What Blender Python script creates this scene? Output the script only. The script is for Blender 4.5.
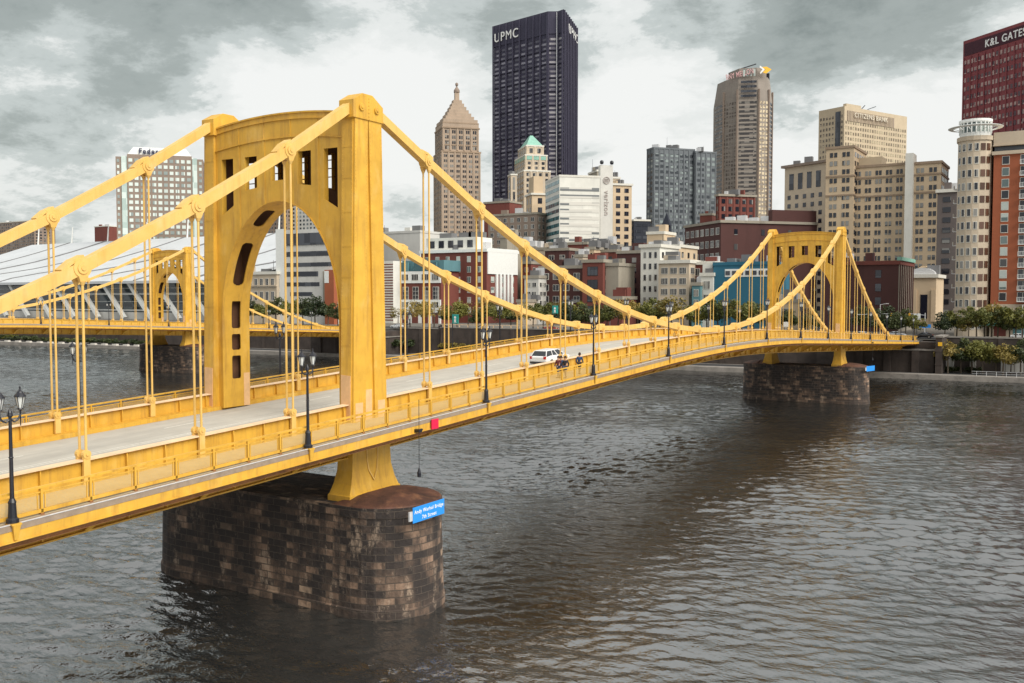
import bpy, math, random
from mathutils import Vector, Matrix
R = math.radians
random.seed(7)
for o in list(bpy.data.objects): bpy.data.objects.remove(o)
scene = bpy.context.scene
COL = scene.collection

# ------------------------------------------------------------------ camera
CAM = Vector((45.5, -45.95, 19.2)); YAW, PIT, FOC = -.5525, -.0477, 945.3
cd = bpy.data.cameras.new('camera'); co = bpy.data.objects.new('camera', cd); COL.objects.link(co)
cd.sensor_width = 36; cd.lens = 36*FOC/1024; cd.clip_start = .5; cd.clip_end = 9000
co.location = CAM; co.rotation_euler = (math.pi/2+PIT, 0, -YAW)
scene.camera = co
FW = Vector((math.sin(YAW)*math.cos(PIT), math.cos(YAW)*math.cos(PIT), math.sin(PIT)))
RT = Vector((math.cos(YAW), -math.sin(YAW), 0)); UP = RT.cross(FW)
def ray(x, y): return FW+RT*((x-512)/FOC)+UP*((341.5-y)/FOC)
def on_y(Y, x, y): d = ray(x, y); return CAM+d*((Y-CAM.y)/d.y)
def on_x(X, x, y): d = ray(x, y); return CAM+d*((X-CAM.x)/d.x)
def on_z(Z, x, y): d = ray(x, y); return CAM+d*((Z-CAM.z)/d.z)

# ------------------------------------------------------------------ world
SUN_EL, SUN_AZ = R(42), R(102)      # azimuth clockwise from +Y
w = bpy.data.worlds.new('World'); scene.world = w; w.use_nodes = True
nt = w.node_tree; N = nt.nodes; LK = nt.links; N.clear()
def nd(t, **k):
    n = N.new(t)
    for a, b in k.items(): setattr(n, a, b)
    return n
def mth(op, a, b=None, c=None, clamp=False):
    n = nd('ShaderNodeMath', operation=op); n.use_clamp = clamp
    for i, q in enumerate((a, b, c)):
        if q is None: continue
        if isinstance(q, (int, float)): n.inputs[i].default_value = q
        else: LK.new(q, n.inputs[i])
    return n.outputs[0]
sky = nd('ShaderNodeTexSky', sky_type='NISHITA'); sky.sun_disc = False
sky.sun_elevation = SUN_EL; sky.sun_rotation = SUN_AZ; sky.air_density = 1.5; sky.dust_density = 3
bg1 = nd('ShaderNodeBackground'); LK.new(sky.outputs[0], bg1.inputs[0]); bg1.inputs[1].default_value = .07
tc = nd('ShaderNodeTexCoord'); sx = nd('ShaderNodeSeparateXYZ'); LK.new(tc.outputs['Generated'], sx.inputs[0])
# clouds lie on a layer overhead: project the view direction on to it
zz = mth('MAXIMUM', mth('ADD', sx.outputs[2], .30), .06)
u_ = mth('DIVIDE', sx.outputs[0], zz); v_ = mth('DIVIDE', sx.outputs[1], zz)
cb = nd('ShaderNodeCombineXYZ'); LK.new(u_, cb.inputs[0]); LK.new(v_, cb.inputs[1])
def noise(scale, det, rough, off, dist=0.0):
    mp = nd('ShaderNodeMapping'); LK.new(cb.outputs[0], mp.inputs[0]); mp.inputs[1].default_value = off
    n = nd('ShaderNodeTexNoise'); LK.new(mp.outputs[0], n.inputs[0])
    n.inputs['Scale'].default_value = scale; n.inputs['Detail'].default_value = det
    n.inputs['Roughness'].default_value = rough; n.inputs['Distortion'].default_value = dist
    return n.outputs[0]
n1 = noise(1.7, 10, .60, (3.1, 1.7, 0), .2); n2 = noise(5.2, 9, .68, (9, 4, 2), .15)
dens = mth('ADD', mth('ADD', mth('MULTIPLY', n1, .62), mth('MULTIPLY', n2, .34)), -.002)
# the large cloud banks and the breaks between them, as places on the layer: (pixel x, y, radius x, radius y, amount)
for px, py, ra, am in ((170, 15, .10, .05), (330, 12, .10, .07), (470, 30, .08, .045), (880, 35, .13, .085), (770, 50, .07, .05), (95, 100, .07, .045), (20, 120, .05, .03), (20, 20, .06, .03), (250, 40, .09, .06), (40, 70, .05, -.06), (520, 8, .10, .05), (960, 60, .06, .04), (690, 160, .05, .03), (30, 235, .08, .04), (130, 190, .06, -.03), (60, 140, .06, .0), (400, 150, .05, -.03),
                       (600, 140, .08, .03), (60, 165, .09, .02), (430, 190, .07, .035), (850, 90, .08, .045), (400, 110, .10, -.14), (590, 60, .07, -.07), (660, 90, .09, -.10),
                       (270, 75, .10, -.12), (930, 130, .09, -.10), (640, 200, .07, -.05), (80, 60, .05, -.05), (980, 110, .08, -.06), (250, 130, .08, -.04), (930, 200, .08, -.05), (960, 170, .09, -.07), (900, 140, .06, -.05), (560, 230, .1, -.03)):
    d = ray(px, py).normalized()
    dv = nd('ShaderNodeVectorMath', operation='DISTANCE'); LK.new(tc.outputs['Generated'], dv.inputs[0]); dv.inputs[1].default_value = d
    g = mth('DIVIDE', dv.outputs['Value'], ra); g = mth('MULTIPLY', g, g)
    g = mth('EXPONENT', mth('MULTIPLY', g, -1.0)); dens = mth('ADD', dens, mth('MULTIPLY', g, am))
zen = nd('ShaderNodeMapRange'); zen.interpolation_type = 'SMOOTHSTEP'; zen.inputs[1].default_value = .34; zen.inputs[2].default_value = .8; zen.inputs[4].default_value = -.17; LK.new(sx.outputs[2], zen.inputs[0])
dens = mth('ADD', dens, zen.outputs[0])
bnd = nd('ShaderNodeMapRange'); bnd.interpolation_type = 'SMOOTHSTEP'; bnd.inputs[1].default_value = .06; bnd.inputs[2].default_value = .30; bnd.inputs[3].default_value = -.03; bnd.inputs[4].default_value = .03; LK.new(sx.outputs[2], bnd.inputs[0])
dens = mth('ADD', dens, bnd.outputs[0])
cr = nd('ShaderNodeValToRGB'); LK.new(dens, cr.inputs[0]); cr.color_ramp.interpolation = 'EASE'
el = cr.color_ramp.elements
el[0].position = .40; el[0].color = (.97, .98, .96, 1)
el[1].position = .72; el[1].color = (.25, .29, .28, 1)
for p, c in ((.47, (.86, .885, .865)), (.52, (.60, .65, .635)), (.59, (.40, .445, .43))):
    e = el.new(p); e.color = (*c, 1)
bg2 = nd('ShaderNodeBackground'); LK.new(cr.outputs[0], bg2.inputs[0]); bg2.inputs[1].default_value = .76
mx = nd('ShaderNodeMixShader'); mx.inputs[0].default_value = .93
LK.new(bg1.outputs[0], mx.inputs[1]); LK.new(bg2.outputs[0], mx.inputs[2])
ow = nd('ShaderNodeOutputWorld'); LK.new(mx.outputs[0], ow.inputs[0])
sl = bpy.data.lights.new('sun', 'SUN'); so = bpy.data.objects.new('sun', sl); COL.objects.link(so)
sl.energy = 3.3; sl.angle = R(42); sl.color = (1, .95, .86)
so.rotation_euler = (math.pi/2-SUN_EL, 0, math.pi-SUN_AZ)
vs = scene.view_settings; vs.view_transform = 'Standard'; vs.look = 'None'; vs.gamma = 1; vs.use_curve_mapping = False
vs.exposure = .36
scene.render.resolution_x = 1024; scene.render.resolution_y = 683

# ------------------------------------------------------------------ helpers
def tag(o, label=None, cat=None, group=None, kind=None):
    if label: o['label'] = label
    if cat: o['category'] = cat
    if group: o['group'] = group
    if kind: o['kind'] = kind
    return o
def empty(name, loc=(0, 0, 0), rz=0):
    o = bpy.data.objects.new(name, None); COL.objects.link(o); o.location = loc; o.rotation_euler = (0, 0, rz)
    o.empty_display_size = .3
    return o
class MB:
    def __init__(s): s.v = []; s.f = []; s.m = []; s.uv = {}
    def face(s, pts, mi=0, uv=None):
        b = len(s.v); s.v += [tuple(p) for p in pts]; s.f.append(tuple(range(b, b+len(pts)))); s.m.append(mi)
        if uv: s.uv[len(s.f)-1] = uv
    def hexa(s, p, mi=0):       # p: 4 bottom ccw, 4 top ccw
        b = len(s.v); s.v += [tuple(q) for q in p]
        for f in ((3, 2, 1, 0), (4, 5, 6, 7), (0, 1, 5, 4), (1, 2, 6, 5), (2, 3, 7, 6), (3, 0, 4, 7)):
            s.f.append(tuple(b+i for i in f)); s.m.append(mi)
    def box(s, x0, x1, y0, y1, z0, z1, mi=0):
        s.hexa([(x0, y0, z0), (x1, y0, z0), (x1, y1, z0), (x0, y1, z0), (x0, y0, z1), (x1, y0, z1), (x1, y1, z1), (x0, y1, z1)], mi)
    def prism(s, poly, z0, z1, mi=0, poly1=None):   # poly ccw in xy
        n = len(poly); b = len(s.v); q = poly1 or poly
        s.v += [(p[0], p[1], z0) for p in poly]+[(p[0], p[1], z1) for p in q]
        for i in range(n):
            j = (i+1) % n; s.f.append((b+i, b+j, b+n+j, b+n+i)); s.m.append(mi)
        s.f.append(tuple(b+n-1-i for i in range(n))); s.m.append(mi)
        s.f.append(tuple(b+n+i for i in range(n))); s.m.append(mi)
    def ext(s, poly, ax, a, c, mi=0):               # polygon in the two other axes, extruded along ax from a to c
        n = len(poly); b = len(s.v)
        def P(p, t): return (t, p[0], p[1]) if ax == 0 else ((p[0], t, p[1]) if ax == 1 else (p[0], p[1], t))
        s.v += [P(p, a) for p in poly]+[P(p, c) for p in poly]
        for i in range(n):
            j = (i+1) % n; s.f.append((b+i, b+j, b+n+j, b+n+i)); s.m.append(mi)
        s.f.append(tuple(b+n-1-i for i in range(n))); s.m.append(mi)
        s.f.append(tuple(b+n+i for i in range(n))); s.m.append(mi)
    def tube(s, p0, p1, r0, r1=None, n=8, mi=0):
        r1 = r0 if r1 is None else r1
        p0 = Vector(p0); p1 = Vector(p1); d = (p1-p0).normalized()
        a = d.cross(Vector((0, 0, 1)) if abs(d.z) < .95 else Vector((1, 0, 0))).normalized(); c = d.cross(a)
        b = len(s.v)
        for (p, r) in ((p0, r0), (p1, r1)):
            for i in range(n):
                t = 2*math.pi*i/n; s.v.append(tuple(p+a*math.cos(t)*r+c*math.sin(t)*r))
        for i in range(n):
            j = (i+1) % n; s.f.append((b+i, b+j, b+n+j, b+n+i)); s.m.append(mi)
        s.f.append(tuple(b+n-1-i for i in range(n))); s.m.append(mi)
        s.f.append(tuple(b+n+i for i in range(n))); s.m.append(mi)
    def bar(s, p0, p1, w, h, mi=0):                 # rectangular bar, w horizontal, h in the vertical plane
        p0 = Vector(p0); p1 = Vector(p1); d = (p1-p0).normalized()
        a = d.cross(Vector((0, 0, 1)))
        a = Vector((1, 0, 0)) if a.length < 1e-4 else a.normalized()
        c = a.cross(d).normalized(); a = a*w/2; c = c*h/2
        s.hexa([p0-a-c, p0+a-c, p1+a-c, p1-a-c, p0-a+c, p0+a+c, p1+a+c, p1-a+c], mi)
    def lathe(s, prof, cx=0, cy=0, n=16, mi=0, a0=0, a1=2*math.pi):
        b = len(s.v); full = abs(a1-a0-2*math.pi) < 1e-6; k = n if full else n+1
        for (r, z) in prof:
            for i in range(k):
                t = a0+(a1-a0)*i/n; s.v.append((cx+r*math.cos(t), cy+r*math.sin(t), z))
        for q in range(len(prof)-1):
            for i in range(n):
                j = (i+1) % k; s.f.append((b+q*k+i, b+q*k+j, b+(q+1)*k+j, b+(q+1)*k+i)); s.m.append(mi)
    def loft(s, poly, ys, zf, mi=0, caps=True):     # polygon in (x, z), swept along y, z shifted by zf(y)
        n = len(poly); b = len(s.v)
        for y in ys:
            dz = zf(y); s.v += [(p[0], y, p[1]+dz) for p in poly]
        for q in range(len(ys)-1):
            for i in range(n):
                j = (i+1) % n; s.f.append((b+q*n+i, b+q*n+j, b+(q+1)*n+j, b+(q+1)*n+i)); s.m.append(mi)
        if caps:
            s.f.append(tuple(b+i for i in range(n))); s.m.append(mi)
            s.f.append(tuple(b+(len(ys)-1)*n+n-1-i for i in range(n))); s.m.append(mi)
    def mesh(s, name, mats):
        me = bpy.data.meshes.new(name); me.from_pydata(s.v, [], s.f)
        mats = mats if isinstance(mats, (list, tuple)) else [mats]
        for m in mats: me.materials.append(m)
        me.polygons.foreach_set('material_index', s.m)
        if s.uv:
            ul = me.uv_layers.new(name='UVMap')
            for fi, uv in s.uv.items():
                for k, li in enumerate(me.polygons[fi].loop_indices): ul.data[li].uv = uv[k]
        import bmesh
        bm = bmesh.new(); bm.from_mesh(me); bmesh.ops.recalc_face_normals(bm, faces=bm.faces); bm.to_mesh(me); bm.free()
        return me
    def build(s, name, mats, parent=None, smooth=False, loc=None, bevel=0):
        me = s.mesh(name, mats)
        o = bpy.data.objects.new(name, me); COL.objects.link(o)
        if parent: o.parent = parent
        if loc: o.location = loc
        if smooth:
            for p in me.polygons: p.use_smooth = True
        if bevel:
            b = o.modifiers.new('bevel', 'BEVEL'); b.width = bevel; b.segments = 2; b.limit_method = 'ANGLE'; b.angle_limit = R(40)
        return o
def put(name, me, parent=None, loc=(0, 0, 0), rz=0, rot=None, sc=None):
    o = bpy.data.objects.new(name, me); COL.objects.link(o)
    if parent: o.parent = parent
    o.location = loc; o.rotation_euler = rot or (0, 0, rz)
    if sc: o.scale = sc
    return o
KIDS = {}
def copy_tree(o, parent=None):
    c = o.copy(); COL.objects.link(c); c.parent = parent
    for ch in list(o.children): copy_tree(ch, c)
    return c
def relabel(o, label): o['label'] = label; return o

# ------------------------------------------------------------------ materials
def mat(name, col, rough=.6, metal=0, spec=.5, var=.12, vscale=1.5, streak=0, bump=0, bscale=20, dirt=None, dirt_amt=.4, emit=None, coord='Object', fine=0):
    m = bpy.data.materials.new(name); m.use_nodes = True; t = m.node_tree; n = t.nodes; l = t.links
    b = n['Principled BSDF']; b.inputs['Roughness'].default_value = rough; b.inputs['Metallic'].default_value = metal
    b.inputs['Specular IOR Level'].default_value = spec
    b.inputs['Base Color'].default_value = (*col, 1)
    tc = n.new('ShaderNodeTexCoord')
    cur = None
    if var:
        nz = n.new('ShaderNodeTexNoise'); nz.inputs['Scale'].default_value = vscale; nz.inputs['Detail'].default_value = 6; nz.inputs['Roughness'].default_value = .65
        l.new(tc.outputs[coord], nz.inputs[0])
        mx = n.new('ShaderNodeMix'); mx.data_type = 'RGBA'
        mr = n.new('ShaderNodeMapRange'); mr.inputs[1].default_value = .3; mr.inputs[2].default_value = .7; l.new(nz.outputs[0], mr.inputs[0]); l.new(mr.outputs[0], mx.inputs[0])
        mx.inputs[6].default_value = (*[c*(1-var) for c in col], 1); mx.inputs[7].default_value = (*[min(.95, c*(1+var)) for c in col], 1)
        cur = mx.outputs[2]
    if dirt:
        mp = n.new('ShaderNodeMapping'); mp.inputs[3].default_value = (1, 1, .12) if streak else (1, 1, 1); l.new(tc.outputs[coord], mp.inputs[0])
        nz = n.new('ShaderNodeTexNoise'); nz.inputs['Scale'].default_value = streak or .8; nz.inputs['Detail'].default_value = 8; nz.inputs['Roughness'].default_value = .7
        l.new(mp.outputs[0], nz.inputs[0])
        mr = n.new('ShaderNodeMapRange'); mr.inputs[1].default_value = .52; mr.inputs[2].default_value = .78; mr.inputs[4].default_value = dirt_amt; l.new(nz.outputs[0], mr.inputs[0])
        mx = n.new('ShaderNodeMix'); mx.data_type = 'RGBA'; l.new(mr.outputs[0], mx.inputs[0])
        if cur: l.new(cur, mx.inputs[6])
        else: mx.inputs[6].default_value = (*col, 1)
        mx.inputs[7].default_value = (*dirt, 1); cur = mx.outputs[2]
    if cur: l.new(cur, b.inputs['Base Color'])
    if bump:
        nz = n.new('ShaderNodeTexNoise'); nz.inputs['Scale'].default_value = bscale; nz.inputs['Detail'].default_value = 4; l.new(tc.outputs[coord], nz.inputs[0])
        bp = n.new('ShaderNodeBump'); bp.inputs['Strength'].default_value = bump; bp.inputs['Distance'].default_value = .05; l.new(nz.outputs[0], bp.inputs['Height']); l.new(bp.outputs[0], b.inputs['Normal'])
    if emit:
        b.inputs['Emission Color'].default_value = (*emit[:3], 1); b.inputs['Emission Strength'].default_value = emit[3]
    return m
M = {}
def yellow_mat(name, lo, hi, chalk, grime_amt):
    m = mat(name, hi, .5, var=0); t = m.node_tree; n = t.nodes; l = t.links; p = n['Principled BSDF']; tc = n.new('ShaderNodeTexCoord')
    def nz(sc, det, st=(1, 1, 1), rg=.65):
        mp = n.new('ShaderNodeMapping'); mp.inputs[3].default_value = st; l.new(tc.outputs['Object'], mp.inputs[0]); z = n.new('ShaderNodeTexNoise'); z.inputs['Scale'].default_value = sc; z.inputs['Detail'].default_value = det; z.inputs['Roughness'].default_value = rg; l.new(mp.outputs[0], z.inputs[0]); return z.outputs[0]
    def rng_(s_, a, c, o=1.):
        r = n.new('ShaderNodeMapRange'); r.inputs[1].default_value = a; r.inputs[2].default_value = c; r.inputs[4].default_value = o; l.new(s_, r.inputs[0]); return r.outputs[0]
    def mixc(f, a, c):
        x = n.new('ShaderNodeMix'); x.data_type = 'RGBA'; l.new(f, x.inputs[0])
        for i, v in ((6, a), (7, c)):
            if isinstance(v, tuple): x.inputs[i].default_value = (*v, 1)
            else: l.new(v, x.inputs[i])
        return x.outputs[2]
    c = mixc(rng_(nz(.55, 5), .35, .65), lo, hi)
    c = mixc(rng_(nz(.9, 8, (1, 1, .5)), .55, .75, .55), c, chalk)
    c = mixc(rng_(nz(2.2, 7, (1, 1, .10), .7), .50, .80, grime_amt), c, (.27, .12, .03))
    c = mixc(rng_(nz(7.0, 5, (1, 1, .35), .7), .66, .78, .7), c, (.16, .055, .02))
    l.new(c, p.inputs['Base Color'])
    bp = n.new('ShaderNodeBump'); bp.inputs['Strength'].default_value = .12; bp.inputs['Distance'].default_value = .04; l.new(nz(3.5, 6), bp.inputs['Height']); l.new(bp.outputs[0], p.inputs['Normal'])
    r = n.new('ShaderNodeMapRange'); r.inputs[3].default_value = .38; r.inputs[4].default_value = .68; l.new(nz(1.5, 4), r.inputs[0]); l.new(r.outputs[0], p.inputs['Roughness'])
    return m
M['yellow'] = yellow_mat('yellow_paint', (.55, .305, .034), (.68, .39, .046), (.71, .48, .15), .75)
M['yellow_top'] = yellow_mat('faded_yellow_paint', (.66, .41, .10), (.73, .475, .15), (.72, .53, .27), .35)
M['flange'] = mat('chalky_flange_paint', (.72, .52, .33), .6, var=.12, vscale=1.0, dirt=(.5, .38, .28), dirt_amt=.5)
M['patch'] = mat('repaint_patch', (.68, .42, .21), .6, var=.12, vscale=2)
M['brown_under'] = mat('shaded_rusty_brown', (.28, .125, .045), .7, var=.3, vscale=1.2, dirt=(.06, .03, .02), dirt_amt=.6)  # rust brown with the shade under the deck put into the colour
M['brown_in'] = mat('dark_brown_inside', (.12, .055, .028), .8, var=.3, vscale=1.0)  # dark brown for the inner faces of the portal box
M['yellow_far'] = M['yellow']
M['road'] = mat('concrete_deck', (.44, .415, .365), .85, var=.08, vscale=.5, streak=0, dirt=(.30, .28, .24), dirt_amt=.6, bump=.1, bscale=25)
_t = M['road'].node_tree; _b = _t.nodes['Principled BSDF']; _tc = _t.nodes.new('ShaderNodeTexCoord'); _mp = _t.nodes.new('ShaderNodeMapping'); _mp.inputs[3].default_value = (1, .02, 1); _t.links.new(_tc.outputs['Object'], _mp.inputs[0])
_n = _t.nodes.new('ShaderNodeTexNoise'); _n.inputs['Scale'].default_value = 1.1; _n.inputs['Detail'].default_value = 5; _t.links.new(_mp.outputs[0], _n.inputs[0])
_r = _t.nodes.new('ShaderNodeMapRange'); _r.inputs[1].default_value = .45; _r.inputs[2].default_value = .68; _r.inputs[4].default_value = .6; _t.links.new(_n.outputs[0], _r.inputs[0])
_m = _t.nodes.new('ShaderNodeMix'); _m.data_type = 'RGBA'; _t.links.new(_r.outputs[0], _m.inputs[0]); _t.links.new(_b.inputs['Base Color'].links[0].from_socket, _m.inputs[6]); _m.inputs[7].default_value = (.34, .32, .285, 1); _t.links.new(_m.outputs[2], _b.inputs['Base Color'])
M['walk'] = mat('sidewalk_concrete', (.40, .34, .22), .85, var=.12, vscale=1.2, dirt=(.30, .24, .16), dirt_amt=.6)
M['edge'] = mat('edge_concrete', (.27, .205, .15), .6, var=.2, vscale=2.5, dirt=(.24, .19, .17), dirt_amt=.7)
M['zinc'] = mat('bare_edge_angle', (.62, .62, .63), .4, metal=.3, var=.15, vscale=4)
M['roofwhite'] = mat('standing_seam_roof', (.50, .52, .54), .5, var=.08, vscale=.05, dirt=(.34, .36, .38), dirt_amt=.7, streak=.12)
M['palestone'] = mat('pale_block_stone', (.45, .42, .38), .8, var=.2, vscale=1)
M['line'] = mat('worn_lane_paint', (.60, .58, .52), .8, var=.2, vscale=6)
M['black'] = mat('black_iron', (.010, .011, .018), .4, var=.2, vscale=5)
M['lampglass'] = mat('lantern_glass', (.55, .56, .54), .25, var=.1)
M['rust'] = mat('rust_stained_stone', (.075, .030, .018), .75, var=.6, vscale=.7, dirt=(.22, .10, .045), dirt_amt=.95, bump=.4, bscale=5)
M['white'] = mat('white_paint', (.74, .75, .73), .4, var=.06)
M['trimwhite'] = mat('pale_window_trim', (.62, .60, .54), .6, var=.1)
M['asphalt'] = mat('asphalt', (.05, .05, .052), .95, spec=.1, var=.2, vscale=.3, coord='Object')
M['pave'] = mat('pavement', (.15, .14, .125), .95, spec=.1, var=.2, vscale=.2)
M['bluesign'] = mat('blue_sign', (.02, .25, .72), .35, var=.05)
M['teal'] = mat('teal_sign', (.01, .30, .27), .35, var=.05)
M['red'] = mat('red_lamp', (.62, .01, .06), .35, var=.05)
M['bark'] = mat('bark', (.09, .07, .05), .9, var=.3, vscale=3)
M['skin'] = mat('skin', (.50, .28, .19), .5, var=.04)
M['trafficyellow'] = mat('signal_yellow', (.75, .42, .02), .4, var=.05)
def leafmat(name, a, b):
    m = bpy.data.materials.new(name); m.use_nodes = True; t = m.node_tree; n = t.nodes; l = t.links
    p = n['Principled BSDF']; p.inputs['Roughness'].default_value = .6
    ge = n.new('ShaderNodeNewGeometry'); oi = n.new('ShaderNodeObjectInfo')
    nz = n.new('ShaderNodeTexNoise'); nz.inputs['Scale'].default_value = .55; nz.inputs['Detail'].default_value = 3; l.new(ge.outputs['Position'], nz.inputs[0])
    ad = n.new('ShaderNodeMath'); ad.operation = 'ADD'; l.new(nz.outputs[0], ad.inputs[0])
    mu = n.new('ShaderNodeMath'); mu.operation = 'MULTIPLY_ADD'; mu.inputs[1].default_value = .8; mu.inputs[2].default_value = -.4
    rp = n.new('ShaderNodeMath'); rp.operation = 'MULTIPLY_ADD'; rp.inputs[1].default_value = .5; l.new(ge.outputs['Random Per Island'], rp.inputs[0]); l.new(oi.outputs['Random'], mu.inputs[0]); l.new(mu.outputs[0], rp.inputs[2])
    l.new(rp.outputs[0], ad.inputs[1])
    mr = n.new('ShaderNodeMapRange'); mr.inputs[1].default_value = .1; mr.inputs[2].default_value = 1.2; l.new(ad.outputs[0], mr.inputs[0])
    mx = n.new('ShaderNodeMix'); mx.data_type = 'RGBA'; l.new(mr.outputs[0], mx.inputs[0])
    mx.inputs[6].default_value = (*a, 1); mx.inputs[7].default_value = (*b, 1); l.new(mx.outputs[2], p.inputs['Base Color'])
    tr = n.new('ShaderNodeBsdfTranslucent'); l.new(mx.outputs[2], tr.inputs[0])
    ms = n.new('ShaderNodeMixShader'); ms.inputs[0].default_value = .3; l.new(p.outputs[0], ms.inputs[1]); l.new(tr.outputs[0], ms.inputs[2]); l.new(ms.outputs[0], n['Material Output'].inputs[0])
    return m
M['leaf'] = leafmat('olive_leaves', (.04, .06, .012), (.20, .19, .035))
M['leafdark'] = leafmat('dark_leaves', (.014, .03, .012), (.07, .085, .022))
M['leafgold'] = leafmat('yellowing_leaves', (.08, .075, .015), (.34, .25, .06))
def glassmat(name, dark, pale, cell=(3, 3, 3.6), thr=.7, rough=.12, spec=.6):
    """window glass: dark panes, some with pale blinds drawn, chosen per cell of the facade"""
    m = bpy.data.materials.new(name); m.use_nodes = True; t = m.node_tree; n = t.nodes; l = t.links
    p = n['Principled BSDF']; p.inputs['Roughness'].default_value = rough; p.inputs['Specular IOR Level'].default_value = spec
    ge = n.new('ShaderNodeNewGeometry')
    dv = n.new('ShaderNodeVectorMath'); dv.operation = 'DIVIDE'; dv.inputs[1].default_value = cell; l.new(ge.outputs['Position'], dv.inputs[0])
    fl = n.new('ShaderNodeVectorMath'); fl.operation = 'FLOOR'; l.new(dv.outputs[0], fl.inputs[0])
    wn = n.new('ShaderNodeTexWhiteNoise'); wn.noise_dimensions = '3D'; l.new(fl.outputs[0], wn.inputs[0])
    mr = n.new('ShaderNodeMapRange'); mr.inputs[1].default_value = thr-.15; mr.inputs[2].default_value = thr+.15; l.new(wn.outputs[0], mr.inputs[0])
    mx = n.new('ShaderNodeMix'); mx.data_type = 'RGBA'; l.new(mr.outputs[0], mx.inputs[0])
    mx.inputs[6].default_value = (*dark, 1); mx.inputs[7].default_value = (*pale, 1); l.new(mx.outputs[2], p.inputs['Base Color'])
    return m
M['glass'] = glassmat('window_glass', (.012, .014, .022), (.24, .235, .22), thr=.74)
M['glassdark'] = glassmat('dark_window_glass', (.012, .014, .024), (.05, .055, .07), thr=.6)
M['glasspale'] = glassmat('pale_window_glass', (.10, .14, .14), (.45, .50, .47), thr=.45)
M['glassteal'] = glassmat('teal_window_glass', (.03, .10, .12), (.10, .22, .24), thr=.5)
M['glassgold'] = glassmat('bronze_window_glass', (.10, .075, .055), (.40, .32, .23), thr=.6, rough=.2)
def wallmat(name, col, dirt=None, amt=.45, var=.10, scale=.12): return mat(name, col, .85, var=var, vscale=scale, streak=.25, dirt=dirt or tuple(c*.45 for c in col), dirt_amt=amt)

# ------------------------------------------------------------------ the river, bank and land
def bank(X): return 190.5+.064*(X-30)
def water_mat():
    m = bpy.data.materials.new('river_water'); m.use_nodes = True; t = m.node_tree; n = t.nodes; l = t.links
    p = n['Principled BSDF']; p.inputs['Base Color'].default_value = (.045, .046, .038, 1); p.inputs['Roughness'].default_value = .06
    p.inputs['IOR'].default_value = 2.6
    ge = n.new('ShaderNodeNewGeometry')
    def wave(scale, rot, st, det, rough=.6, dist=0.):
        mp = n.new('ShaderNodeMapping'); mp.inputs[2].default_value = (0, 0, R(rot)); mp.inputs[3].default_value = (1, st, 1); l.new(ge.outputs['Position'], mp.inputs[0])
        z = n.new('ShaderNodeTexNoise'); z.inputs['Scale'].default_value = scale; z.inputs['Detail'].default_value = det; z.inputs['Roughness'].default_value = rough; z.inputs['Distortion'].default_value = dist
        l.new(mp.outputs[0], z.inputs[0]); return z.outputs[0]
    def ridge(s):   # sharp crests
        a = n.new('ShaderNodeMath'); a.operation = 'SUBTRACT'; l.new(s, a.inputs[0]); a.inputs[1].default_value = .5
        b = n.new('ShaderNodeMath'); b.operation = 'ABSOLUTE'; l.new(a.outputs[0], b.inputs[0])
        c = n.new('ShaderNodeMath'); c.operation = 'MULTIPLY'; l.new(b.outputs[0], c.inputs[0]); c.inputs[1].default_value = -1; return c.outputs[0]
    def madd(a, k, b=None):
        q = n.new('ShaderNodeMath'); q.operation = 'MULTIPLY_ADD'; l.new(a, q.inputs[0]); q.inputs[1].default_value = k
        if b: l.new(b, q.inputs[2])
        else: q.inputs[2].default_value = 0
        return q.outputs[0]
    h = madd(wave(.5, 28, 2.4, 3, .5, .3), .30)
    h = madd(ridge(wave(1.25, -18, 1.6, 3, .55, .4)), .14, h)
    h = madd(wave(3.2, 40, 1.3, 3, .6), .06, h)
    # gusts and slicks: where the breeze raises the ripples
    pt = wave(.022, 10, 2.2, 3, .5)
    mr = n.new('ShaderNodeMapRange'); mr.inputs[1].default_value = .32; mr.inputs[2].default_value = .62; mr.inputs[3].default_value = .45; mr.inputs[4].default_value = 1.15; l.new(pt, mr.inputs[0])
    # silt carried by the current: slightly milkier plumes
    big = n.new('ShaderNodeMapRange'); big.inputs[1].default_value = .35; big.inputs[2].default_value = .65; l.new(wave(.03, -15, 2.5, 4, .6), big.inputs[0])
    cm = n.new('ShaderNodeMix'); cm.data_type = 'RGBA'; l.new(big.outputs[0], cm.inputs[0]); cm.inputs[6].default_value = (.009, .011, .012, 1); cm.inputs[7].default_value = (.026, .027, .026, 1); l.new(cm.outputs[2], p.inputs['Base Color'])
    p.inputs['IOR'].default_value = 3.5
    bp = n.new('ShaderNodeBump'); bp.inputs['Distance'].default_value = .55; l.new(mr.outputs[0], bp.inputs['Strength']); l.new(h, bp.inputs['Height']); l.new(bp.outputs[0], p.inputs['Normal'])
    return m
M['water'] = water_mat()
import numpy as np
def wave_tile(N, L, k0, seed, wind, spread):
    rs = np.random.RandomState(seed); k = np.fft.fftfreq(N, L/N)*2*np.pi; kx, ky = np.meshgrid(k, k, indexing='ij'); kk = np.hypot(kx, ky)+1e-9
    sp_ = np.exp(-(k0/kk)**2)*kk**-3.4; sp_[kk < k0*.35] = 0
    c_ = np.abs((kx*math.cos(wind)+ky*math.sin(wind))/kk)**spread
    f = np.real(np.fft.ifft2((rs.normal(size=(N, N))+1j*rs.normal(size=(N, N)))*np.sqrt(sp_*(c_+.06)))); return f/f.std()
def sample(f, L, x, y):
    N = f.shape[0]; u = (x/L*N) % N; v = (y/L*N) % N; i = u.astype(int); j = v.astype(int); a = u-i; b = v-j; i1 = (i+1) % N; j1 = (j+1) % N
    return f[i, j]*(1-a)*(1-b)+f[i1, j]*a*(1-b)+f[i, j1]*(1-a)*b+f[i1, j1]*a*b
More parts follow.
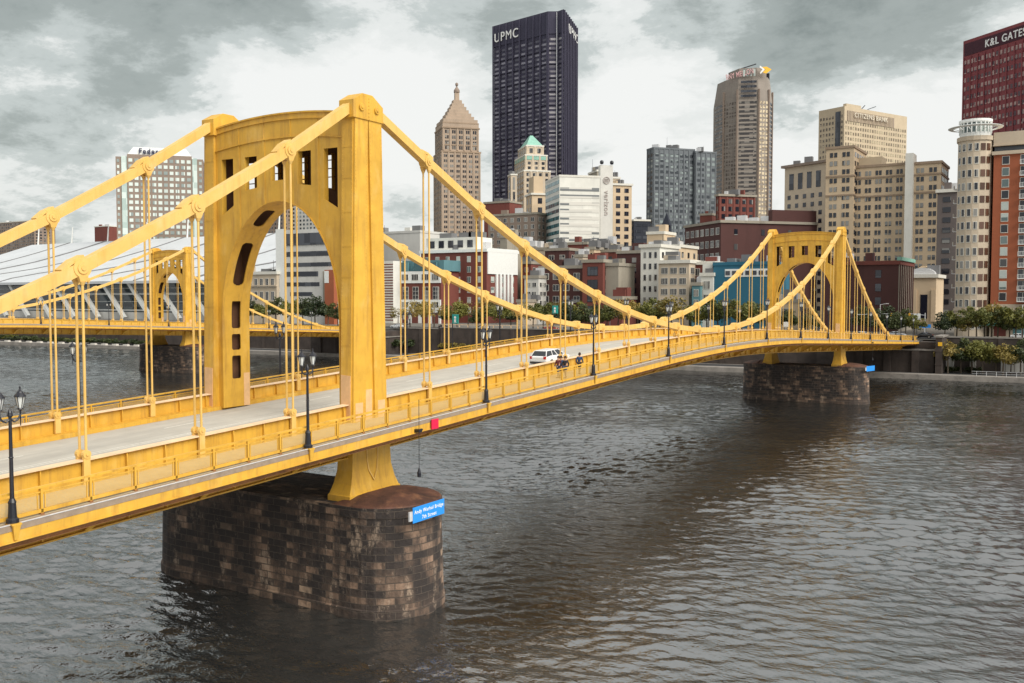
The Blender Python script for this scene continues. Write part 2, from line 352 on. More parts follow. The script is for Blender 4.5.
def axis(lo, a, c, hi, fine, mids):
    out = list(np.arange(a, c, fine)); x, st = c, fine
    while x < hi: out.append(x); st = st*1.06 if x > mids[1] else min(st*1.05, .8); x += st
    out.append(hi); x, st = a-fine, fine; lowl = []
    while x > lo: lowl.append(x); st = st*1.06 if x < mids[0] else min(st*1.05, .9); x -= st
    return np.array([lo]+lowl[::-1]+out)
xs = axis(-2500, -22, 56, 1500, .24, (-330, 90)); ysv = axis(-900, -44, 75, 205, .24, (-60, 300))
gx, gy = np.meshgrid(xs, ysv, indexing='ij')
t1 = wave_tile(512, 118., 1.9, 3, R(98), 6); t2 = wave_tile(512, 83., 3.4, 5, R(128), 3)
sx_ = np.gradient(xs)[:, None]+0*gy; sy_ = np.gradient(ysv)[None, :]+0*gx; sp_ = np.maximum(sx_, sy_)
ca, sa_ = math.cos(.35), math.sin(.35)
g1 = sample(t1, 118., gx*ca+gy*sa_, gy*ca-gx*sa_); g2 = sample(t2, 83., gx, gy)
gust = .78+.28*sample(wave_tile(128, 400., .06, 9, 0., 0.), 400., gx, gy*1.6).clip(-1.2, 1.2)
shel = np.exp(-((gx-(9+np.maximum(40-gy, 0)*.08)+2.5*sample(t1, 118., gx*.12, gy*.12))/(8+np.maximum(40-gy, 0)*.15))**2)*np.clip((150-gy)/40, 0, 1)   # the lee of the bridge
gust = gust*(1-.5*shel)*1.12
gz = (g1*.060*gust*np.clip(1.6-sp_/1.1, 0, 1)+g2*.036*gust*np.clip(1.6-sp_/.6, 0, 1))
ylim = (190.5+.064*(gx-30)+.3); gy = np.minimum(gy, ylim)
nx, ny = gx.shape; co_ = np.stack([gx, gy, gz], -1).reshape(-1, 3); ii = np.arange(nx*ny).reshape(nx, ny)
q = np.stack([ii[:-1, :-1], ii[1:, :-1], ii[1:, 1:], ii[:-1, 1:]], -1).reshape(-1, 4)
keep = ~((gy[:-1, :-1] >= ylim[:-1, :-1]-1e-6).reshape(-1)); q = q[keep]
rme = bpy.data.meshes.new('river'); rme.vertices.add(len(co_)); rme.vertices.foreach_set('co', co_.ravel()); rme.loops.add(q.size); rme.loops.foreach_set('vertex_index', q.ravel().astype(np.int32))
rme.polygons.add(len(q)); rme.polygons.foreach_set('loop_start', np.arange(0, q.size, 4, dtype=np.int32)); rme.polygons.foreach_set('use_smooth', np.ones(len(q), bool)); rme.update(calc_edges=True); rme.validate()
rme.materials.append(M['water']); river = bpy.data.objects.new('river', rme); COL.objects.link(river); tag(river, kind='structure')
STZ = 8.7
b = MB(); b.face([(-2500, bank(-2500)+13, STZ), (1500, bank(1500)+13, STZ), (2600, 6000, STZ), (-6000, 6000, STZ)])
tag(b.build('ground', M['pave']), kind='structure')
def strip(name, m, x0, x1, d0, d1, z0, z1, kind='structure'):
    b = MB(); b.hexa([(x0, bank(x0)+d0, z0), (x1, bank(x1)+d0, z0), (x1, bank(x1)+d1, z0), (x0, bank(x0)+d1, z0),
                      (x0, bank(x0)+d0, z1), (x1, bank(x1)+d0, z1), (x1, bank(x1)+d1, z1), (x0, bank(x0)+d1, z1)])
    return tag(b.build(name, m), kind=kind)
M['wharf'] = mat('wharf_concrete', (.22, .20, .18), .9, var=.25, vscale=.3, dirt=(.07, .065, .06), dirt_amt=.8)
M['darkstone'] = mat('dark_retaining_stone', (.055, .042, .036), .9, var=.4, vscale=.35, streak=.5, dirt=(.025, .02, .018), dirt_amt=.9)
strip('wharf', M['wharf'], -700, 300, 0, 13, -1, 1.15)
strip('road', M['asphalt'], -700, 300, 4, 11, 1.154, 1.158)
strip('road', M['asphalt'], -700, 300, 17, 31, STZ+.004, STZ+.008)
strip('pavement', M['pave'], -700, 300, 31.2, 36, STZ, STZ+.14)
strip('terrain', M['darkstone'], -700, 300, 13.6, 14.6, -1, STZ-.004)
def wall_thing(name, label, cat, m, x0, x1, d0, d1, z0, z1, cap=True, group=None):
    xm = (x0+x1)/2; e = empty(name, (xm, bank(xm)+d0, z0)); tag(e, label, cat, group)
    n = max(2, int((x1-x0)/12)); b = MB(); c = MB()
    def P(x, d, z): return (x-xm, bank(x)+d-bank(xm)-d0, z-z0)
    b.hexa([P(x0, d0, z0), P(x1, d0, z0), P(x1, d1, z0), P(x0, d1, z0), P(x0, d0, z1), P(x1, d0, z1), P(x1, d1, z1), P(x0, d1, z1)])
    c.hexa([P(x0, d0-.15, z1), P(x1, d0-.15, z1), P(x1, d1+.1, z1), P(x0, d1+.1, z1), P(x0, d0-.15, z1+.3), P(x1, d0-.15, z1+.3), P(x1, d1+.1, z1+.3), P(x0, d1+.1, z1+.3)])
    b.build('wall', m, e); c.build('coping', M['wharf'], e)
    for i in range(n+1):
        x = x0+(x1-x0)*i/n; q = MB(); q.hexa([P(x-.5, d0-.25, z0), P(x+.5, d0-.25, z0), P(x+.5, d0, z0), P(x-.5, d0, z0), P(x-.5, d0-.25, z1-.02), P(x+.5, d0-.25, z1-.02), P(x+.5, d0, z1-.02), P(x-.5, d0, z1-.02)])
        q.build('buttress', m, e)
    return e
wall_thing('retaining_wall', 'dark stained retaining wall under the boulevard between the two bridges', 'wall', M['darkstone'], -128, -14, 12.5, 13.5, 1.15, 9.4)
wall_thing('retaining_wall', 'dark retaining wall with pale panels behind the waterside trees at the right', 'wall', M['darkstone'], 14.2, 90, 12.5, 13.5, 1.15, 9.3)
wall_thing('retaining_wall', 'low dark retaining wall below the convention centre at the left', 'wall', M['darkstone'], -520, -176, 12.5, 13.5, 1.15, 6.2)
e = empty('wharf_railing', (40, bank(40)+1, 1.15)); tag(e, 'low pale railing along the wharf edge at the right', 'railing')
rl = MB()
for i in range(40):
    x = -17+i*2.0; rl = MB(); rl.box(x-.05, x+.05, .064*x-.05, .064*x+.05, 0, 1.1); rl.build('post', M['zinc'], e)
rl = MB(); rl.bar((-18, .064*-18, 1.1), (62, .064*62, 1.1), .07, .07); rl.bar((-18, .064*-18, .6), (62, .064*62, .6), .05, .05); rl.build('rail', M['zinc'], e)

# ------------------------------------------------------------------ the bridge
P = 6.553; HW = 6.2; T2Y = 20*P; MID = 10*P
def dz(y):
    d = abs(y-MID); L = 27.5; s = .0435
    return 13.70-(s*d*d/(2*L) if d < L else s*L/2+s*(d-L))
def chain_z(k):
    if 0 <= k <= 20: return 15.14+.1639*(k-10)**2
    q = -k if k < 0 else k-20
    return 31.53-4.233*q+.1831*q*q
Y0, Y1 = -70.0, 196.6
def ys(step=P/2, a=None, c=None):
    a = Y0 if a is None else a; c = Y1 if c is None else c
    n = max(1, int(round((c-a)/step))); return [a+(c-a)*i/n for i in range(n+1)]
YS = ys()
def rect(x0, x1, z0, z1): return [(x0, z0), (x1, z0), (x1, z1), (x0, z1)]

def mesh_screen_mat():
    m = bpy.data.materials.new('woven_wire_screen'); m.use_nodes = True; t = m.node_tree; n = t.nodes; l = t.links
    p = n['Principled BSDF']; p.inputs['Base Color'].default_value = (.66, .40, .09, 1); p.inputs['Roughness'].default_value = .5
    tc = n.new('ShaderNodeTexCoord'); sp = n.new('ShaderNodeSeparateXYZ'); l.new(tc.outputs['Object'], sp.inputs[0])
    outs = []
    for i in (1, 2):
        a = n.new('ShaderNodeMath'); a.operation = 'MULTIPLY'; a.inputs[1].default_value = 1/.05; l.new(sp.outputs[i], a.inputs[0])
        f = n.new('ShaderNodeMath'); f.operation = 'FRACT'; l.new(a.outputs[0], f.inputs[0])
        c = n.new('ShaderNodeMath'); c.operation = 'LESS_THAN'; c.inputs[1].default_value = .24; l.new(f.outputs[0], c.inputs[0]); outs.append(c.outputs[0])
    mx = n.new('ShaderNodeMath'); mx.operation = 'MAXIMUM'; l.new(outs[0], mx.inputs[0]); l.new(outs[1], mx.inputs[1])
    tr = n.new('ShaderNodeBsdfTransparent'); ms = n.new('ShaderNodeMixShader'); l.new(mx.outputs[0], ms.inputs[0]); l.new(tr.outputs[0], ms.inputs[1]); l.new(p.outputs[0], ms.inputs[2])
    l.new(ms.outputs[0], n['Material Output'].inputs[0]); return m
M['screen'] = mesh_screen_mat()

def stone_mat():
    m = bpy.data.materials.new('sooty_pier_masonry'); m.use_nodes = True; t = m.node_tree; n = t.nodes; l = t.links
    p = n['Principled BSDF']; p.inputs['Roughness'].default_value = .85
    uv = n.new('ShaderNodeUVMap'); tc = n.new('ShaderNodeTexCoord')
    br = n.new('ShaderNodeTexBrick'); l.new(uv.outputs[0], br.inputs[0]); br.inputs['Scale'].default_value = 1
    br.inputs['Brick Width'].default_value = 1.1; br.inputs['Row Height'].default_value = .43; br.inputs['Mortar Size'].default_value = .028; br.inputs['Mortar Smooth'].default_value = .3; br.inputs['Bias'].default_value = -.15
    br.inputs['Color1'].default_value = (0, 0, 0, 1); br.inputs['Color2'].default_value = (1, 1, 1, 1); br.inputs['Mortar'].default_value = (.3, .3, .3, 1)
    # each block its own tone
    ramp = n.new('ShaderNodeValToRGB'); l.new(br.outputs['Color'], ramp.inputs[0])
    e = ramp.color_ramp.elements; e[0].color = (.060, .042, .033, 1); e[1].color = (.64, .50, .35, 1)
    q = e.new(.45); q.color = (.13, .085, .06, 1); q = e.new(.8); q.color = (.27, .175, .12, 1)
    # big sooty and washed regions
    nz = n.new('ShaderNodeTexNoise'); nz.inputs['Scale'].default_value = .30; nz.inputs['Detail'].default_value = 9; nz.inputs['Roughness'].default_value = .6; l.new(tc.outputs['Object'], nz.inputs[0])
    mr = n.new('ShaderNodeMapRange'); mr.inputs[1].default_value = .43; mr.inputs[2].default_value = .57; l.new(nz.outputs[0], mr.inputs[0])
    mp = n.new('ShaderNodeMapping'); mp.inputs[3].default_value = (1, 1, .3); l.new(tc.outputs['Object'], mp.inputs[0])
    n2 = n.new('ShaderNodeTexNoise'); n2.inputs['Scale'].default_value = .9; n2.inputs['Detail'].default_value = 7; l.new(mp.outputs[0], n2.inputs[0])
    mr2 = n.new('ShaderNodeMapRange'); mr2.inputs[1].default_value = .40; mr2.inputs[2].default_value = .56; l.new(n2.outputs[0], mr2.inputs[0])
    mul = n.new('ShaderNodeMath'); mul.operation = 'MULTIPLY'; l.new(mr.outputs[0], mul.inputs[0]); l.new(mr2.outputs[0], mul.inputs[1])
    # the splash zone near the water is washed paler
    sp = n.new('ShaderNodeSeparateXYZ'); l.new(tc.outputs['Object'], sp.inputs[0])
    lo = n.new('ShaderNodeMapRange'); lo.inputs[1].default_value = 1.3; lo.inputs[2].default_value = .7; lo.inputs[4].default_value = .4; l.new(sp.outputs[2], lo.inputs[0])
    bs = n.new('ShaderNodeSeparateColor'); l.new(br.outputs['Color'], bs.inputs[0])
    bk = n.new('ShaderNodeMath'); bk.operation = 'MULTIPLY_ADD'; bk.inputs[1].default_value = .62; bk.inputs[2].default_value = -.27; l.new(bs.outputs[0], bk.inputs[0])
    ml2 = n.new('ShaderNodeMath'); ml2.operation = 'ADD'; ml2.use_clamp = True; l.new(mul.outputs[0], ml2.inputs[0]); l.new(bk.outputs[0], ml2.inputs[1]); mul = ml2
    mxv = n.new('ShaderNodeMath'); mxv.operation = 'MAXIMUM'; l.new(mul.outputs[0], mxv.inputs[0]); l.new(lo.outputs[0], mxv.inputs[1])
    add = n.new('ShaderNodeMath'); add.operation = 'MULTIPLY_ADD'; add.inputs[1].default_value = .95; add.inputs[2].default_value = .05; l.new(mxv.outputs[0], add.inputs[0])
    mx = n.new('ShaderNodeMix'); mx.data_type = 'RGBA'; l.new(add.outputs[0], mx.inputs[0]); mx.inputs[6].default_value = (.022, .017, .016, 1); l.new(ramp.outputs[0], mx.inputs[7])
    mp5 = n.new('ShaderNodeMapping'); mp5.inputs[3].default_value = (1, 1, .45); l.new(tc.outputs['Object'], mp5.inputs[0])
    n5 = n.new('ShaderNodeTexNoise'); n5.inputs['Scale'].default_value = .8; n5.inputs['Detail'].default_value = 10; n5.inputs['Roughness'].default_value = .75; l.new(mp5.outputs[0], n5.inputs[0])
    r5 = n.new('ShaderNodeMapRange'); r5.inputs[1].default_value = .56; r5.inputs[2].default_value = .66; r5.inputs[4].default_value = .65; l.new(n5.outputs[0], r5.inputs[0])
    m5 = n.new('ShaderNodeMix'); m5.data_type = 'RGBA'; l.new(r5.outputs[0], m5.inputs[0]); l.new(mx.outputs[2], m5.inputs[6]); m5.inputs[7].default_value = (.40, .30, .22, 1)
    r6 = n.new('ShaderNodeMapRange'); r6.inputs[1].default_value = .50; r6.inputs[2].default_value = .38; r6.inputs[4].default_value = .9; l.new(n5.outputs[0], r6.inputs[0])
    m6 = n.new('ShaderNodeMix'); m6.data_type = 'RGBA'; l.new(r6.outputs[0], m6.inputs[0]); l.new(m5.outputs[2], m6.inputs[6]); m6.inputs[7].default_value = (.025, .019, .017, 1); mx = m6
    # mortar lines
    m3 = n.new('ShaderNodeMix'); m3.data_type = 'RGBA'; l.new(br.outputs['Fac'], m3.inputs[0]); l.new(mx.outputs[2], m3.inputs[6]); m3.inputs[7].default_value = (.075, .058, .046, 1)
    l.new(m3.outputs[2], p.inputs['Base Color'])
    n4 = n.new('ShaderNodeTexNoise'); n4.inputs['Scale'].default_value = 3; n4.inputs['Detail'].default_value = 6; l.new(tc.outputs['Object'], n4.inputs[0])
    hm = n.new('ShaderNodeMath'); hm.operation = 'MULTIPLY_ADD'; hm.inputs[1].default_value = -1.2; l.new(br.outputs['Fac'], hm.inputs[0]); l.new(n4.outputs[0], hm.inputs[2])
    bp = n.new('ShaderNodeBump'); bp.inputs['Strength'].default_value = .9; bp.inputs['Distance'].default_value = .09; l.new(hm.outputs[0], bp.inputs['Height']); l.new(bp.outputs[0], p.inputs['Normal'])
    return m
M['stone'] = stone_mat()

def stadium(L, r, n=14):
    pts = []
    for i in range(n+1): t = -math.pi/2+math.pi*i/n; pts.append((L+r*math.cos(t), r*math.sin(t)))
    for i in range(n+1): t = math.pi/2+math.pi*i/n; pts.append((-L+r*math.cos(t), r*math.sin(t)))
    return pts
def make_pier(parent, yc):
    b = MB()
    levels = [(-1.5, 0, 3.66), (.5, 0, 3.63), (.56, 0, 3.54), (6.0, 0, 3.40), (6.02, 0, 3.45), (6.62, 0, 3.45)]
    rings = [[(x, y+yc, z) for x, y in stadium(7.95, r)] for z, _, r in levels]
    n = len(rings[0])
    per = [0]
    for i in range(n): per.append(per[-1]+math.dist(rings[3][i][:2], rings[3][(i+1) % n][:2]))
    for q in range(len(rings)-1):
        for i in range(n):
            j = (i+1) % n; z0, z1 = levels[q][0], levels[q+1][0]
            b.face([rings[q][i], rings[q][j], rings[q+1][j], rings[q+1][i]], 0, [(per[i], z0), (per[i+1], z0), (per[i+1], z1), (per[i], z1)])
    b.face(rings[-1], 0, [(p[0], p[1]) for p in rings[-1]])
    pr = b.build('pier', M['stone'], parent)
    pr['label'] = 'soot blackened stone pier with rounded ends standing in the river'
    for s in (-1, 1):       # weathered hipped cap over each nose
        c = MB(); ring = [(s*(7.95+3.42*math.cos(t)), yc+3.42*math.sin(t)) for t in [(-math.pi/2+math.pi*i/14) for i in range(15)]]
        prof = [(1, 6.624), (.985, 6.70), (.62, 7.02), (.2, 7.22)]
        cx = s*7.8; px = None
        for f, z in prof:
            rg = [(cx+(x-cx)*f, yc+(y-yc)*f, z) for x, y in ring]
            if px:
                for i in range(14): c.face([px[i], px[i+1], rg[i+1], rg[i]])
            px = rg
        c.face(px)
        # sloping ramp back towards the footing
        for (ya, yb, za, zb) in ((-3.42, -.97*0-1.02, 6.624, 7.5),):
            pass
        cc = c.build('nose_cap', M['rust'], pr)
        d = MB()
        d.hexa([(s*6.3, yc-3.3, 6.623), (s*7.81, yc-3.41, 6.623), (s*7.81, yc+3.41, 6.623), (s*6.3, yc+3.3, 6.623),
                (s*6.3, yc-1.2, 6.72), (s*7.81, yc-.7, 7.21), (s*7.81, yc+.7, 7.21), (s*6.3, yc+1.2, 6.72)])
        d.build('cap_ramp', M['rust'], pr)
    return pr

def arch_z(x):      # intrados of the portal
    a, z0, cr = 5.3, 17.6, 25.42
    x = min(abs(x), a); return z0+(cr-z0)*math.sqrt(max(0, 1-(x/a)**2))**.98
def chord_z(x): return 30.62+.42*(1-(x/5.75)**2)
WIN = [(-4.65, .56), (-2.42, .56), (0, .58), (2.42, .56), (4.65, .56)]
def win_span(x):
    for c, h in WIN:
        if c-h-1e-6 <= x <= c+h+1e-6:
            return arch_z(x)+1.35+.35*(abs(c) > 4)*0, 28.45
    return None
def wb(c, x):       # bottom edge of a window: level in the middle ones, following the arch in the outer ones
    if abs(c) < .1: return 26.75
    if abs(c) < 3: return 26.32-.12*(abs(x)-abs(c))
    return 25.0-.55*(abs(x)-abs(c))
def make_tower(parent, yc):
    tw = MB()
    # plate panels front and back, with windows
    xs = sorted(set([round(v, 4) for v in [-5.75, -5.3, 5.3, 5.75]+[-5.3*math.cos(math.pi*i/40) for i in range(41)]+[c+s*h for c, h in WIN for s in (-1, 1)]]))
    for fy in (-1.1, 1.1):
        for xa, xb in zip(xs[:-1], xs[1:]):
            if xb-xa < 1e-4: continue
            xm = (xa+xb)/2
            if abs(xm) > 5.3: lo = (dz(yc)+.1, dz(yc)+.1)
            else: lo = (arch_z(xa), arch_z(xb))
            hi = (chord_z(xa), chord_z(xb)); win = None
            for c, h in WIN:
                if abs(xm-c) < h: win = c
            def plate(l0, l1, h0, h1):
                y0, y1 = yc+fy-.04, yc+fy+.04
                tw.hexa([(xa, y0, l0), (xb, y0, l1), (xb, y1, l1), (xa, y1, l0), (xa, y0, h0), (xb, y0, h1), (xb, y1, h1), (xa, y1, h0)])
            if win is None: plate(lo[0], lo[1], hi[0], hi[1])
            else:
                plate(lo[0], lo[1], wb(win, xa), wb(win, xb)); plate(28.45, 28.45, hi[0], hi[1])
    # window reveals: flanges along the openings
    for fy in (-1.1, 1.1):
        s = -1 if fy < 0 else 1
        for c, h in WIN:
            for sx in (-1, 1):
                x = c+sx*h; y0, y1 = yc+fy-s*.35, yc+fy-s*.042
                tw.box(x-.02+sx*.0225, x+.02+sx*.0225, min(y0, y1), max(y0, y1), wb(c, x)-.1, 28.5)
    # portal edge flange following the arch (front and back), band mouldings, vertical stiffeners
    for fy, s in ((-1.1, -1), (1.1, 1)):
        y0, y1 = sorted((yc+fy+s*.042, yc+fy+s*.13))
        for xa, xb in zip(xs[:-1], xs[1:]):
            if xb-xa < 1e-4: continue
            for zo, th in ((0.0, .10), (-1.55, .07), ):
                za, zb = chord_z(xa)+zo, chord_z(xb)+zo
                e2 = .12 if zo == 0 else 0
                tw.hexa([(xa, y0, za-th), (xb, y0, zb-th), (xb, y1+e2, zb-th), (xa, y1+e2, za-th), (xa, y0, za), (xb, y0, zb), (xb, y1+e2, zb), (xa, y1+e2, za)])
            za, zb = chord_z(xa)-.42, chord_z(xb)-.42
            tw.hexa([(xa, y0, za-.05), (xb, y0, zb-.05), (xb, y1-.03*s if s > 0 else y1, zb-.05), (xa, y1-.03*s if s > 0 else y1, za-.05), (xa, y0, za), (xb, y0, zb), (xb, y1-.03*s if s > 0 else y1, zb), (xa, y1-.03*s if s > 0 else y1, za)])
        for x in (-3.55, -1.2, 1.2, 3.55):
            yy0, yy1 = sorted((yc+fy+s*.042, yc+fy+s*.075)); tw.box(x-.11, x+.11, yy0, yy1, arch_z(x)+.05, chord_z(x)-1.64)
            tw.box(x-.04, x+.04, yy0, yy1, chord_z(x)-1.54, chord_z(x)-.48)
    # roof of the portal
    for xa, xb in zip(xs[:-1], xs[1:]):
        if xb-xa < 1e-4: continue
        za, zb = chord_z(xa)-.05, chord_z(xb)-.05
        tw.hexa([(xa, yc-1.055, za-.04), (xb, yc-1.055, zb-.04), (xb, yc+1.055, zb-.04), (xa, yc+1.055, za-.04), (xa, yc-1.055, za), (xb, yc-1.055, zb), (xb, yc+1.055, zb), (xa, yc+1.055, za)])
    T = empty('tower', (0, 0, 0)); T.parent = parent
    tw.build('portal_frame', M['yellow'], T)
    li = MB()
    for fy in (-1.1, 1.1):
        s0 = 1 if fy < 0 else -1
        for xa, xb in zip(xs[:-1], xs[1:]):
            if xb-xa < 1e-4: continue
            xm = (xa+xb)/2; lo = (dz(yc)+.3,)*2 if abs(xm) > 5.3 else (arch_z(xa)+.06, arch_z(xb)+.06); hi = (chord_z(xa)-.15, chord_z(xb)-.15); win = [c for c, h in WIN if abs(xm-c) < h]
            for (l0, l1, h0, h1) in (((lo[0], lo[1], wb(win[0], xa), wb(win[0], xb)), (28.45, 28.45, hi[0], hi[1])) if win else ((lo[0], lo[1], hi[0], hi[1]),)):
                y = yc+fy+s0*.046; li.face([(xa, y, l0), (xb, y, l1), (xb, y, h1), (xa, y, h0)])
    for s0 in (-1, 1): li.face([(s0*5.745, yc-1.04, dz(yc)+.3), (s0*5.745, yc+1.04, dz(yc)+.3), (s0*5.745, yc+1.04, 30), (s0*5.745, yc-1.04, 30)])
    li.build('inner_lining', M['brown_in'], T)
    # soffit (intrados) with round-ended slots
    sf = MB()
    path = []
    zb0 = dz(yc)+.1
    z = zb0
    while z < 17.6: path.append((-5.3, z)); z += .05
    for i in range(0, 401):
        t = math.pi-math.pi*i/400; x = 5.3*math.cos(t); path.append((x, arch_z(x)))
    z = 17.6-.05
    while z > zb0: path.append((5.3, z)); z -= .05
    S = [0]
    for a_, b_ in zip(path[:-1], path[1:]): S.append(S[-1]+math.dist(a_, b_))
    tot = S[-1]
    # slots measured by path length from the foot on either side: (start, end)
    zs = [(zb0+2.05, zb0+3.75), (zb0+4.2, zb0+5.6), (zb0+6.05, zb0+8.1), (19.1, 21.8), (23.55, 25.6)]
    slots = [(a_-zb0, c_-zb0) for a_, c_ in zs]
    slots = [(a_-zb0, c_-zb0) for a_, c_ in ((13.5, 15.1), (15.5, 16.6), (17.0, 18.9), (20.0, 23.1), (24.5, 26.2))]
    if yc > 50: slots = [(a_+.0, c_) for a_, c_ in slots]
    for i in range(len(path)-1):
        sm = (S[i]+S[i+1])/2; sm = min(sm, tot-sm); hw = 0
        for k, (a_, c_) in enumerate(slots):
            if a_ < sm < c_:
                e_ = min(sm-a_, c_-sm); r = .16 if k < 3 else .32; hw = .5 if e_ > r else .5-r+r*math.sqrt(max(0, 1-((r-e_)/r)**2))
                if k < 3: hw *= .80
        (x0, z0), (x1, z1) = path[i], path[i+1]
        def st(ya, yb): sf.face([(x0, yc+ya, z0), (x1, yc+ya, z1), (x1, yc+yb, z1), (x0, yc+yb, z0)])
        if hw: st(-1.2, -hw); st(hw, 1.2)
        else: st(-1.2, 1.2)
    so_ = sf.build('arch_soffit', M['yellow'], T)
    sm_ = so_.modifiers.new('thickness', 'SOLIDIFY'); sm_.thickness = .07; sm_.offset = 0
    # lacing bars in the back windows
    for c, h in WIN:
        for i in range(5):
            z = 28.1-i*.55
            if z > wb(c, c)+.2: lb = MB(); lb.box(c-h-.1, c+h+.1, yc+.92, yc+.98, z-.03, z+.03); lb.build('lacing_bar', M['brown_under'], T)
    # legs
    zt = 30.25; zbase = dz(yc)-2.2
    for s in (-1, 1):
        L = MB(); xi, xo = s*5.752, s*6.62
        def hy(z): return 1.31+(zt-z)/(zt-12)*.36
        zs_ = [zbase, dz(yc)+.1, 18.5, 24.5, zt]
        for za, zb in zip(zs_[:-1], zs_[1:]):
            a_, c_ = hy(za), hy(zb); x0, x1 = sorted((xi, xo))
            L.hexa([(x0, yc-a_, za), (x1, yc-a_, za), (x1, yc+a_, za), (x0, yc+a_, za), (x0, yc-c_, zb), (x1, yc-c_, zb), (x1, yc+c_, zb), (x0, yc+c_, zb)])
            # raised flange plates on the outer face, leaving a tapering recess between
            for q in (-1, 1):
                ga, gb = .03+(zt-za)/(zt-12)*.42, .03+(zt-zb)/(zt-12)*.42
                x2, x3 = sorted((xo+s*.002, xo+s*.14))
                pa = sorted((yc+q*ga, yc+q*(a_-.06))); pb = sorted((yc+q*gb, yc+q*(c_-.06)))
                L.hexa([(x2, pa[0], za), (x3, pa[0], za), (x3, pa[1], za), (x2, pa[1], za), (x2, pb[0], zb), (x3, pb[0], zb), (x3, pb[1], zb), (x2, pb[1], zb)])
        for z in (13.9, 16.2, 18.5, 20.4, 22.3, 24.4, 26.5, 28.4):      # splice straps on the front and back faces
            a_ = hy(z); x0, x1 = sorted((xi+s*.02, xo-s*.01)); L.box(x0, x1, yc-a_-.018, yc+a_+.018, z-.05, z+.05)
        lg = L.build('leg', M['yellow'], T)
        if yc < 50:
            rv = MB()
            def dome(x, y, z, ax):
                r_ = .028
                if ax == 0: rv.hexa([(x, y-r_, z-r_), (x+s*.02, y-r_*.5, z-r_*.5), (x+s*.02, y+r_*.5, z-r_*.5), (x, y+r_, z-r_), (x, y-r_, z+r_), (x+s*.02, y-r_*.5, z+r_*.5), (x+s*.02, y+r_*.5, z+r_*.5), (x, y+r_, z+r_)])
                else: rv.hexa([(x-r_, y, z-r_), (x+r_, y, z-r_), (x+r_*.5, y-.02, z-r_*.5), (x-r_*.5, y-.02, z-r_*.5), (x-r_, y, z+r_), (x+r_, y, z+r_), (x+r_*.5, y-.02, z+r_*.5), (x-r_*.5, y-.02, z+r_*.5)])
            z = dz(yc)+.6
            while z < zt-.3:
                a_ = hy(z); g_ = .03+(zt-z)/(zt-12)*.42
                for xx in (xi+s*.09, xo-s*.08): dome(xx, yc-a_-.001, z, 1)
                for q in (-1, 1): dome(xo+s*.141, yc+q*(a_-.14), z, 0); dome(xo+s*.141, yc+q*(g_+.09), z, 0)
                z += .24
            ro_ = rv.build('rivets', M['yellow'], lg); ro_['kind'] = 'stuff'
        # repainted patches near the road
        pm = MB(); z0 = dz(yc)+.4
        for q in (-1, 1):
            a_ = hy(z0+1.2)+.03
            x0, x1 = sorted((xi+s*.06, xo-s*.05)); pm.hexa([(x0, yc-a_-.03, z0-.3), (x1, yc-a_-.03, z0-.3), (x1, yc-a_+.03, z0-.3), (x0, yc-a_+.03, z0-.3), (x0, yc-a_, z0+2.5), (x1, yc-a_, z0+2.45), (x1, yc-a_+.05, z0+2.45), (x0, yc-a_+.05, z0+2.5)]); break
        pm.build('repaint_patch', M['patch'], T)
        # inner-side patch and outer strip patch
        pm = MB()
        if s > 0:
            x2 = xo+.006
            for (ya, yb, h) in ((-.30, .30, 1.5),): pm.box(x2-.004, x2+.012, yc+ya, yc+yb, z0-.4, z0+h)
            for q in (-1, 1): pk = MB(); pk.box(xo+.141, xo+.152, *sorted((yc+q*.72, yc+q*1.42)), z0-.4, z0+.75); pk.build('repaint_patch', M['patch'], T)
        else:
            pm.box(-5.262, -5.25, yc+.62, yc+1.15, z0-.3, z0+2.0)
        pm.build('repaint_patch', M['patch'], T)
        # cap with chamfered shoulders
        cp = MB(); x0, x1 = sorted((s*5.62, s*6.80))
        cp.ext([(yc-1.42, 30.2), (yc+1.38, 30.2), (yc+1.38, 31.1), (yc+.36, 31.70), (yc-.58, 31.70), (yc-1.42, 31.22)], 0, x0, x1)
        cp.box(x0-.04, x1+.04, yc-1.46, yc+1.42, 30.12, 30.2)
        for q in (-1, 1):
            cp.tube((s*6.79, yc+q*.72, 30.82), (s*6.90, yc+q*.72, 30.82), .22, n=14); cp.tube((s*6.9, yc+q*.72, 30.82), (s*6.95, yc+q*.72, 30.82), .1, n=8)
        for i in range(6): cp.tube((s*6.80, yc, 30.35+i*.22), (s*6.84, yc, 30.35+i*.22), .035, n=6)
        cp.build('leg_cap', M['yellow'], T, bevel=.03)
        # flared footing below the deck, standing on the pier
        ft = MB(); zt2 = dz(yc)-1.2
        prof = [(6.9, 2.45, .90), (7.25, 2.45, .90), (7.30, 2.38, .83), (7.9, 2.1, .72), (8.7, 1.88, .62), (zt2, 1.76, .58)]
        prof = [(z-.28, a_, c_) for z, a_, c_ in prof[:-1]]+[prof[-1]]
        for (za, a1, c1), (zb, a2, c2) in zip(prof[:-1], prof[1:]):
            x = s*6.25
            ft.hexa([(x-c1, yc-a1, za), (x+c1, yc-a1, za), (x+c1, yc+a1, za), (x-c1, yc+a1, za), (x-c2, yc-a2, zb), (x+c2, yc-a2, zb), (x+c2, yc+a2, zb), (x-c2, yc+a2, zb)])
        fo = ft.build('footing', M['yellow'], T)
        st_ = MB(); xo2 = s*6.25+s*.60      # the shield-shaped strap on the outer face of the footing
        pts = [(-.55, zt2), (-.50, 9.0), (-.38, 8.3), (0, 7.65), (.38, 8.3), (.50, 9.0), (.55, zt2)]
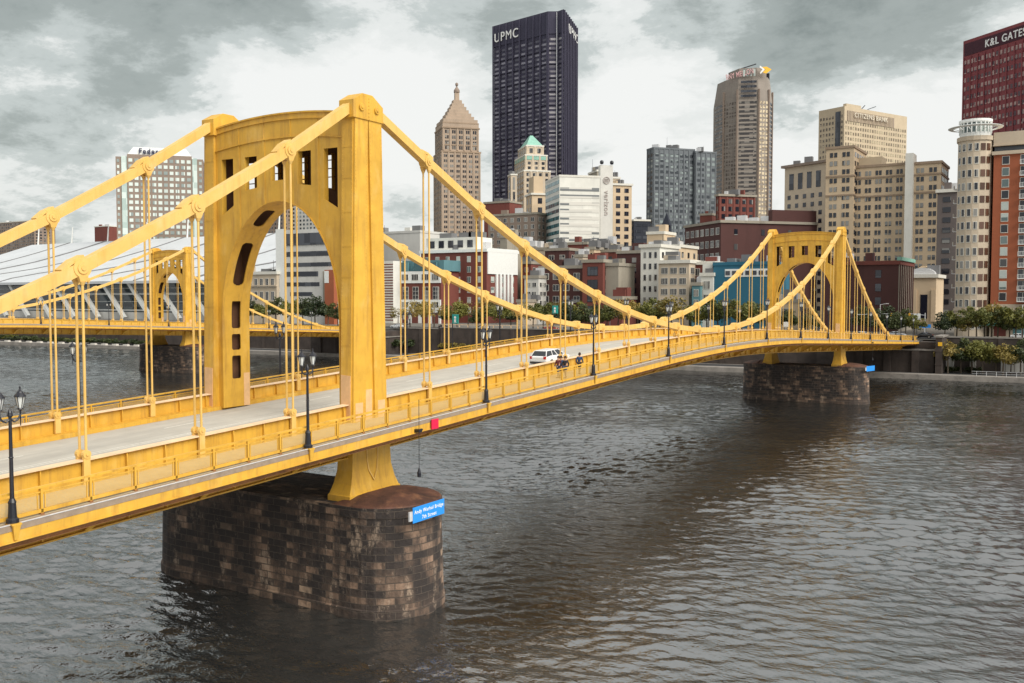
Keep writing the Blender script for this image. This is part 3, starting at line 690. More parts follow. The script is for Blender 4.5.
        for (ya, za), (yb, zb) in zip(pts[:-1], pts[1:]):
            fx = lambda z: s*(6.25+.59+max(0, (8.6-z))*.17+.03)
            st_.bar((fx(za), yc+ya, za), (fx(zb), yc+yb, zb), .06, .07)
        st_.build('strap', M['yellow_top'], T)
    return T

def make_bridge():
    B = empty('suspension_bridge', (0, 0, 0))
    for yc in (0, T2Y): make_pier(B, yc)
    for yc in (-.12, T2Y): make_tower(B, yc)
    # deck
    d = MB(); d.loft(rect(-5.95, 5.95, -.35, 0), YS, dz); d.build('roadway', M['road'], B)
    ln = MB()
    y = Y0+2
    while y < Y1-4:
        for x in (-3.0, 3.0): ln.loft(rect(x-.06, x+.06, .002, .006), [y, y+1.5, y+3], dz)
        y += 12
    for x in (-.16, .16): ln.loft(rect(x-.05, x+.05, .002, .006), YS, dz)
    ln.build('lane_markings', M['line'], B)
    for s in (-1, 1):
        x0, x1 = sorted((s*6.40, s*9.62)); w_ = MB(); w_.loft(rect(x0, x1, -.25, .02), YS, dz); w_.build('sidewalk', M['walk'], B)
        x0, x1 = sorted((s*9.62, s*9.99)); w_ = MB(); w_.loft(rect(x0, x1, -.25, .0), YS, dz)
        w_.build('sidewalk_edge', M['edge'], B)
        x0, x1 = sorted((s*9.94, s*10.01)); w_ = MB(); w_.loft(rect(x0, x1, .002, .04), YS, dz); w_.build('edge_angle', M['zinc'], B)
        x0, x1 = sorted((s*9.85, s*9.97)); f = MB(); f.loft(rect(x0, x1, -.66, -.255), YS, dz)
        x0, x1 = sorted((s*9.70, s*10.04)); f.loft(rect(x0, x1, -.70, -.66), YS, dz)
        f.build('fascia_beam', M['yellow'], B)
        x0, x1 = sorted((s*9.50, s*9.62)); f = MB(); f.loft(rect(x0, x1, -.96, -.31), YS, dz); x0, x1 = sorted((s*9.44, s*9.68)); f.loft(rect(x0, x1, -.99, -.96), YS, dz); f.build('edge_stringer', M['brown_under'], B)  # recessed beam coloured brown for the shaded band below the fascia, plus rust
        # plate girder at the chain plane, with stiffeners; the pale weathered flange on top
        g = MB(); x0, x1 = sorted((s*6.15, s*6.25))
        segs = [(Y0, -1.75), (1.55, T2Y-1.75), (T2Y+1.75, Y1)]
        for a_, c_ in segs:
            yy = ys(P/2, a_, c_)
            g.loft(rect(x0, x1, -2.1, 1.10), yy, dz)
            xx0, xx1 = sorted((s*5.95, s*6.45)); g.loft(rect(xx0, xx1, -2.18, -2.1), yy, dz)
            xx0, xx1 = sorted((s*5.90, s*6.14)); g.loft([(xx0, .004), (xx1, .004), (xx1, .30), (xx0, .30)], yy, dz)
            y = math.ceil((a_+.3)/(P/3))*P/3
            while y < c_-.2:
                g.loft([(x1+.001, -2.05), (x1+.2, -2.05), (x1+.2, .2), (x1+.14, 1.09), (x1+.001, 1.09)], [y-.03, y+.03], dz)
                g.loft([(x0-.14, 1.09), (x0-.26, .31), (x0-.001, .31), (x0-.001, 1.09)], [y-.03, y+.03], dz)
                y += P/3
        g.build('plate_girder', M['yellow'], B)
        t_ = MB()
        for a_, c_ in segs:
            xx0, xx1 = sorted((s*5.93, s*6.47)); t_.loft(rect(xx0, xx1, 1.102, 1.16), ys(P/2, a_, c_), dz)
        t_.build('girder_flange', M['flange'], B)
        cb_ = MB(); xx0, xx1 = sorted((s*5.55, s*5.88))
        cb_.loft([(xx0, .004), (xx1, .004), (xx1, .26), (xx0+.04*(s < 0), .26), (xx0, .2)], YS, dz); cb_.build('curb', M['yellow'], B)
    # floor beams with tapering brackets
    for k in range(-10, 31):
        y = k*P
        if y > Y1-1 or y < Y0: continue
        fb = MB(); z = dz(y)
        for s in (-1, 1):
            pts = [(s*9.84, -.28), (s*9.84, -.72), (s*9.0, -.86), (s*8.0, -1.15), (s*7.1, -1.62), (s*6.46, -2.05), (s*6.46, -.28)]
            fb.ext([(a_, c_+z) for a_, c_ in pts], 1, y-.05, y+.05)
            for (a1, c1), (a2, c2) in zip(pts[1:-2], pts[2:-1]): fb.bar((a1, y, z+c1-.02), (a2, y, z+c2-.02), .34, .04)
        fb.box(-6.12, 6.12, y-.06, y+.06, z-1.7, z-.36)
        fb.build('floor_beam', M['yellow'], B)
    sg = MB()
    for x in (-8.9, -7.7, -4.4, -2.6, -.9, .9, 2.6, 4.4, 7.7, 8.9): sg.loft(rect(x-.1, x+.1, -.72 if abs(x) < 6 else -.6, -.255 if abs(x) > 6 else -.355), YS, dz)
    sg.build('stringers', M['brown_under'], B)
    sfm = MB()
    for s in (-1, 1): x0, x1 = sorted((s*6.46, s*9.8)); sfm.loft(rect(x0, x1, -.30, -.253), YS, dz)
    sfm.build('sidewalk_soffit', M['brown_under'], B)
    # chains
    for s in (-1, 1):
        X = s*HW
        for k in range(-8, 28):
            def pin(q):
                if q == 0: return None
                return Vector((X, q*P, chain_z(q)))
            if k == -1: a_, c_ = pin(-1), Vector((X, -1.3, 30.82))
            elif k == 0: a_, c_ = Vector((X, 1.2, 30.82)), pin(1)
            elif k == 19: a_, c_ = pin(19), Vector((X, T2Y-1.3, 30.82))
            elif k == 20: a_, c_ = Vector((X, T2Y+1.3, 30.82)), pin(21)
            else: a_, c_ = pin(k), pin(k+1)
            l = MB(); l.bar(a_, c_, .52, .55)
            dd = (c_-a_).normalized(); nn = Vector((0, -dd.z, dd.y)); nn = nn if nn.z > 0 else -nn
            for q in (a_, c_):
                if abs(q.z-30.82) < 1e-3: continue
            heads = [a_] if k != 0 and k != 20 else []
            if k == 27: heads.append(c_)
            if k in (-1, 19): heads = [a_]
            o = None
            for q in heads:     # enlarged eye head with its cover plate over the top
                l.tube((X-.30, q.y, q.z), (X+.30, q.y, q.z), .44, n=18)
                dq = dd
                l.bar(q-dq*.95+nn*.30, q-dq*.2+nn*.46, .5, .16); l.bar(q-dq*.2+nn*.46, q+dq*.35+nn*.44, .5, .12)
            o = l.build('eyebar_link', M['yellow_top'], B)
            for q in heads:
                p_ = MB(); p_.tube((X-.36, q.y, q.z), (X+.36, q.y, q.z), .27, n=16); p_.tube((X-.40, q.y, q.z), (X+.40, q.y, q.z), .12, n=10); p_.build('pin', M['yellow_top'], o)
        # hangers
        for k in range(-9, 30):
            if k in (0, 20): continue
            y = k*P; z1 = chain_z(k); z0 = dz(y)+1.28
            if z1-z0 < .35 or y < Y0 or y > Y1 or k < -8 or k > 28: continue
            h = MB()
            for q in (-1, 1):
                x = X+q*.24
                if z1-z0 > 1.1:
                    h.tube((x, y, z1-.78), (x, y, z1-.60), .075, .15, 10); h.hexa([(x-.07, y-.14, z1-.62), (x+.07, y-.14, z1-.62), (x+.07, y+.14, z1-.62), (x-.07, y+.14, z1-.62), (x-.11, y-.24, z1-.36), (x+.11, y-.24, z1-.36), (x+.11, y+.24, z1-.36), (x-.11, y+.24, z1-.36)])
                h.tube((x-.10, y, z0+.12), (x+.10, y, z0+.12), .20, n=12); h.tube((x-.14, y, z0+.12), (x+.14, y, z0+.12), .08, n=8)
                h.box(x-.07, x+.07, y-.17, y+.17, dz(y)+(-.1 if q*s > 0 else .32), z0+.1)
            h.box(X-.2, X+.2, y-.05, y+.05, z0-.02, z0+.06)
            hg = h.build('hanger', M['yellow_top'], B)
            for q in (-1, 1):
                r_ = MB(); x = X+q*.24; r_.tube((x, y, z0+.2), (x, y, max(z0+.25, z1-.5)), .062, n=8); r_.build('rod', M['yellow_top'], hg)
    # footway railings
    step = P/3
    for s in (-1, 1):
        X = s*9.55
        rr = MB(); x0, x1 = X-.05, X+.05
        rr.loft(rect(X-.07, X+.07, 1.08, 1.17), YS, dz); rr.loft(rect(X-.025, X+.025, .90, .95), YS, dz); rr.loft(rect(X-.06, X+.06, .10, .24), YS, dz)
        ra = rr.build('railing', M['yellow'], B)
        sc = MB()
        n0 = int(Y0/step); posts = [(i+.0)*step+.25 for i in range(n0, int(Y1/step)) if Y0+.2 < i*step+.25 < Y1-.2]
        lim = (sorted(posts, key=lambda y: abs(y-(-24)) if y < -26 else y+24)[:56 if s > 0 else 42])
        pm = MB(); pm.box(-.06, .06, -.05, .05, 0, 1.10); pm.box(-.09, .09, -.08, .08, -.04, .06, 1)
        pme = pm.mesh('railing_post', [M['yellow'], M['brown_under']])
        rest = MB()
        for y in posts:
            if y in lim: put('post', pme, ra, (X, y, dz(y)+.02))
            else:
                rest.box(X-.06, X+.06, y-.05, y+.05, dz(y), dz(y)+1.1)
        ro = rest.build('posts', M['yellow'], ra); ro['kind'] = 'stuff'
        for ya, yb in zip(posts[:-1], posts[1:]):
            a_, c_ = ya+.13, yb-.13
            for yy in (a_, c_-.05): sc.loft(rect(X-.02, X+.02, .26, .89), [yy, yy+.05], dz, 1)
            sc.loft(rect(X-.003, X+.003, .26, .89), [a_+.05, c_-.05], dz, 0)
        sc.build('wire_screen', [M['screen'], M['yellow']], ra)
    return B
bridge = make_bridge()
tag(bridge, 'big yellow suspension bridge with two arched portal towers crossing the river in the foreground', 'bridge')
bridge2 = copy_tree(bridge); bridge2.location = (-156, -16, 0)
relabel(bridge2, 'small looking yellow suspension bridge in the background at the left, upstream')
# ------------------------------------------------------------------ abutments and the ends of the bridges
def abutment(ox, oy, label):
    yb = Y1+oy; e = empty('stone_abutment', (ox, yb, 0)); tag(e, label, 'abutment')
    b = MB(); b.box(-13.5, 13.5, -1.5, 16, -1, dz(Y1)-2.25); b.build('wall', M['darkstone'], e)
    b = MB(); b.box(-13.5, 13.5, .3, 16, dz(Y1)-1.89, dz(Y1)-.27); b.build('backwall', M['darkstone'], e)
    b = MB(); b.box(-13.8, 13.8, -1.8, 16.3, dz(Y1)-2.24, dz(Y1)-1.9); b.build('coping', M['wharf'], e)
    for x in (-9.5, -3.2, 3.2, 9.5):
        b = MB(); b.box(x-.8, x+.8, -2.1, -1.51, -1, dz(Y1)-2.26); b.build('pilaster', M['darkstone'], e)
    return e
abutment(0, 0, 'dark stone abutment carrying the far end of the big bridge at the right')
abutment(-156, -16, 'stone abutment of the background bridge at the left')
for ox, oy, nm in ((0, 0, ''), (-156, -16, '')):
    b = MB(); b.box(ox-10, ox+10, Y1+oy+.02, Y1+oy+24, dz(Y1)-.25, dz(Y1)+.004); tag(b.build('road', M['asphalt']), kind='structure')
def side_wall(x0, x1, lab):
    return wall_thing('retaining_wall', lab, 'wall', M['darkstone'], x0, x1, 12.5, 13.5, 1.15, STZ+.3)
side_wall(-176.2, -169, 'short dark wall left of the background bridge abutment'); side_wall(-142.5, -128.2, 'dark wall between the background bridge abutment and the long retaining wall')
b = MB(); b.box(13.6, 22.3, 193.5, 204.5, 0, 9.6); 
xt0, xt1 = max(14.0, on_y(193.5, 921, 350).x), on_y(193.5, 942, 350).x; xtc = (xt0+xt1)/2; xth = (xt1-xt0)/2
e = empty('stone_block_tower', (xtc, 193.5, 0)); tag(e, 'dark stone stair tower on the bank right of the far bridge end', 'tower')
b = MB(); b.box(-xth, xth, 0, 11, 0, 9.6); b.build('wall', M['darkstone'], e)
b = MB(); b.box(-xth-.2, xth+.2, -.2, 11.2, 9.61, 10.0); b.build('coping', M['wharf'], e)
for z in (3.2, 6.3):
    b = MB(); b.box(-xth-.1, xth+.1, -.12, -.003, z, z+.25); b.build('string_course', M['darkstone'], e)
side_wall(-14.1, -13.6, 'narrow end of the retaining wall touching the big bridge abutment')

# ------------------------------------------------------------------ buildings
def offset_poly(pts, d):
    n = len(pts); out = []
    for i in range(n):
        p0, p1, p2 = Vector(pts[i-1]), Vector(pts[i]), Vector(pts[(i+1) % n])
        d1 = (p1-p0).normalized(); d2 = (p2-p1).normalized(); n1 = Vector((d1.y, -d1.x)); n2 = Vector((d2.y, -d2.x))
        k = 1+n1.dot(n2); q = p1+(n1+n2)*(d/max(k, .2)); out.append((q.x, q.y))
    return out
WME = {}
def window_mesh(w, h, glass, frame, mull=1, bars=0):
    key = (round(w, 2), round(h, 2), glass, frame, mull, bars)
    if key not in WME:
        b = MB()
        t = .12 if h < 2.4 else .16
        if frame:
            b.box(-w/2-t, w/2+t, -.10, 0, -h/2-t*1.4, h/2+t, 1)
        b.box(-w/2, w/2, -.13, .0, -h/2, h/2, 0)
        if frame:
            for i in range(mull): x = -w/2+w*(i+1)/(mull+1); b.box(x-.05, x+.05, -.17, -.131, -h/2, h/2, 1)
            for i in range(bars): z = -h/2+h*(i+1)/(bars+1); b.box(-w/2, w/2, -.16, -.131, z-.05, z+.05, 1)
        WME[key] = b.mesh('window', [M[glass], M[frame] if frame else M[glass]])
    return WME[key]
def add_window(dst, key, pos, ang):   # the same geometry merged into one mesh, for the many
    me = key; ca, sa = math.cos(ang), math.sin(ang); b0 = len(dst.v)
    for v in me.vertices: dst.v.append((pos[0]+v.co.x*ca-v.co.y*sa, pos[1]+v.co.x*sa+v.co.y*ca, pos[2]+v.co.z))
    for p in me.polygons: dst.f.append(tuple(b0+i for i in p.vertices)); dst.m.append(p.material_index)
class Building:
    def __init__(s, name, label, cat, org, wall, base=STZ, group=None):
        s.e = empty(name, (org[0], org[1], base)); tag(s.e, label, cat, group); s.o = org; s.base = base
        s.wall = MB(); s.trim = MB(); s.wallm = wall; s.wins = []; s.trimm = M['trimwhite']
    def loc(s, p): return (p[0]-s.o[0], p[1]-s.o[1])
    def mass(s, poly, z0, z1, cornice=.5, ch=.9, mi=0):
        """poly in world xy, z in world"""
        q = [s.loc(p) for p in poly]; s.wall.prism(q, z0-s.base, z1-s.base)
        if cornice:
            s.trim.prism(offset_poly(q, cornice), z1-s.base-ch, z1-s.base+.25)
    def rows(s, a, c, z0, z1, bay=4., floor=3.7, ww=.42, wh=.55, glass='glass', frame='trimwhite', mull=1, bars=0, m0=.6, mtop=1.6, pier=0, belt=None, pair=0, nfix=None, skip=None):
        """windows over the face that runs from a to c (world xy, outside on the right-hand side)"""
        a = Vector(a); c = Vector(c); L = (c-a).length; d = (c-a)/L; nr = Vector((d.y, -d.x)); ang = math.atan2(d.y, d.x)
        n = nfix or max(1, int((L-2*m0)/bay)); bw = (L-2*m0)/n; nf = max(1, int(round((z1-z0-mtop)/floor))); fl = (z1-z0-mtop)/nf
        w = bw*ww; h = fl*wh; me = window_mesh(w if not pair else w*.42, h, glass, frame, mull, bars)
        for j in range(nf):
            z = z0+fl*(j+.5)
            for i in range(n):
                t = m0+bw*(i+.5)
                if skip and skip(i, j, n, nf): continue
                for q in ((-1, 1) if pair else (0,)):
                    p = a+d*(t+q*w*.29)+nr*.005; lp = s.loc(p); s.wins.append((me, (lp[0], lp[1], z-s.base), ang))
        if pier:
            for i in range(n+1):
                t = m0+bw*i; pw = bw*(1-ww)*.42
                lo, hi = max(0.02, t-pw/2-(.0)), min(L-.02, t+pw/2)
                p0 = s.loc(a+d*lo); p1 = s.loc(a+d*hi); p2 = s.loc(a+d*hi+nr*pier); p3 = s.loc(a+d*lo+nr*pier)
                s.wall.prism([p0, p3, p2, p1][::1], z0-s.base, z1-s.base-.9)
        for zb in belt or ():
            p0 = s.loc(a); p1 = s.loc(c); p2 = s.loc(c+nr*.35); p3 = s.loc(a+nr*.35); s.trim.prism([p0, p3, p2, p1], zb-s.base, zb-s.base+.7)
    def bands(s, a, c, z0, z1, floor=3.8, wh=.5, glass='glassdark', m0=.4, mtop=1.5, proud=.12, name='window_band', nmull=0):
        a = Vector(a); c = Vector(c); L = (c-a).length; d = (c-a)/L; nr = Vector((d.y, -d.x)); nf = max(1, int(round((z1-z0-mtop)/floor))); fl = (z1-z0-mtop)/nf
        for j in range(nf):
            b = MB(); za = z0+fl*(j+.5)-fl*wh/2; p = [s.loc(q) for q in (a+d*m0, a+d*(L-m0), a+d*(L-m0)+nr*proud, a+d*m0+nr*proud)]
            b.prism([p[0], p[3], p[2], p[1]], za-s.base, za-s.base+fl*wh); b.build(name, M[glass], s.e)
    def done(s, name='wall'):
        s.wall.build(name, s.wallm, s.e)
        if s.trim.f: s.trim.build('cornice', s.trimm, s.e)
        # the windows that show largest: highest on the building and nearest the camera
        ws = sorted(s.wins, key=lambda t: (math.hypot(t[1][0]+s.o[0]-CAM.x, t[1][1]+s.o[1]-CAM.y) if s.near else 0)-.6*t[1][2]) if False else sorted(s.wins, key=lambda t: -t[1][2])
        for me, p, an in ws[:100]: put('window', me, s.e, p, an)
        if len(ws) > 100:
            by = {}
            rest = MB(); mats = []
            for me, p, an in ws[100:]:
                k = len(rest.m); add_window(rest, me, p, an)
                for i in range(k, len(rest.m)):
                    mm = me.materials[rest.m[i]]
                    if mm not in mats: mats.append(mm)
                    rest.m[i] = mats.index(mm)
            o = rest.build('windows', mats, s.e); o['kind'] = 'stuff'
        return s.e
def corners(xl, xc, xr, Yf=None, th=0, dep=None, wid=None, D=None, yr=None):
    """footprint from the picture columns of its left, near and right corners; th turns it about the near corner"""
    if yr is None: yr = 170 if D else 270
    if Yf is not None: B = on_y(Yf, xc, yr)
    else:
        r = ray(xc, yr); r.z = 0; f2 = Vector((FW.x, FW.y, 0)).normalized(); B = CAM+r*(D/r.dot(f2))
    B = Vector((B.x, B.y)); t = R(th); u = Vector((math.cos(t), math.sin(t))); v = Vector((-math.sin(t), math.cos(t)))
    def hit(px, d):      # B + d*s lies on the vertical plane through column px
        r = ray(px, yr); c = Vector((CAM.x, CAM.y)); rr = Vector((r.x, r.y))
        # B + d*s = c + rr*k
        det = d.x*(-rr.y)+rr.x*d.y; q = c-B
        return (q.x*(-rr.y)+rr.x*q.y)/det
    wdt = wid or -hit(xl, u); dp = dep or hit(xr, v)
    A = B-u*wdt; C = B+v*dp; Dd = A+v*dp
    return [tuple(A), tuple(B), tuple(C), tuple(Dd)]
def top_z(p, y):
    f2 = (Vector((p[0], p[1], 0))-Vector((CAM.x, CAM.y, 0))); dpt = f2.x*FW.x+f2.y*FW.y  # horizontal depth times cos(pitch), close enough
    return CAM.z+(296.4-y)*dpt/FOC
W = {k: wallmat('facade_'+k, c, amt=a) for k, c, a in (
    ('tan', (.42, .33, .23), .4), ('cream', (.50, .415, .315), .35), ('buff', (.54, .42, .285), .35), ('white', (.66, .65, .60), .3), ('brick', (.16, .045, .034), .6), ('darkbrick', (.075, .028, .025), .6),
    ('orangebrick', (.33, .095, .042), .3), ('grey', (.13, .145, .16), .4), ('granite', (.12, .10, .095), .5), ('steel', (.045, .042, .072), .3), ('redgranite', (.20, .045, .052), .3), ('bronze', (.27, .235, .205), .35),
    ('bronzelight', (.50, .41, .29), .3), ('blue', (.022, .125, .195), .3), ('navy', (.018, .022, .035), .3), ('brown', (.24, .185, .15), .4), ('brown2', (.30, .22, .155), .4), ('concrete', (.56, .55, .52), .3), ('teal', (.10, .22, .25), .3), ('grime', (.30, .27, .22), .7))}
M['copper'] = mat('green_copper', (.22, .43, .35), .6, var=.15, vscale=.3)
M['roofgrey'] = mat('roof_grey', (.16, .16, .165), .9, var=.2, vscale=.2)
def simple(name, label, cat, px, ytop, wall, th=0, Yf=None, D=None, dep=None, spec=None, spec2=None, cornice=.4, base=STZ, yref=1, trim=None, group=None, roof=True):
    c = corners(*px, Yf=Yf, th=th, D=D, dep=dep, yr=ytop); zt = top_z(c[yref], ytop)
    b = Building(name, label, cat, c[1], W[wall], base, group)
    if trim: b.trimm = M[trim] if trim in M else W[trim]
    b.mass(c, base, zt, cornice); b.c = c; b.zt = zt
    if roof and cornice:
        rr_ = random.Random(name+label); a0, b0, c0 = [Vector(p) for p in c[:3]]; dd_ = (c0-b0)
        for i in range(rr_.randint(2, 4)):
            p = b.loc(a0+(b0-a0)*rr_.uniform(.15, .85)+dd_*rr_.uniform(.15, .7)); sx_, sy_, h_ = rr_.uniform(.8, 2.6), rr_.uniform(.8, 2), rr_.uniform(1.2, 3.2)
            k = MB(); k.box(p[0]-sx_, p[0]+sx_, p[1]-sy_, p[1]+sy_, zt-base+.02, zt-base+.3+h_); k.build('roof_unit', rr_.choice([M['roofgrey'], M['zinc'], W[wall], M['roofgrey']]), b.e)
        if rr_.random() < .5: p = b.loc(a0+(b0-a0)*rr_.uniform(.2, .8)+dd_*.4); k = MB(); k.tube((p[0], p[1], zt-base), (p[0], p[1], zt-base+rr_.uniform(4, 8)), .12, .06, 5); k.build('antenna', M['black'], b.e)
    if spec: b.rows(c[0], c[1], base+3, zt, **spec)
    sp = spec2 if spec2 is not None else spec
    if sp: 
        sp = dict(sp); sp.pop('nfix', None); b.rows(c[1], c[2], base+3, zt, **sp)
    return b
def box_on(b, px, y0z, ytop, m, name, depf=.6, off=.12):
    """a smaller block set back on the roof between picture columns px"""
    A, B, C, Dd = [Vector(q) for q in b.c]; u = (B-A).normalized(); v = (C-B).normalized(); L = (B-A).length; dp = (C-B).length
    t0, t1 = px; a_ = A+u*L*t0+v*dp*off; c_ = A+u*L*t1+v*dp*off; h = top_z(c_, ytop)
    q = [b.loc(p) for p in (a_, c_, c_+v*dp*depf, a_+v*dp*depf)]; k = MB(); k.prism(q, b.zt-b.base+.02, h-b.base); o = k.build(name, m, b.e); return (a_, c_, c_+v*dp*depf), h

def text_obj(txt, size, mat_, parent, loc, ang, name='lettering', depth=.25, align='LEFT', bold=.008, sx=1, rot=None):
    cu = bpy.data.curves.new(name, 'FONT'); cu.body = txt; cu.size = size; cu.extrude = depth/2; cu.align_x = align; cu.offset = 0 if txt == 'UPMC' else bold*size; cu.space_character = 1.12
    ob = bpy.data.objects.new(name, cu); COL.objects.link(ob); bpy.context.view_layer.update()
    dg = bpy.context.evaluated_depsgraph_get(); me = bpy.data.meshes.new_from_object(ob.evaluated_get(dg)); bpy.data.objects.remove(ob)
    me.materials.clear(); me.materials.append(mat_)
    o = bpy.data.objects.new(name, me); COL.objects.link(o); o.parent = parent; o.location = loc; o.rotation_euler = rot or (math.pi/2, 0, ang); o.scale = (sx, 1, 1)
    return o
M['banklet'] = mat('sign_letters_cream', (.62, .56, .46), .5, var=.05); M['letters'] = mat('sign_letters_white', (.80, .80, .78), .5, var=.03); M['darkletters'] = mat('sign_letters_dark', (.02, .025, .07), .5, var=.03)
def face_text(b, a, c, t, z, txt, size, m, depth=.4, sx=1, name='lettering', off=.3):
    a = Vector(a); c = Vector(c); d = (c-a).normalized(); nr = Vector((d.y, -d.x)); p = a+d*t+nr*off; lp = b.loc(p)
    return text_obj(txt, size, m, b.e, (lp[0], lp[1], z-b.base), math.atan2(d.y, d.x), name, depth, sx=sx)

# --- dark steel skyscraper, triangular with notched corners
def steel_tower():
    c = corners(494, 548, 579.5, D=835, th=-11.6, dep=60, yr=40); A, B = Vector(c[0]), Vector(c[1])
    u = (B-A).normalized(); a1 = R(90-(-16.6)); v = Vector((math.sin(R(-16.6)), math.cos(R(-16.6))))
    # notch at the near corner
    N1 = B+u*2.0+v*9.0*0+(-v)*(-6.5); k1 = B+u*6.0*0
    Bn = B; inner = B+(u*9.5+v*6.5); Bo = inner+u*6.5-v*1.0
    # right face direction v from Bo, length to column 577.5
    L = 56; Cc = Bo+v*L; Cn = Cc-u*6+v*4
    back = A+Vector((-.35, 1)).normalized()*10
    poly = [tuple(A), tuple(Bn), tuple(inner), tuple(Bo), tuple(Cc), tuple(Cn), tuple(back)]
    zt = top_z(B, 17); b = Building('skyscraper', 'tallest dark steel skyscraper with white UPMC letters under its roofline', 'skyscraper', tuple(B), W['steel'])
    q = [b.loc(p) for p in poly]; b.wall.prism(q, 0, zt-b.base)
    b.wall.prism(offset_poly(q[:4]+q[4:], .6), zt-b.base-18.2, zt-b.base+1)
    faces = [(A, Bn, 8), (Bn, inner, 1), (inner, Bo, 1), (Bo, Cc, 8)]
    rib = MB()
    for a_, c_, n in faces:
        d = (c_-a_).normalized(); L = (c_-a_).length; nr = Vector((d.y, -d.x)); ang = math.atan2(d.y, d.x)
        for i in range(n+1):
            p = a_+d*(L*i/n)+nr*1.2; lp = b.loc(p); r = MB(); r.box(lp[0]-.55, lp[0]+.55, lp[1]-.55, lp[1]+.55, 0, zt-b.base+.5); r.build('column', W['steel'], b.e)
        nf = 60; z0, z1 = b.base, zt-20
        for j in range(nf):
            z = z0+(z1-z0)*(j+.3)/nf
            if n > 1:
                for i in range(n):
                    p = a_+d*(L*(i+.5)/n); lp = b.loc(p); b.wins.append((window_mesh(L/n*.74, 1.9, 'glasssteel', None), (lp[0], lp[1], z-b.base), ang))
            else:
                p = a_+d*(L*.5); lp = b.loc(p); b.wins.append((window_mesh(L*.74, 1.9, 'glasssteel2', None), (lp[0], lp[1], z-b.base), ang))
            if j % 3 == 0:
                p0 = b.loc(a_); p1 = b.loc(c_); p2 = b.loc(c_+nr*.9); p3 = b.loc(a_+nr*.9); b.trim.prism([p0, p3, p2, p1], z-b.base-1.6, z-b.base-1.0)
    b.trimm = W['steel']; e = b.done()
    face_text(b, A, Bn, 1.5, zt-14.5, 'UPMC', 11.5, M['letters'], .6, sx=.92, off=1.4)
    face_text(b, Bo, Cc, 16, zt-14, 'UPMC', 11, M['letters'], .6, sx=1.3, off=1.4)
    ms = MB(); lp = b.loc(inner-(u*.3)); ms.tube((lp[0], lp[1]-1.5, 0), (lp[0], lp[1]-1.5, zt-b.base), .45); ms.build('corner_rail', M['zinc'], b.e)
M['glasssteel'] = glassmat('steel_tower_glass', (.055, .05, .08), (.24, .23, .28), cell=(7, 7, 4), thr=.58, rough=.25)
M['glasssteel2'] = glassmat('steel_corner_glass', (.11, .10, .13), (.36, .34, .36), cell=(7, 7, 4), thr=.45, rough=.25)
steel_tower()

# --- stepped pyramid tower
def pyramid_tower():
    c = corners(434, 441.7, 480.5, D=790, th=-42); b = Building('skyscraper', 'tan stone skyscraper topped by a stepped pyramid, left of the dark steel tower', 'skyscraper', c[1], W['tan']); b.trimm = W['brown2']
    q = [Vector(p) for p in c]; ce = sum(q, Vector((0, 0)))/4
    zs = top_z(c[1], 152); b.mass(c, STZ, zs, .5)
    sh = lambda f: [tuple(ce+(p-ce)*f) for p in q]
    z2 = top_z(c[1], 128); b.mass(sh(.93), zs, z2, .8)
    for a_, c_ in ((0, 1), (1, 2)):
        b.rows(c[a_], c[c_], STZ+3, zs, bay=5.2, floor=4.2, ww=.5, wh=.5, pair=1, glass='glass', frame=None, pier=.5)
        s_ = sh(.93); b.rows(s_[a_], s_[c_], zs+1, z2, bay=5.4, floor=4.4, ww=.5, wh=.62, pair=1, frame=None, pier=.5, belt=(zs+5,))
    f = .93; z = z2; n = 7; ztop = top_z(tuple(ce), 103)
    b.mass(sh(.93), z2, z2+4, .1); z = z2+4
    for i in range(n):
        f = .90-(.90-.14)*((i+.05)/n)**.80; zn = z2+4+(ztop-z2-4)*(i+1)/n; s_ = sh(f)
        b.wall.prism([b.loc(p) for p in s_], z-b.base, zn-b.base); z = zn
    b.wall.prism([b.loc(p) for p in sh(.11)], z-b.base, z-b.base+7)
    k = b.loc(ce); b.done()
    m = MB(); m.lathe([(2.6, z-b.base+7), (2.4, z-b.base+9), (.7, z-b.base+11.5), (.7, z-b.base+12.5), (1.3, z-b.base+13), (1.2, z-b.base+14.5), (0, z-b.base+15.5)], k[0], k[1], 12); m.build('finial', W['brown'], b.e)
W['tan'] = wallmat('facade_tan2', (.37, .285, .215), amt=.4)
pyramid_tower()

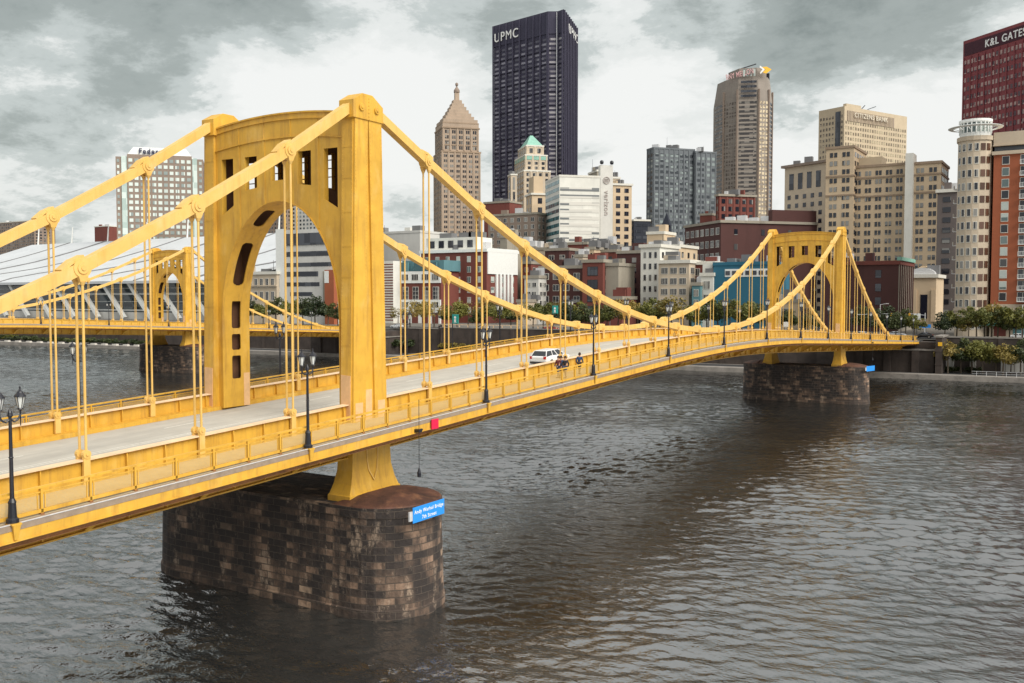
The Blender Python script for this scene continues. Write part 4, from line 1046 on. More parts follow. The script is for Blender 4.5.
# --- small stepped tower with the green roof
def green_roof_tower():
    D = 770
    c = corners(512, 524, 550.5, D=D, th=-44); b = Building('skyscraper', 'pale stepped tower with pointed green copper roof in front of the dark steel tower', 'skyscraper', c[1], W['cream'])
    q = [Vector(p) for p in c]; ce = sum(q, Vector((0, 0)))/4; sh = lambda f: [tuple(ce+(p-ce)*f) for p in q]
    zt = [top_z(c[1], y) for y in (171, 155, 145, 141)]; fs = [1, .84, .66]; z = STZ
    for f, z1 in zip(fs, zt):
        s_ = sh(f); b.mass(s_, z, z1, .35)
        for a_, c_ in ((0, 1), (1, 2)): b.rows(s_[a_], s_[c_], z+.5 if z > STZ else STZ+3, z1, bay=5.2, floor=4.6, ww=.42, wh=.58, glass='glass', frame=None, pier=.4, mtop=1)
        z = z1
    r = MB(); s_ = [b.loc(p) for p in sh(.62)]; ap = b.loc(ce); zz_ = z-b.base
    rg = sh(.10); r.prism(s_, zz_+.02, top_z(c[1], 133)-b.base, poly1=[b.loc(p) for p in rg]); r.build('roof', M['copper'], b.e)
    for f, zc in ((.86, zt[1]),):
        k = MB(); s2 = [b.loc(p) for p in sh(.845)]; k.prism(offset_poly(s2, .2), zc-b.base-4, zc-b.base-1.2); k.build('copper_band', M['copper'], b.e)
    b.done()
    w_ = simple('office_building', 'low pale wing with tall dark windows left of the green roofed tower', 'building', (508, 511, 517), 175, 'cream', th=-44, D=765, spec=dict(bay=5, floor=12, ww=.5, wh=.85, frame=None)); w_.done()
green_roof_tower()
b = simple('office_building', 'tan stone block with tall windows just left of the white glass office', 'building', (526, 532, 548), 194, 'buff', th=-44, D=600, spec=dict(bay=6, floor=6, ww=.3, wh=.6, glass='glassdark', frame=None), cornice=.8); box_on(b, (.15, .95), 0, 177, W['buff'], 'penthouse'); b.done()

# --- white banded glass office
def white_office():
    c = corners(545.5, 559.5, 600, D=520, th=-46); zt = top_z(c[1], 176)
    b = Building('office_building', 'white office block with mirror glass bands beside the plain grey slab', 'building', c[1], W['white']); b.mass(c, STZ, zt, .2)
    b.bands(c[0], c[1], top_z(c[1], 250), zt, floor=4.0, wh=.5, glass='glassteal'); b.bands(c[1], c[2], top_z(c[1], 250), zt-4, floor=4.0, wh=.5, glass='glassmirror')
    b.rows(c[1], c[2], STZ+20, top_z(c[1], 250), bay=7, floor=9, ww=.6, wh=.5); b.done()
M['glassmirror'] = glassmat('mirror_glass', (.16, .17, .175), (.62, .60, .55), cell=(16, 9, 3.9), thr=.42, rough=.15)
white_office()
# --- plain slab with vertical lettering
b = simple('tower_slab', 'blank pale grey slab tower with faint vertical lettering', 'tower', (598.5, 600.5, 613), 166, 'concrete', th=-44, D=540, cornice=0); b.done()
cc = [Vector(p) for p in b.c]; d_ = (cc[2]-cc[1]).normalized(); nr = Vector((d_.y, -d_.x)); p_ = b.loc(cc[1]+d_*2.6+nr*.2)
M['faint'] = mat('faint_letters', (.38, .33, .31), .6, var=.1)
t_ = text_obj('verizon', 4.2, M['faint'], b.e, (p_[0]-d_.x*.2, p_[1]-d_.y*.2, top_z(b.c[1], 191)-b.base), 0, depth=.2)
t_.rotation_euler = (Matrix(((0, -1, 0), (1, 0, 0), (0, 0, 1))).to_3x3()).to_euler()
rm = Matrix((( 0, d_.x, nr.x), (0, d_.y, nr.y), (-1, 0, 0))); t_.rotation_euler = rm.to_euler()
rg = MB(); ctr = cc[1]+d_*3.6+nr*.25; lp = b.loc(ctr); zc = top_z(b.c[1], 181)-b.base
for i in range(20):
    a0, a1 = 2*math.pi*i/20, 2*math.pi*(i+1)/20
    rg.bar((lp[0]+d_.x*1.9*math.cos(a0), lp[1]+d_.y*1.9*math.cos(a0), zc+1.9*math.sin(a0)), (lp[0]+d_.x*1.9*math.cos(a1), lp[1]+d_.y*1.9*math.cos(a1), zc+1.9*math.sin(a1)), .3, .35)
for zq in (-.7, 0, .7): rg.bar((lp[0]-d_.x*1.2, lp[1]-d_.y*1.2, zc+zq), (lp[0]+d_.x*1.2, lp[1]+d_.y*1.2, zc+zq), .3, .3)
rg.build('round_emblem', M['faint'], b.e)
for t in (.1, .9):
    for q in (0,):
        pp = b.loc(cc[1]+d_*(cc[2]-cc[1]).length*t); s_ = MB(); s_.lathe([(0, 0), (.9, .3), (1.1, 1.2), (.9, 2.1), (0, 2.5)], pp[0], pp[1], 12); o = s_.build('roof_dish', M['black'], b.e, loc=(0, 0, b.zt-b.base+.3))
simple('office_building', 'grey wing behind the blank slab, with mast on its roof', 'building', (588.5, 597, 601), 171, 'grime', th=-44, D=570).done()
simple('office_building', 'small pale block peeking out right of the blank slab top', 'building', (611, 613, 620), 178, 'cream', th=-44, D=600).done()
simple('office_building', 'narrow tan office tower with tall top windows right of the blank slab', 'building', (611.5, 613, 631.8), 184.5, 'buff', th=-44, D=560, spec=dict(bay=4.2, floor=4.6, ww=.5, wh=.55, glass='glassdark', frame=None), cornice=.7).done()
simple('office_building', 'dark navy glass block between the tan tower and the grey office slab', 'building', (630, 634, 650), 220, 'navy', th=-44, D=640, spec=dict(bay=5, floor=4, ww=.8, wh=.45, glass='glassdark', frame=None)).done()
# --- grey office slab in two steps
b = simple('office_building', 'broad grey office slab with rows of small windows, taller left half', 'building', (647, 653.7, 694.7), 148.6, 'grey', th=-40, D=650, cornice=.2, trim='grey',
    spec=dict(bay=3.2, floor=3.75, ww=.62, wh=.55, glass='glassgrey', frame=None, pier=.35))if False else None
M['glassgrey'] = glassmat('grey_office_glass', (.03, .036, .045), (.24, .28, .28), cell=(3.4, 3.4, 3.75), thr=.62)
simple('office_building', 'broad grey office slab with a grid of small windows, left half', 'building', (647, 653.7, 694.7), 148.6, 'grey', th=-40, D=650, cornice=.25, trim='grey',
    spec=dict(bay=3.4, floor=3.75, ww=.60, wh=.52, glass='glassgrey', frame=None, pier=.35, mtop=3)).done()
simple('office_building', 'slightly lower right half of the grey office slab, left of the bronze tower', 'building', (694, 695.5, 716.5), 152.5, 'grey', th=-40, D=657, cornice=.25, trim='grey',
    spec=dict(bay=3.4, floor=3.75, ww=.60, wh=.52, glass='glassgrey', frame=None, pier=.35, mtop=3)).done()

# --- bronze skyscraper with chamfered corners
def bronze_tower():
    D = 860; r = ray(745, 296); f2 = Vector((FW.x, FW.y, 0)).normalized(); ce = CAM+Vector((r.x, r.y, 0))*(D/r.dot(f2)); ce = Vector((ce.x, ce.y))
    b = Building('skyscraper', 'bronze skyscraper with slanted crown and MELLON letters on its roof edge', 'skyscraper', tuple(ce), W['bronze'])
    k = D/FOC; lat = Vector((RT.x, RT.y)); dp = Vector((-lat.y, lat.x))
    def P_(px, depth): return ce+lat*((px-745)*k)+dp*depth
    hs = [P_(716.7, 18), P_(721.5, 2), P_(732.5, -10), P_(752.6, -13), P_(763.5, -10), P_(770.5, 2), P_(774.7, 14), P_(772, 32), P_(720, 36)]
    zsh = top_z(tuple(P_(740, -10)), 101); zt = top_z(tuple(P_(740, -10)), 71)
    q = [b.loc(p) for p in hs]; b.wall.prism(q, 0, zsh-b.base)
    # crown: sloping in on the sides, level centre bay
    up = [P_(719.5, 17), P_(724.0, 2), P_(733.8, -9.4), P_(751.8, -12.4), P_(762, -9.4), P_(767.5, 2), P_(770.5, 14), P_(768, 31), P_(723, 33)]
    b.wall.prism(q, zsh-b.base, top_z(tuple(P_(740, -10)), 80)-b.base, poly1=[b.loc(p) for p in up])
    cr = [P_(728, 8), P_(734.5, -8.9), P_(751, -11.9), P_(761, -8.9), P_(764, 8), P_(757, 24), P_(733, 24)]
    b.wall.prism([b.loc(p) for p in cr], top_z(tuple(P_(740, -10)), 80)-b.base, zt-b.base)
    z0, z1 = STZ+40, zsh
    for i, j, g, ww, bay in ((1, 2, 'glassbr', .62, 2.6), (3, 4, 'glassgold2', .70, 2.9), (5, 6, 'glassbr', .5, 3)):
        b.rows(hs[i], hs[j], z0, z1, bay=bay, floor=3.9, ww=ww, wh=.60, glass=g, frame=None, m0=.5)
    b.bands(hs[2], hs[3], z0, z1, floor=3.9, wh=.55, glass='glassbandbr', m0=1.6); b.bands(hs[0], hs[1], z0, z1, floor=3.9, wh=.55, glass='glassbandbr', m0=.8); b.bands(hs[4], hs[5], z0, z1, floor=3.9, wh=.6, glass='glassdark', m0=.5)
    for px in (721.8, 732.3, 752.8, 763.3, 770.3):
        dd0 = {721.8: 1.0, 732.3: -10.4, 752.8: -13.4, 763.3: -10.4, 770.3: 1.4}[px]; q0 = b.loc(P_(px, dd0)); k_ = MB(); k_.box(q0[0]-.7, q0[0]+.7, q0[1]-.7, q0[1]+.7, 0, z1-b.base+8); k_.build('corner_pier', W['brown'], b.e)
    zu = top_z(tuple(P_(740, -10)), 80)
    d3 = hs[3]-hs[2]
    b.bands(P_(734.2, -11.7), P_(751.2, -14.4), zsh, zu-1, floor=3.9, wh=.5, glass='glassdark', m0=1)
    b.rows(P_(736, -12), P_(750, -14.4), zu-.5, zu+8, nfix=4, floor=7, ww=.6, wh=.8, glass='glasspale', frame=None, mtop=.5)
    e = b.done()
    a_, c_ = P_(724, 2), P_(746, -13.5)
    d_ = (c_-a_).normalized()
    m = MB(); 
    t = face_text(b, P_(722.5, -6), P_(747, -15), 0, zt-9.5, 'BNY MELLON', 6.6, M['mellon'], .5, sx=.56)
    t.rotation_euler = (math.pi/2, -.16, t.rotation_euler.z)
    # arrow emblem: three plates
    def plate(px0, px1, y0, y1, m, pts, nm):
        k_ = MB(); pp = []
        for fx, fy in pts:
            p = P_(px0+(px1-px0)*fx, -15); l = b.loc(p); z = top_z(tuple(P_(755, -13)), y0+(y1-y0)*fy)-b.base; pp.append((l[0], l[1], z))
        n2 = Vector((-dp.x, -dp.y, 0))*.6; pq = [tuple(Vector(p)+n2) for p in pp]
        n = len(pp); o = len(k_.v); k_.v += pp+pq
        for i in range(n): k_.f.append((o+i, o+(i+1) % n, o+n+(i+1) % n, o+n+i)); k_.m.append(0)
        k_.f.append(tuple(range(o, o+n))); k_.m.append(0); k_.f.append(tuple(range(o+n, o+2*n))); k_.m.append(0)
        k_.build(nm, m, b.e)
    plate(754.5, 764, 69, 77, M['gold'], [(0, .2), (.5, .15), (1, .5), (.45, 1), (.1, .85), (.4, .5)], 'arrow_emblem')
    plate(752.5, 757.5, 69, 77.5, M['letters'], [(0, 0), (1, .45), (.15, 1), (.1, .8), (.55, .45), (0, .25)], 'arrow_emblem')
    tp = P_(745, -2); l = b.loc(tp); c2 = MB(); c2.bar((l[0]-9*lat.x, l[1]-9*lat.y, zt-b.base+.5), (l[0]+7*lat.x, l[1]+7*lat.y, zt-b.base+5.5), .9, .9); c2.build('roof_crane', M['black'], b.e)
    c2 = MB(); l = b.loc(P_(766.5, 6)); c2.prism([(l[0]-1.6, l[1]-1), (l[0]+1.6, l[1]-1), (l[0]+1.6, l[1]+1), (l[0]-1.6, l[1]+1)], zt-b.base-8, zt-b.base-1); c2.build('roof_vent', M['black'], b.e)
M['glassbr'] = glassmat('brown_tower_glass', (.12, .10, .085), (.26, .225, .19), cell=(2.6, 2.6, 3.9), thr=.5, rough=.25); M['glassbandbr'] = glassmat('brown_band_glass', (.035, .03, .03), (.20, .18, .16), cell=(4, 4, 3.9), thr=.72, rough=.2); M['mellon'] = mat('sign_letters_pink', (.72, .42, .42), .5, var=.05); M['gold'] = mat('emblem_gold', (.85, .48, .03), .5, var=.05)
M['glassgold2'] = glassmat('sunlit_bronze_glass', (.30, .235, .16), (.66, .55, .38), cell=(2.7, 2.7, 3.9), thr=.35, rough=.2)
bronze_tower()
# --- brown office tower with sign
def bank_tower():
    c = corners(818, 843.5, 906, D=640, th=-25); zt = top_z(c[1], 108)
    b = Building('skyscraper', 'tan grid office tower with CITIZENS BANK lettering under the roof', 'skyscraper', c[1], W['bronzelight']); b.c = c; b.zt = zt; b.mass(c, STZ, zt, 0)
    b.rows(c[1], c[2], STZ+60, zt-8, bay=2.6, floor=3.6, ww=.52, wh=.55, glass='glassbank', frame=None, mtop=.5)
    b.rows(c[0], c[1], STZ+60, zt-4, bay=2.4, floor=3.6, ww=.5, wh=.5, glass='glassgold', frame=None, mtop=.5)
    A, B, C = [Vector(p) for p in c[:3]]; u = (B-A).normalized(); v = (C-B).normalized()
    k = MB(); q = [b.loc(p) for p in (B-u*7+(-v)*.3, B-u*3+(-v)*.3, B-u*3, B-u*7)]; k.prism(q, 0, zt-b.base-3); k.build('service_slot', M['glassdark'], b.e)
    L = (C-B).length; nr = Vector((v.y, -v.x)); k = MB(); k.prism([b.loc(p) for p in (B+v*3, B+v*3+nr*.25, B+v*(L*.78)+nr*.25, B+v*(L*.78))], zt-b.base-9.5, zt-b.base-2.6); k.build('louvre_band', W['brown'], b.e)
    for i in range(34):
        t = 3.5+i*(L*.78-4)/34; q = MB(); q.prism([b.loc(p) for p in (B+v*t, B+v*t+nr*.45, B+v*(t+.5)+nr*.45, B+v*(t+.5))], zt-b.base-9.5, zt-b.base-2.6); q.build('louvre', W['bronzelight'], b.e)
    face_text(b, c[1], c[2], 9, zt-6.6, 'CITIZENS BANK', 4.4, M['banklet'], .4, sx=1.05, off=1.2)
    q = [b.loc(p) for p in (B-u*3+v*2, B+v*2+u*0, B+v*18, B-u*3+v*18)]; k = MB(); k.prism(offset_poly(q, -.2), zt-b.base+.05, zt-b.base+2.0); k.build('penthouse', W['bronzelight'], b.e)
    q = b.loc(B+v*22-u*4); k = MB(); k.bar((q[0], q[1], zt-b.base), (q[0]+5*v.x, q[1]+5*v.y, zt-b.base+4), .4, .4); k.bar((q[0]+8*v.x, q[1]+8*v.y, zt-b.base+1.5), (q[0]+17*v.x, q[1]+17*v.y, zt-b.base+4.5), .4, .4); k.build('roof_crane', M['black'], b.e)
    b.done()
M['glassbank'] = glassmat('bank_tower_glass', (.16, .125, .085), (.42, .36, .24), cell=(3, 3, 3.6), thr=.6, rough=.2)
bank_tower()
# --- old tan hotel towers at the right
S_ = dict(bay=4.3, floor=3.75, ww=.58, wh=.54, pair=1, glass='glass', frame=None)
b = simple('office_building', 'older tan block with arcaded top floor, left of the big tan hotel', 'building', (785, 826, 834), 161.5, 'cream', th=-26, D=430, cornice=1.3, trim='brown',
    spec=dict(bay=3.9, floor=3.9, ww=.40, wh=.5, glass='glassdark', frame=None, mtop=13)); 
b.rows(b.c[0], b.c[1], b.zt-12.5, b.zt-1, bay=4.6, floor=10, ww=.5, wh=.78, glass='glassdark', frame=None, mtop=2, m0=1.5); b.done()
def tan_hotel():
    Yf = 395
    b = Building('hotel', 'big tan stone hotel of three stepped blocks with rows of paired windows', 'building', tuple(on_y(Yf, 870, 296).xy), W['buff'])
    b.trimm = W['brown2']
    def blk(xl, xc, xr, yt, Y, dep, belts, sp=S_):
        c = corners(xl, xc, xr, Yf=Y, dep=dep); z = top_z(c[1], yt); b.mass(c, STZ, z, .4, .8); b.rows(c[0], c[1], STZ+3, z, belt=[top_z(c[1], y) for y in belts], **sp)
        b.rows(c[1], c[2], STZ+3, z, belt=[top_z(c[1], y) for y in belts], **sp); return c, z
    blk(824.3, 852, None, 147, Yf-4, 26, (196, 177)); c, z = blk(850, 904.5, None, 164, Yf, 24, (177, 196))
    k = MB(); q = [b.loc(p) for p in corners(853, 880, None, Yf=Yf+6, dep=10)]; k.prism(q, z-b.base, z-b.base+4.5); k.build('penthouse', W['bronzelight'], b.e)
    b.done()
    b2 = Building('hotel', 'narrow tan tower right of the white strip, last block of the tan group', 'building', tuple(on_y(Yf, 925, 296).xy), W['buff']); b2.trimm = W['brown2']
    c = corners(910.5, 939, None, Yf=Yf-2, dep=24); z = top_z(c[1], 162); b2.mass(c, STZ, z, .45, .8); 
    for i in (0, 1): b2.rows(c[i], c[i+1], STZ+3, z, belt=[top_z(c[1], y) for y in (175, 193)], **S_)
    b2.done()
    b3 = Building('tower_slab', 'thin blank white strip tower wedged between the tan hotel blocks', 'tower', tuple(on_y(Yf-5, 907, 296).xy), W['white'])
    c = corners(903.2, 911, None, Yf=Yf-5, dep=9); b3.mass(c, STZ, top_z(c[1], 154), 0); b3.done()
tan_hotel()
# --- red granite tower at the top right
def red_tower():
    c = corners(963, 1110, 1112, D=345, th=-40, dep=40, yr=60); zt = top_z(c[0], 45); zB = zt
    b = Building('skyscraper', 'deep red granite tower with white K&L GATES letters, top right corner', 'skyscraper', c[0], W['redgranite']); b.mass(c, STZ, zt, 0)
    A, B = Vector(c[0]), Vector(c[1]); u = (B-A).normalized(); L = (B-A).length
    b.rows(c[0], c[1], STZ+30, zt-7.2, bay=1.9, floor=3.7, ww=.62, wh=.5, glass='glassred', frame=None, mtop=.4, m0=.4)
    nr = Vector((u.y, -u.x))
    for i in range(int(L/3.8)):
        t = .4+i*3.8; q = MB(); q.prism([b.loc(p) for p in (A+u*t, A+u*t+nr*.4, A+u*(t+.55)+nr*.4, A+u*(t+.55))], 20, zt-b.base-7.2); q.build('mullion', W['redgranite'], b.e)
    k = MB(); k.prism([b.loc(p) for p in (A+u*.8, A+u*.8+nr*.15, A+u*(L-.5)+nr*.15, A+u*(L-.5))], zt-b.base-6.6, zt-b.base-1.4); k.build('sign_band', W['navydark'], b.e)
    face_text(b, c[0], c[1], 12.2, zt-5.6, 'K&L GATES', 4.3, M['letters'], .3, sx=.88, off=.35)
    b.done()
W['navydark'] = wallmat('facade_sign_band', (.05, .012, .022)); M['glassred'] = glassmat('red_tower_glass', (.05, .012, .022), (.34, .22, .20), cell=(1.9, 1.9, 3.7), thr=.55, rough=.25)
red_tower()

# --- round-cornered apartment tower and its red brick wing
def apartments():
    Y = 228
    c = corners(956.3, 991, None, Yf=Y, dep=20, yr=150); zt = top_z(c[1], 136.5); r = (c[1][0]-c[0][0])/2; ce = Vector(((c[0][0]+c[1][0])/2, Y+r*.9))
    b = Building('apartment_tower', 'cream apartment tower with rounded corner and white saucer crown', 'building', tuple(ce), W['cream']); b.trimm = W['cream']
    n = 8; ring = [(ce.x+r*math.cos(math.pi+math.pi*i/n), ce.y+r*math.sin(math.pi+math.pi*i/n)*.9) for i in range(n+1)]
    poly = ring+[(c[1][0], Y+22), (c[0][0], Y+22)]
    b.wall.prism([b.loc(p) for p in poly], 0, zt-b.base); b.trim.prism(offset_poly([b.loc(p) for p in poly], .35), zt-b.base-.9, zt-b.base+.2)
    zg = top_z(c[1], 310)
    b.trim.prism(offset_poly([b.loc(p) for p in poly], .3), zg-b.base-.3, zg-b.base+.3)
    for i in range(1, n-1):
        b.rows(ring[i], ring[i+1], zg, zt, nfix=1, floor=3.3, ww=.52 if i < 5 else .8, wh=.52, mtop=1.0, m0=.05, glass='glass' if i < 5 else 'glassbrown', frame='trimwhite' if i < 5 else None, mull=0)
        b.rows(ring[i], ring[i+1], STZ+1, zg, nfix=1, floor=4, ww=.45, wh=.6, mtop=.5, m0=.1, glass='glassdark')
    b.done()
    zc = zt-b.base; cr = MB(); rr = r*.93; cx, cy = b.loc(ce)
    cr.lathe([(rr, zc+.2), (rr, zc+1.2), (rr*.96, zc+1.2)], cx, cy, 28); cr.lathe([(rr+.02, zc+3.7), (rr+.25, zc+4.0), (rr+.25, zc+4.6), (0, zc+4.9)], cx, cy, 28)
    cr.build('crown', M['white'], b.e, smooth=False)
    for i in range(22):
        a = 2*math.pi*i/22; q = MB(); x, y = cx+rr*math.cos(a), cy+rr*math.sin(a); q.tube((x, y, zc+1.0), (x, y, zc+3.9), .16, n=6); q.build('crown_column', M['white'], b.e)
    gl = MB(); gl.lathe([(rr*.93, zc+.2), (rr*.93, zc+3.8)], cx, cy, 28); gl.build('crown_glazing', M['glasspale'], b.e)
    sa = MB(); sa.lathe([(r*1.30, zc+2.45), (r*1.60, zc+2.6), (r*1.62, zc+2.72), (r*1.58, zc+2.8), (r*1.30, zc+2.6), (r*1.30, zc+2.45)], cx, cy, 36); sa.build('saucer_canopy', M['white'], b.e)
    for i in range(14):
        a = 2*math.pi*i/14; q = MB(); q.bar((cx+rr*math.cos(a), cy+rr*math.sin(a), zc+1.9), (cx+r*1.34*math.cos(a), cy+r*1.34*math.sin(a), zc+2.5), .14, .14); q.build('canopy_strut', M['white'], b.e)
    for zb in range(9):
        z = zg-b.base+2+zb*((zt-zg)/12)
        q = MB(); x, y = cx-r-.02, cy+2; q.box(x-1.0, x, y-1, y+1.4, z, z+.15); q.box(x-1.0, x-.93, y-1, y+1.4, z+.15, z+1.1); q.build('balcony', M['zinc'], b.e)
    # brick wing
    X0 = on_y(Y+2, 990.5, 296).x; w = Building('apartment_building', 'red brick apartment wing with white balconies at the right edge', 'building', (X0, Y+2), W['orangebrick'])
    X1 = X0+44; z5 = top_z((X0+5, Y+2), 155); z4 = top_z((X0+5, Y+2), 132); w.trimm = W['cream']
    w.wall.box(0, X1-X0, 0, 22, zg-w.base+1.5, z5-w.base); w.trim.box(-.4, X1-X0, -.6, 22, z5-w.base, z5-w.base+.9)
    k = MB(); k.box(-.2, X1-X0, .8, 20, z5-w.base+2.7, z4-w.base); k.box(-.3, X1-X0, .3, 20, z5-w.base+2.4, z5-w.base+2.7); k.build('penthouse', W['cream'], w.e)
    k = MB(); k.box(0, X1-X0, 1.6, 20, z5-w.base+.91, z5-w.base+2.39); k.build('penthouse_windows', M['glassdark'], w.e)
    k = MB(); k.box(-.1, X1-X0, -.25, 22, 0, zg-w.base+1.49); k.build('ground_storey', W['cream'], w.e)
    nf = 13; f = (z5-zg-2)/nf
    x = 1.6
    for col, kind in enumerate(['w', 'b', 'b2', 'b', 'w', 'b', 'b2']):
        wd = {'w': 3.2, 'b': 4.4, 'b2': 4.4}[kind]
        for j in range(nf):
            z = zg-w.base+2+f*(j+.5)
            if kind == 'w': w.wins.append((window_mesh(1.5, 1.9, 'glasspale' if (j*7+col) % 3 else 'glass', 'trimwhite', 0), (x+wd/2-.4, -.005, z), 0))
            else:
                w.wins.append((window_mesh(wd-.9, f-.75, 'glassdark', 'trimwhite', 2), (x+wd/2, -.005, z), 0))
                q = MB(); q.box(x+.3, x+wd-.3, -1.3, -.18, z-f/2+.1, z-f/2+.28); q.box(x+.3, x+wd-.3, -1.3, -1.24, z-f/2+1.25, z-f/2+1.33)
                for i in range(12): xx = x+.3+(wd-.68)*i/11; q.box(xx, xx+.08, -1.29, -1.25, z-f/2+.28, z-f/2+1.25)
                q.build('balcony', M['white'], w.e)
        x += wd+1.0
        if kind != 'w': 
            q = MB(); q.box(x-1.0, x-.2, -.35, -.001, zg-w.base+1.6, z5-w.base-.05); q.build('pilaster', W['orangebrick'], w.e)
    w.done()
    # ground floor awning and door openings
    q = MB(); q.hexa([(-5, -2.0, 2.9), (8, -2.0, 2.9), (8, -.3, 2.9), (-5, -.3, 2.9), (-5, -1.6, 3.9), (8, -1.6, 3.9), (8, -.3, 4.4), (-5, -.3, 4.4)]); q.build('awning', W['greenawning'], w.e)
    for i in range(9):
        q = MB(); q.box(1+i*4.4, 3.8+i*4.4, -.32, -.252, .2, 2.9); q.build('shopfront', M['glassteal'] if i % 3 else W['brick'], w.e)
M['glassbrown'] = glassmat('recess_shade', (.075, .035, .022), (.12, .06, .04)); W['greenawning'] = wallmat('green_awning', (.02, .10, .075))
apartments()

# --- nearer blocks along the boulevard, right to left
simple('office_building', 'dark sooty office block in the gap left of the round cornered tower', 'building', (937.5, 957, None), 190, 'granite', Yf=330, dep=25, spec=dict(bay=3.6, floor=3.8, ww=.5, wh=.5, frame=None), cornice=.6).done()
b = simple('bank_building', 'low cream classical bank with small curved roof at the street corner', 'building', (912.5, 936.5, None), 275, 'buff', Yf=300, dep=18, spec=None, cornice=.7)
b.rows(b.c[0], b.c[1], STZ+2, b.zt-4, bay=3.2, floor=9, ww=.35, wh=.8, glass='glassdark', frame=None, pier=.5)
k = MB(); 
for i in range(8):
    a0, a1 = math.pi*i/8, math.pi*(i+1)/8; cx = (b.c[0][0]+b.c[1][0])/2-b.c[1][0]-1; rr = 4.2; z0 = b.zt-b.base+.3
    k.face([(cx+rr*math.cos(a0), 1, z0+2.2*math.sin(a0)), (cx+rr*math.cos(a1), 1, z0+2.2*math.sin(a1)), (cx+rr*math.cos(a1), 14, z0+2.2*math.sin(a1)), (cx+rr*math.cos(a0), 14, z0+2.2*math.sin(a0))])
k.face([(cx+rr*math.cos(math.pi*i/8), 1, z0+2.2*math.sin(math.pi*i/8)) for i in range(9)]); k.build('barrel_roof', M['zinc'], b.e); b.done()
b = simple('brick_building', 'dark red brick block with a pale pilastered side wall, behind the right bridge tower', 'building', (824, 899, 912.6), 261.5, 'darkbrick', Yf=252, cornice=.5, trim='brick',
    spec=dict(bay=9, floor=4.4, ww=.16, wh=.55, glass='glassdark', frame=None, skip=lambda i, j, n, nf: i < n-2), spec2=dict(bay=3.2, floor=4.2, ww=.5, wh=.6, glass='glass', frame=None, pier=.5))
A, B, C = [Vector(p) for p in b.c[:3]]; k = MB(); k.prism([b.loc(p) for p in (B, B+Vector((.2, 0)), C+Vector((.2, -.1)), C)], 0, b.zt-b.base+.2); k.build('side_wall', W['grime'], b.e)
k = MB(); k.prism([b.loc(p) for p in (B+Vector((-.5, -.3)), B+Vector((.9, -.3)), C+Vector((.9, 0)), C+Vector((-.5, 0)))], b.zt-b.base+.26, b.zt-b.base+1.3); k.build('copper_cornice', M['copper'], b.e); b.done()
b = simple('warehouse', 'big brown brick warehouse with pale window lintels above the blue building', 'warehouse', (685, 721, 830), 221, 'darkbrick', th=-42, D=420, cornice=.6, trim='grime',
    spec=dict(bay=4.6, floor=5.6, ww=.6, wh=.5, glass='glass', frame='trimwhite', mull=2), spec2=dict(bay=11, floor=6.5, ww=.12, wh=.4, glass='glass', frame=None))
A, B, C = [Vector(p) for p in b.c[:3]]; v = (C-B).normalized(); u = (B-A).normalized()
k = MB(); k.prism([b.loc(p) for p in (B+v*26-u*4, B+v*26-u*.5+u*0, B+v*60-u*.5, B+v*60-u*16)], b.zt-b.base+.3, b.zt-b.base+5.5); k.build('penthouse', W['darkbrick'], b.e)
for i in range(4):
    k = MB(); p = b.loc(B+v*(8+i*6)-u*6); k.box(p[0]-2, p[0]+2, p[1]-1.5, p[1]+1.5, b.zt-b.base+.27, b.zt-b.base+2.2+.8*(i % 2)); k.build('roof_unit', M['zinc'], b.e)
b.done()
b = simple('brick_building', 'brown brick block with a light colonnaded top floor, below the bronze tower', 'building', (716, 719, 755.5), 195, 'brick', th=-42, D=520, cornice=.7, trim='grime', spec=dict(bay=3.6, floor=4.2, ww=.5, wh=.6, frame=None, pier=.3)); b.done()
b = simple('blue_building', 'plain blue building with one white strip of windows seen through the bridge hangers', 'building', (713.5, 773, None), 262, 'blue', Yf=262, dep=20, cornice=.2, trim='blue')
zb = top_z(b.c[1], 268.5)-b.base; zb0 = top_z(b.c[1], 276.5)-b.base; W0 = b.c[1][0]-b.c[0][0]
k = MB(); k.box(-W0*.80, -W0*.02, -.12, -.003, zb0, zb); k.build('white_band', M['white'], b.e)
for i in range(7): put('window', window_mesh(1.5, 1.4, 'glassdark', None), b.e, (-W0*.75+i*W0*.112, -.12, (zb+zb0)/2))
k = MB(); k.box(-W0*.82, -W0*.68, 3, 9, b.zt-b.base+.3, b.zt-b.base+1.6); k.build('roof_unit', M['roofgrey'], b.e); b.done()
sp = dict(bay=3.4, floor=3.9, ww=.6, wh=.62, glass='glass', frame='trimwhite', mull=2)
simple('brick_building', 'small brick building left of the blue building, behind the bridge hangers', 'building', (689.5, 714.5, None), 262, 'brick', Yf=268, dep=14, spec=sp, cornice=.4).done()
simple('row_house', 'narrow white four storey front next to the blue building', 'building', (700.8, 713.2, None), 273.5, 'white', Yf=261, dep=10, spec=dict(bay=4.5, floor=4.0, ww=.62, wh=.55, mull=3), cornice=.4).done()
simple('office_building', 'cream loft building with three wide bays of windows', 'building', (658.6, 689.2, None), 260.5, 'cream', Yf=262, dep=16, spec=dict(nfix=3, floor=4.0, ww=.68, wh=.56, glass='glass', mull=3), cornice=.5).done()
simple('office_building', 'tall narrow white office with small windows at left of the cream loft', 'building', (640.8, 660, None), 244.8, 'white', Yf=272, dep=18, spec=dict(nfix=3, floor=3.9, ww=.42, wh=.5, frame=None), cornice=.6).done()
simple('office_building', 'stepped tan block rising behind the cream loft building', 'building', (659, 679, None), 245, 'buff', Yf=300, dep=20, spec=dict(bay=5, floor=4.4, ww=.3, wh=.5, frame=None), cornice=.5).done()
